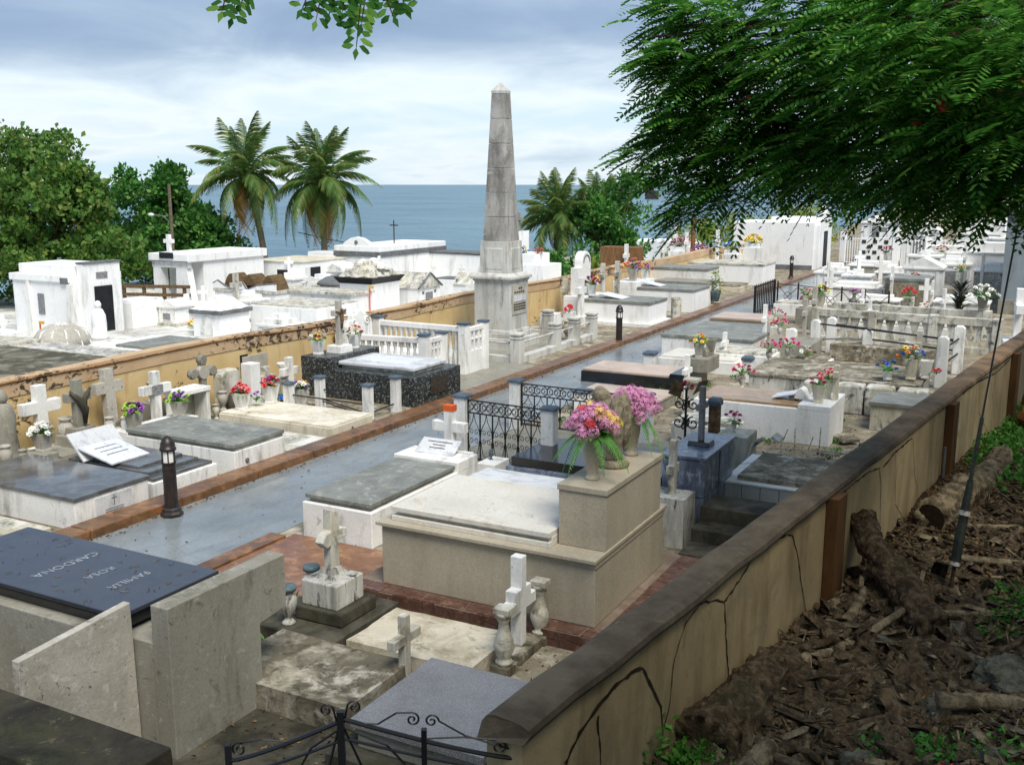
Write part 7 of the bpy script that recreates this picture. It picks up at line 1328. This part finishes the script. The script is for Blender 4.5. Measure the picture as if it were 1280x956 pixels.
for i in range(110):
    y = 6.0 + 6.5 * rr.random() ** 1.1; x = -2.42 + .124 * (y - 4.73) + .12 + 2.1 * rr.random() ** 1.2; a = rr.choice((.9, 1.3, .4, -.4, 2.6)) + rr.uniform(-.35, .35); L = rr.uniform(.3, .95); r0 = rr.uniform(.014, .05); tl = rr.uniform(-.05, .22); bnd = rr.uniform(-.12, .12); pts = []
    for k in range(6):
        t = k / 5; px_, py_ = x + math.cos(a) * L * (t - .5) - math.sin(a) * bnd * L * math.sin(math.pi * t), y + math.sin(a) * L * (t - .5) + math.cos(a) * bnd * L * math.sin(math.pi * t); pts.append((px_, py_, max(Z(px_, py_) + r0 * .4, Z(x, y) + r0 + math.sin(tl) * L * (t - .5)) + rr.uniform(-1, 1) * r0 * .3))
    bw.tube(pts, [r0 * (1 - .4 * k / 5) * rr.uniform(.75, 1.2) for k in range(6)], 6)
tag(bw.build('brushwood', 'bark', smooth=True), 'heap of short broken brushwood on the dirt bank', 'brushwood', kind='stuff')
for i, (x, y, s_, lb) in enumerate(((-.02, 8.6, .26, 'large mossy rock at right edge of brush heap'), (-.45, 8.0, .16, 'mid sized mossy rock below the large rock'), (-1.15, 9.15, .15, 'grey stacked rock in middle of brush heap'), (-.55, 9.9, .13, 'flat pale rock right of leaning trunk'), (-.9, 7.0, .14, 'pale round rock near bottom of bank'), (-.1, 7.2, .12, 'small pale rock low at right edge'), (-.75, 9.0, .11, 'angular rock among branches'), (.2, 10.5, .14, 'flat grey rock near right edge'))):
    o = MB().lathe([(.2, 0), (.95, .25), (1.0, .6), (.7, .95), (.15, 1.1)], 10).build('rock', 'rock', None, (x, y, Z(x, y) - .03), rr.uniform(0, 6), rough=.7, smooth=False, cuts=3, rscale=.15); o.scale = (s_ * 1.2, s_, s_ * .75); tag(o, lb, 'rock', 'rocks on the dirt bank')
# litter: bark chips, dead leaves, twigs - beyond counting
def scatter(seed, n, ylo, yhi, dmin, dmax, Ls, Ws, flat):
    rng = np.random.default_rng(seed); y = ylo + (yhi - ylo) * rng.uniform(0, 1, n) ** 1.3; x = -2.42 + .124 * (y - 4.73) + dmin + (dmax - dmin) * rng.uniform(0, 1, n) ** .9
    z = np.array([Z(a, b) for a, b in zip(x, y)]) + rng.uniform(.0, .05, n); d = rng.normal(size=(n, 3)); d[:, 2] *= flat; L = rng.uniform(*Ls, n); return np.stack([x, y, z], 1), d, L, L * rng.uniform(*Ws, n), rng
def chips(name, label, cat, mat, *a):
    p, d, L, W, rng = scatter(*a); n = len(p); d /= np.linalg.norm(d, axis=1, keepdims=True); s = np.cross(d, rng.normal(size=(n, 3)) * .5 + np.array([0, 0, 1.])); s /= np.linalg.norm(s, axis=1, keepdims=True) + 1e-6; up = np.cross(s, d); h = W * .35
    L, W, h = L[:, None], W[:, None], h[:, None]
    v = np.stack([p - d * L / 2 - s * W / 2, p - d * L / 2 + s * W / 2, p + d * L / 2 + s * W * .35, p + d * L / 2 - s * W * .35, p - d * L * .4 + up * h, p + d * L * .45 + up * h], 1).reshape(-1, 3)
    f = []; b = np.arange(n)[:, None] * 6; T = np.array([[0, 1, 4], [1, 2, 5], [1, 5, 4], [2, 3, 5], [3, 0, 4], [3, 4, 5]]); f = (b[:, :, None] + T[None]).reshape(-1, 3)
    o = put(name, np_mesh(name, v, f, mat, 3)); tag(o, label, cat, kind='stuff')
chips('bark_litter', 'dark bark chips and broken wood covering the dirt bank', 'litter', 'bark', 71, 5200, 5.2, 14, .02, 2.6, (.06, .28), (.12, .35), .28)
chips('bark_slabs', 'broken bark slabs and split wood heaped against the tan wall', 'debris', 'bark', 74, 420, 6.2, 11.6, .05, 1.5, (.18, .5), (.18, .4), .35)
chips('wood_splinters', 'pale split wood pieces in the brush heap', 'debris', 'bark_light', 75, 520, 5.8, 12.5, .05, 2.3, (.10, .40), (.15, .3), .35)
chips('leaf_litter', 'brown dead leaves and pale splinters over the dirt bank', 'litter', 'litter', 72, 11000, 5.0, 17, .02, 2.9, (.02, .10), (.25, .6), .5)
chips('twig_litter', 'thin pale twigs scattered on the dirt bank', 'litter', 'bark_light', 73, 2200, 5.5, 17, .1, 2.8, (.15, .45), (.025, .05), .2)
# low weeds
def weeds(name, label, seed, n, boxes, L, mat='leaf_weed'):
    rng = np.random.default_rng(seed); P = []
    for (x0, x1, y0, y1) in boxes:
        k = n // len(boxes); x = rng.uniform(x0, x1, k); y = rng.uniform(y0, y1, k); P.append(np.stack([x, y, [Z(a, b) + .01 for a, b in zip(x, y)]], 1))
    P = np.concatenate(P); P = P[np.array([mn.noise(Vector((p[0] * 3, p[1] * 3, 1))) > -.12 for p in P])]; P = np.repeat(P, 5, 0) + rng.normal(size=(len(P) * 5, 3)) * np.array([.04, .04, .02]); P[:, 2] += rng.uniform(0, L, len(P)) * .8
    d = rng.normal(size=P.shape); d[:, 2] = np.abs(d[:, 2]) * .6; Ls = L * rng.uniform(.5, 1.1, len(P)); v = leaves_np(rng, P, d, Ls, Ls * .6); o = put(name, np_mesh(name, v, quads(len(v) // 4), mat)); tag(o, label, 'weeds', kind='stuff')
weeds('weeds', 'patch of bright green low weeds on the bank at right edge', 81, 2600, [(-.85, 1.6, 14.2, 18.5), (-.55, 1.4, 17.0, 22)], .10)
weeds('weeds', 'sparse small green weeds among the brushwood', 82, 900, [(-1.7, -1.3, 5.8, 6.6), (-.9, .1, 6.4, 7.4), (-.3, .2, 9.5, 11.0), (-2.1, -1.9, 6.3, 6.8)], .07)
r = thing('weed_sprig', 'leafy green sprig growing at foot of tan wall', 'plant', (-2.2, 6.4, Z(-2.2, 6.4))); m = MB()
for i in range(26): a = rr.uniform(0, 6.28); leaf_quad(m, (rr.gauss(0, .05), rr.gauss(0, .08), rr.uniform(.02, .35)), (math.cos(a), math.sin(a), rr.uniform(.0, .8)), rr.uniform(.06, .12), .05, .3, 2)
m.build('leaves', 'leaf_weed', r); MB().tube([(0, 0, 0), (.02, .02, .35)], .006, 4).build('stem', 'leaf_weed', r)
o = MB().box(-.05, .05, -.02, .02, 0, .04).build('red_wrapper', 'red_paint', None, (-.35, 6.9, Z(-.35, 6.9) + .02), .6); tag(o, 'small crumpled red wrapper on the dirt at bottom right', 'litter')
# guy wire with protective sleeve
a = Vector((-.67, 10.78, Z(-.67, 10.78) - .05)); b = Vector(GUY); d = (b - a).normalized(); r = thing('guy_wire', 'taut dark guy wire with thick plastic sleeve anchored on the bank', 'wire', tuple(a))
MB().tube([(0, 0, 0), tuple((b - a) * 1.0), tuple((b - a) * 1.0 + d * 3)], .011, 6).build('wire', 'cable', r); MB().tube([tuple(d * .35), tuple(d * .9), tuple(d * 1.25)], [.05, .045, .03], 8).build('sleeve', 'sleeve', r); MB().tube([tuple(d * 1.25), tuple(d * 1.9)], .02, 8).build('sleeve_top', 'sleeve', r); MB().tube([tuple(d * .0), tuple(d * .38)], .022, 6).build('anchor_rod', 'rusty_iron', r); MB().tube([tuple(d * .88), tuple(d * .93)], .056, 8).build('clamp', 'white_iron', r); MB().tube([tuple(d * .36), tuple(d * .40)], .054, 8).build('clamp', 'white_iron', r)


# fallen leaves and grit on the cemetery floor: along the kerb, in the gaps between graves
def floor_bits(name, label, mat, seed, n, regions, Ls, zb):
    rng = np.random.default_rng(seed); P = []
    for (x0, x1, y0, y1, w, z) in regions:
        k = int(n * w); yy = y0 + (y1 - y0) * rng.uniform(0, 1, k) ** 1.5; P.append(np.stack([rng.uniform(x0, x1, k), yy, np.full(k, z)], 1))
    P = np.concatenate(P); d = rng.normal(size=P.shape); d[:, 2] *= .25; L = rng.uniform(*Ls, len(P)); P[:, 2] += L * .12 + zb
    v = leaves_np(rng, P, d, L, L * rng.uniform(.35, .7, len(P))); tag(put(name, np_mesh(name, v, quads(len(v) // 4), mat)), label, 'litter', kind='stuff')
floor_bits('fallen_leaves', 'small brown fallen leaves along kerb and between graves', 'litter', 91, 5200, [(-10.42, -10.25, 6, 34, .10, .012), (-10.4, -8.6, 6, 34, .02, .012), (-14.7, -10.85, 8, 22, .28, .0), (-8.4, -2.7, 5.5, 26, .5, .004), (-6.8, -2.8, 4.2, 6.6, .10, .006)], (.02, .065), .003)
floor_bits('plaster_grit', 'pale plaster flakes and grit scattered between graves', 'concrete_pale', 92, 4200, [(-14.7, -10.85, 8, 24, .4, .0), (-8.4, -2.7, 6.5, 28, .6, .004)], (.015, .05), .002)
rng_ = np.random.default_rng(93); tp = []
for (x0, x1, y0, y1, k) in ((-14.7, -13.9, 9, 22, 60), (-8.3, -2.8, 11, 24, 70), (-3.6, -2.6, 7.5, 12, 40), (-6.9, -6.0, 7.0, 8.4, 25)): tp.append(np.stack([rng_.uniform(x0, x1, k), rng_.uniform(y0, y1, k), np.full(k, .0)], 1))
tp = np.repeat(np.concatenate(tp), 14, 0) + rng_.normal(size=(195 * 14, 3)) * np.array([.06, .06, 0]); dd_ = rng_.normal(size=tp.shape); dd_[:, 2] = np.abs(dd_[:, 2]) + .5; Lt = rng_.uniform(.05, .15, len(tp))
vv_ = leaves_np(rng_, tp, dd_, Lt, Lt * .3); tag(put('grass_tufts', np_mesh('grass_tufts', vv_, quads(len(vv_) // 4), 'leaf_weed')), 'small green weed tufts growing in gaps between graves', 'weeds', kind='stuff')
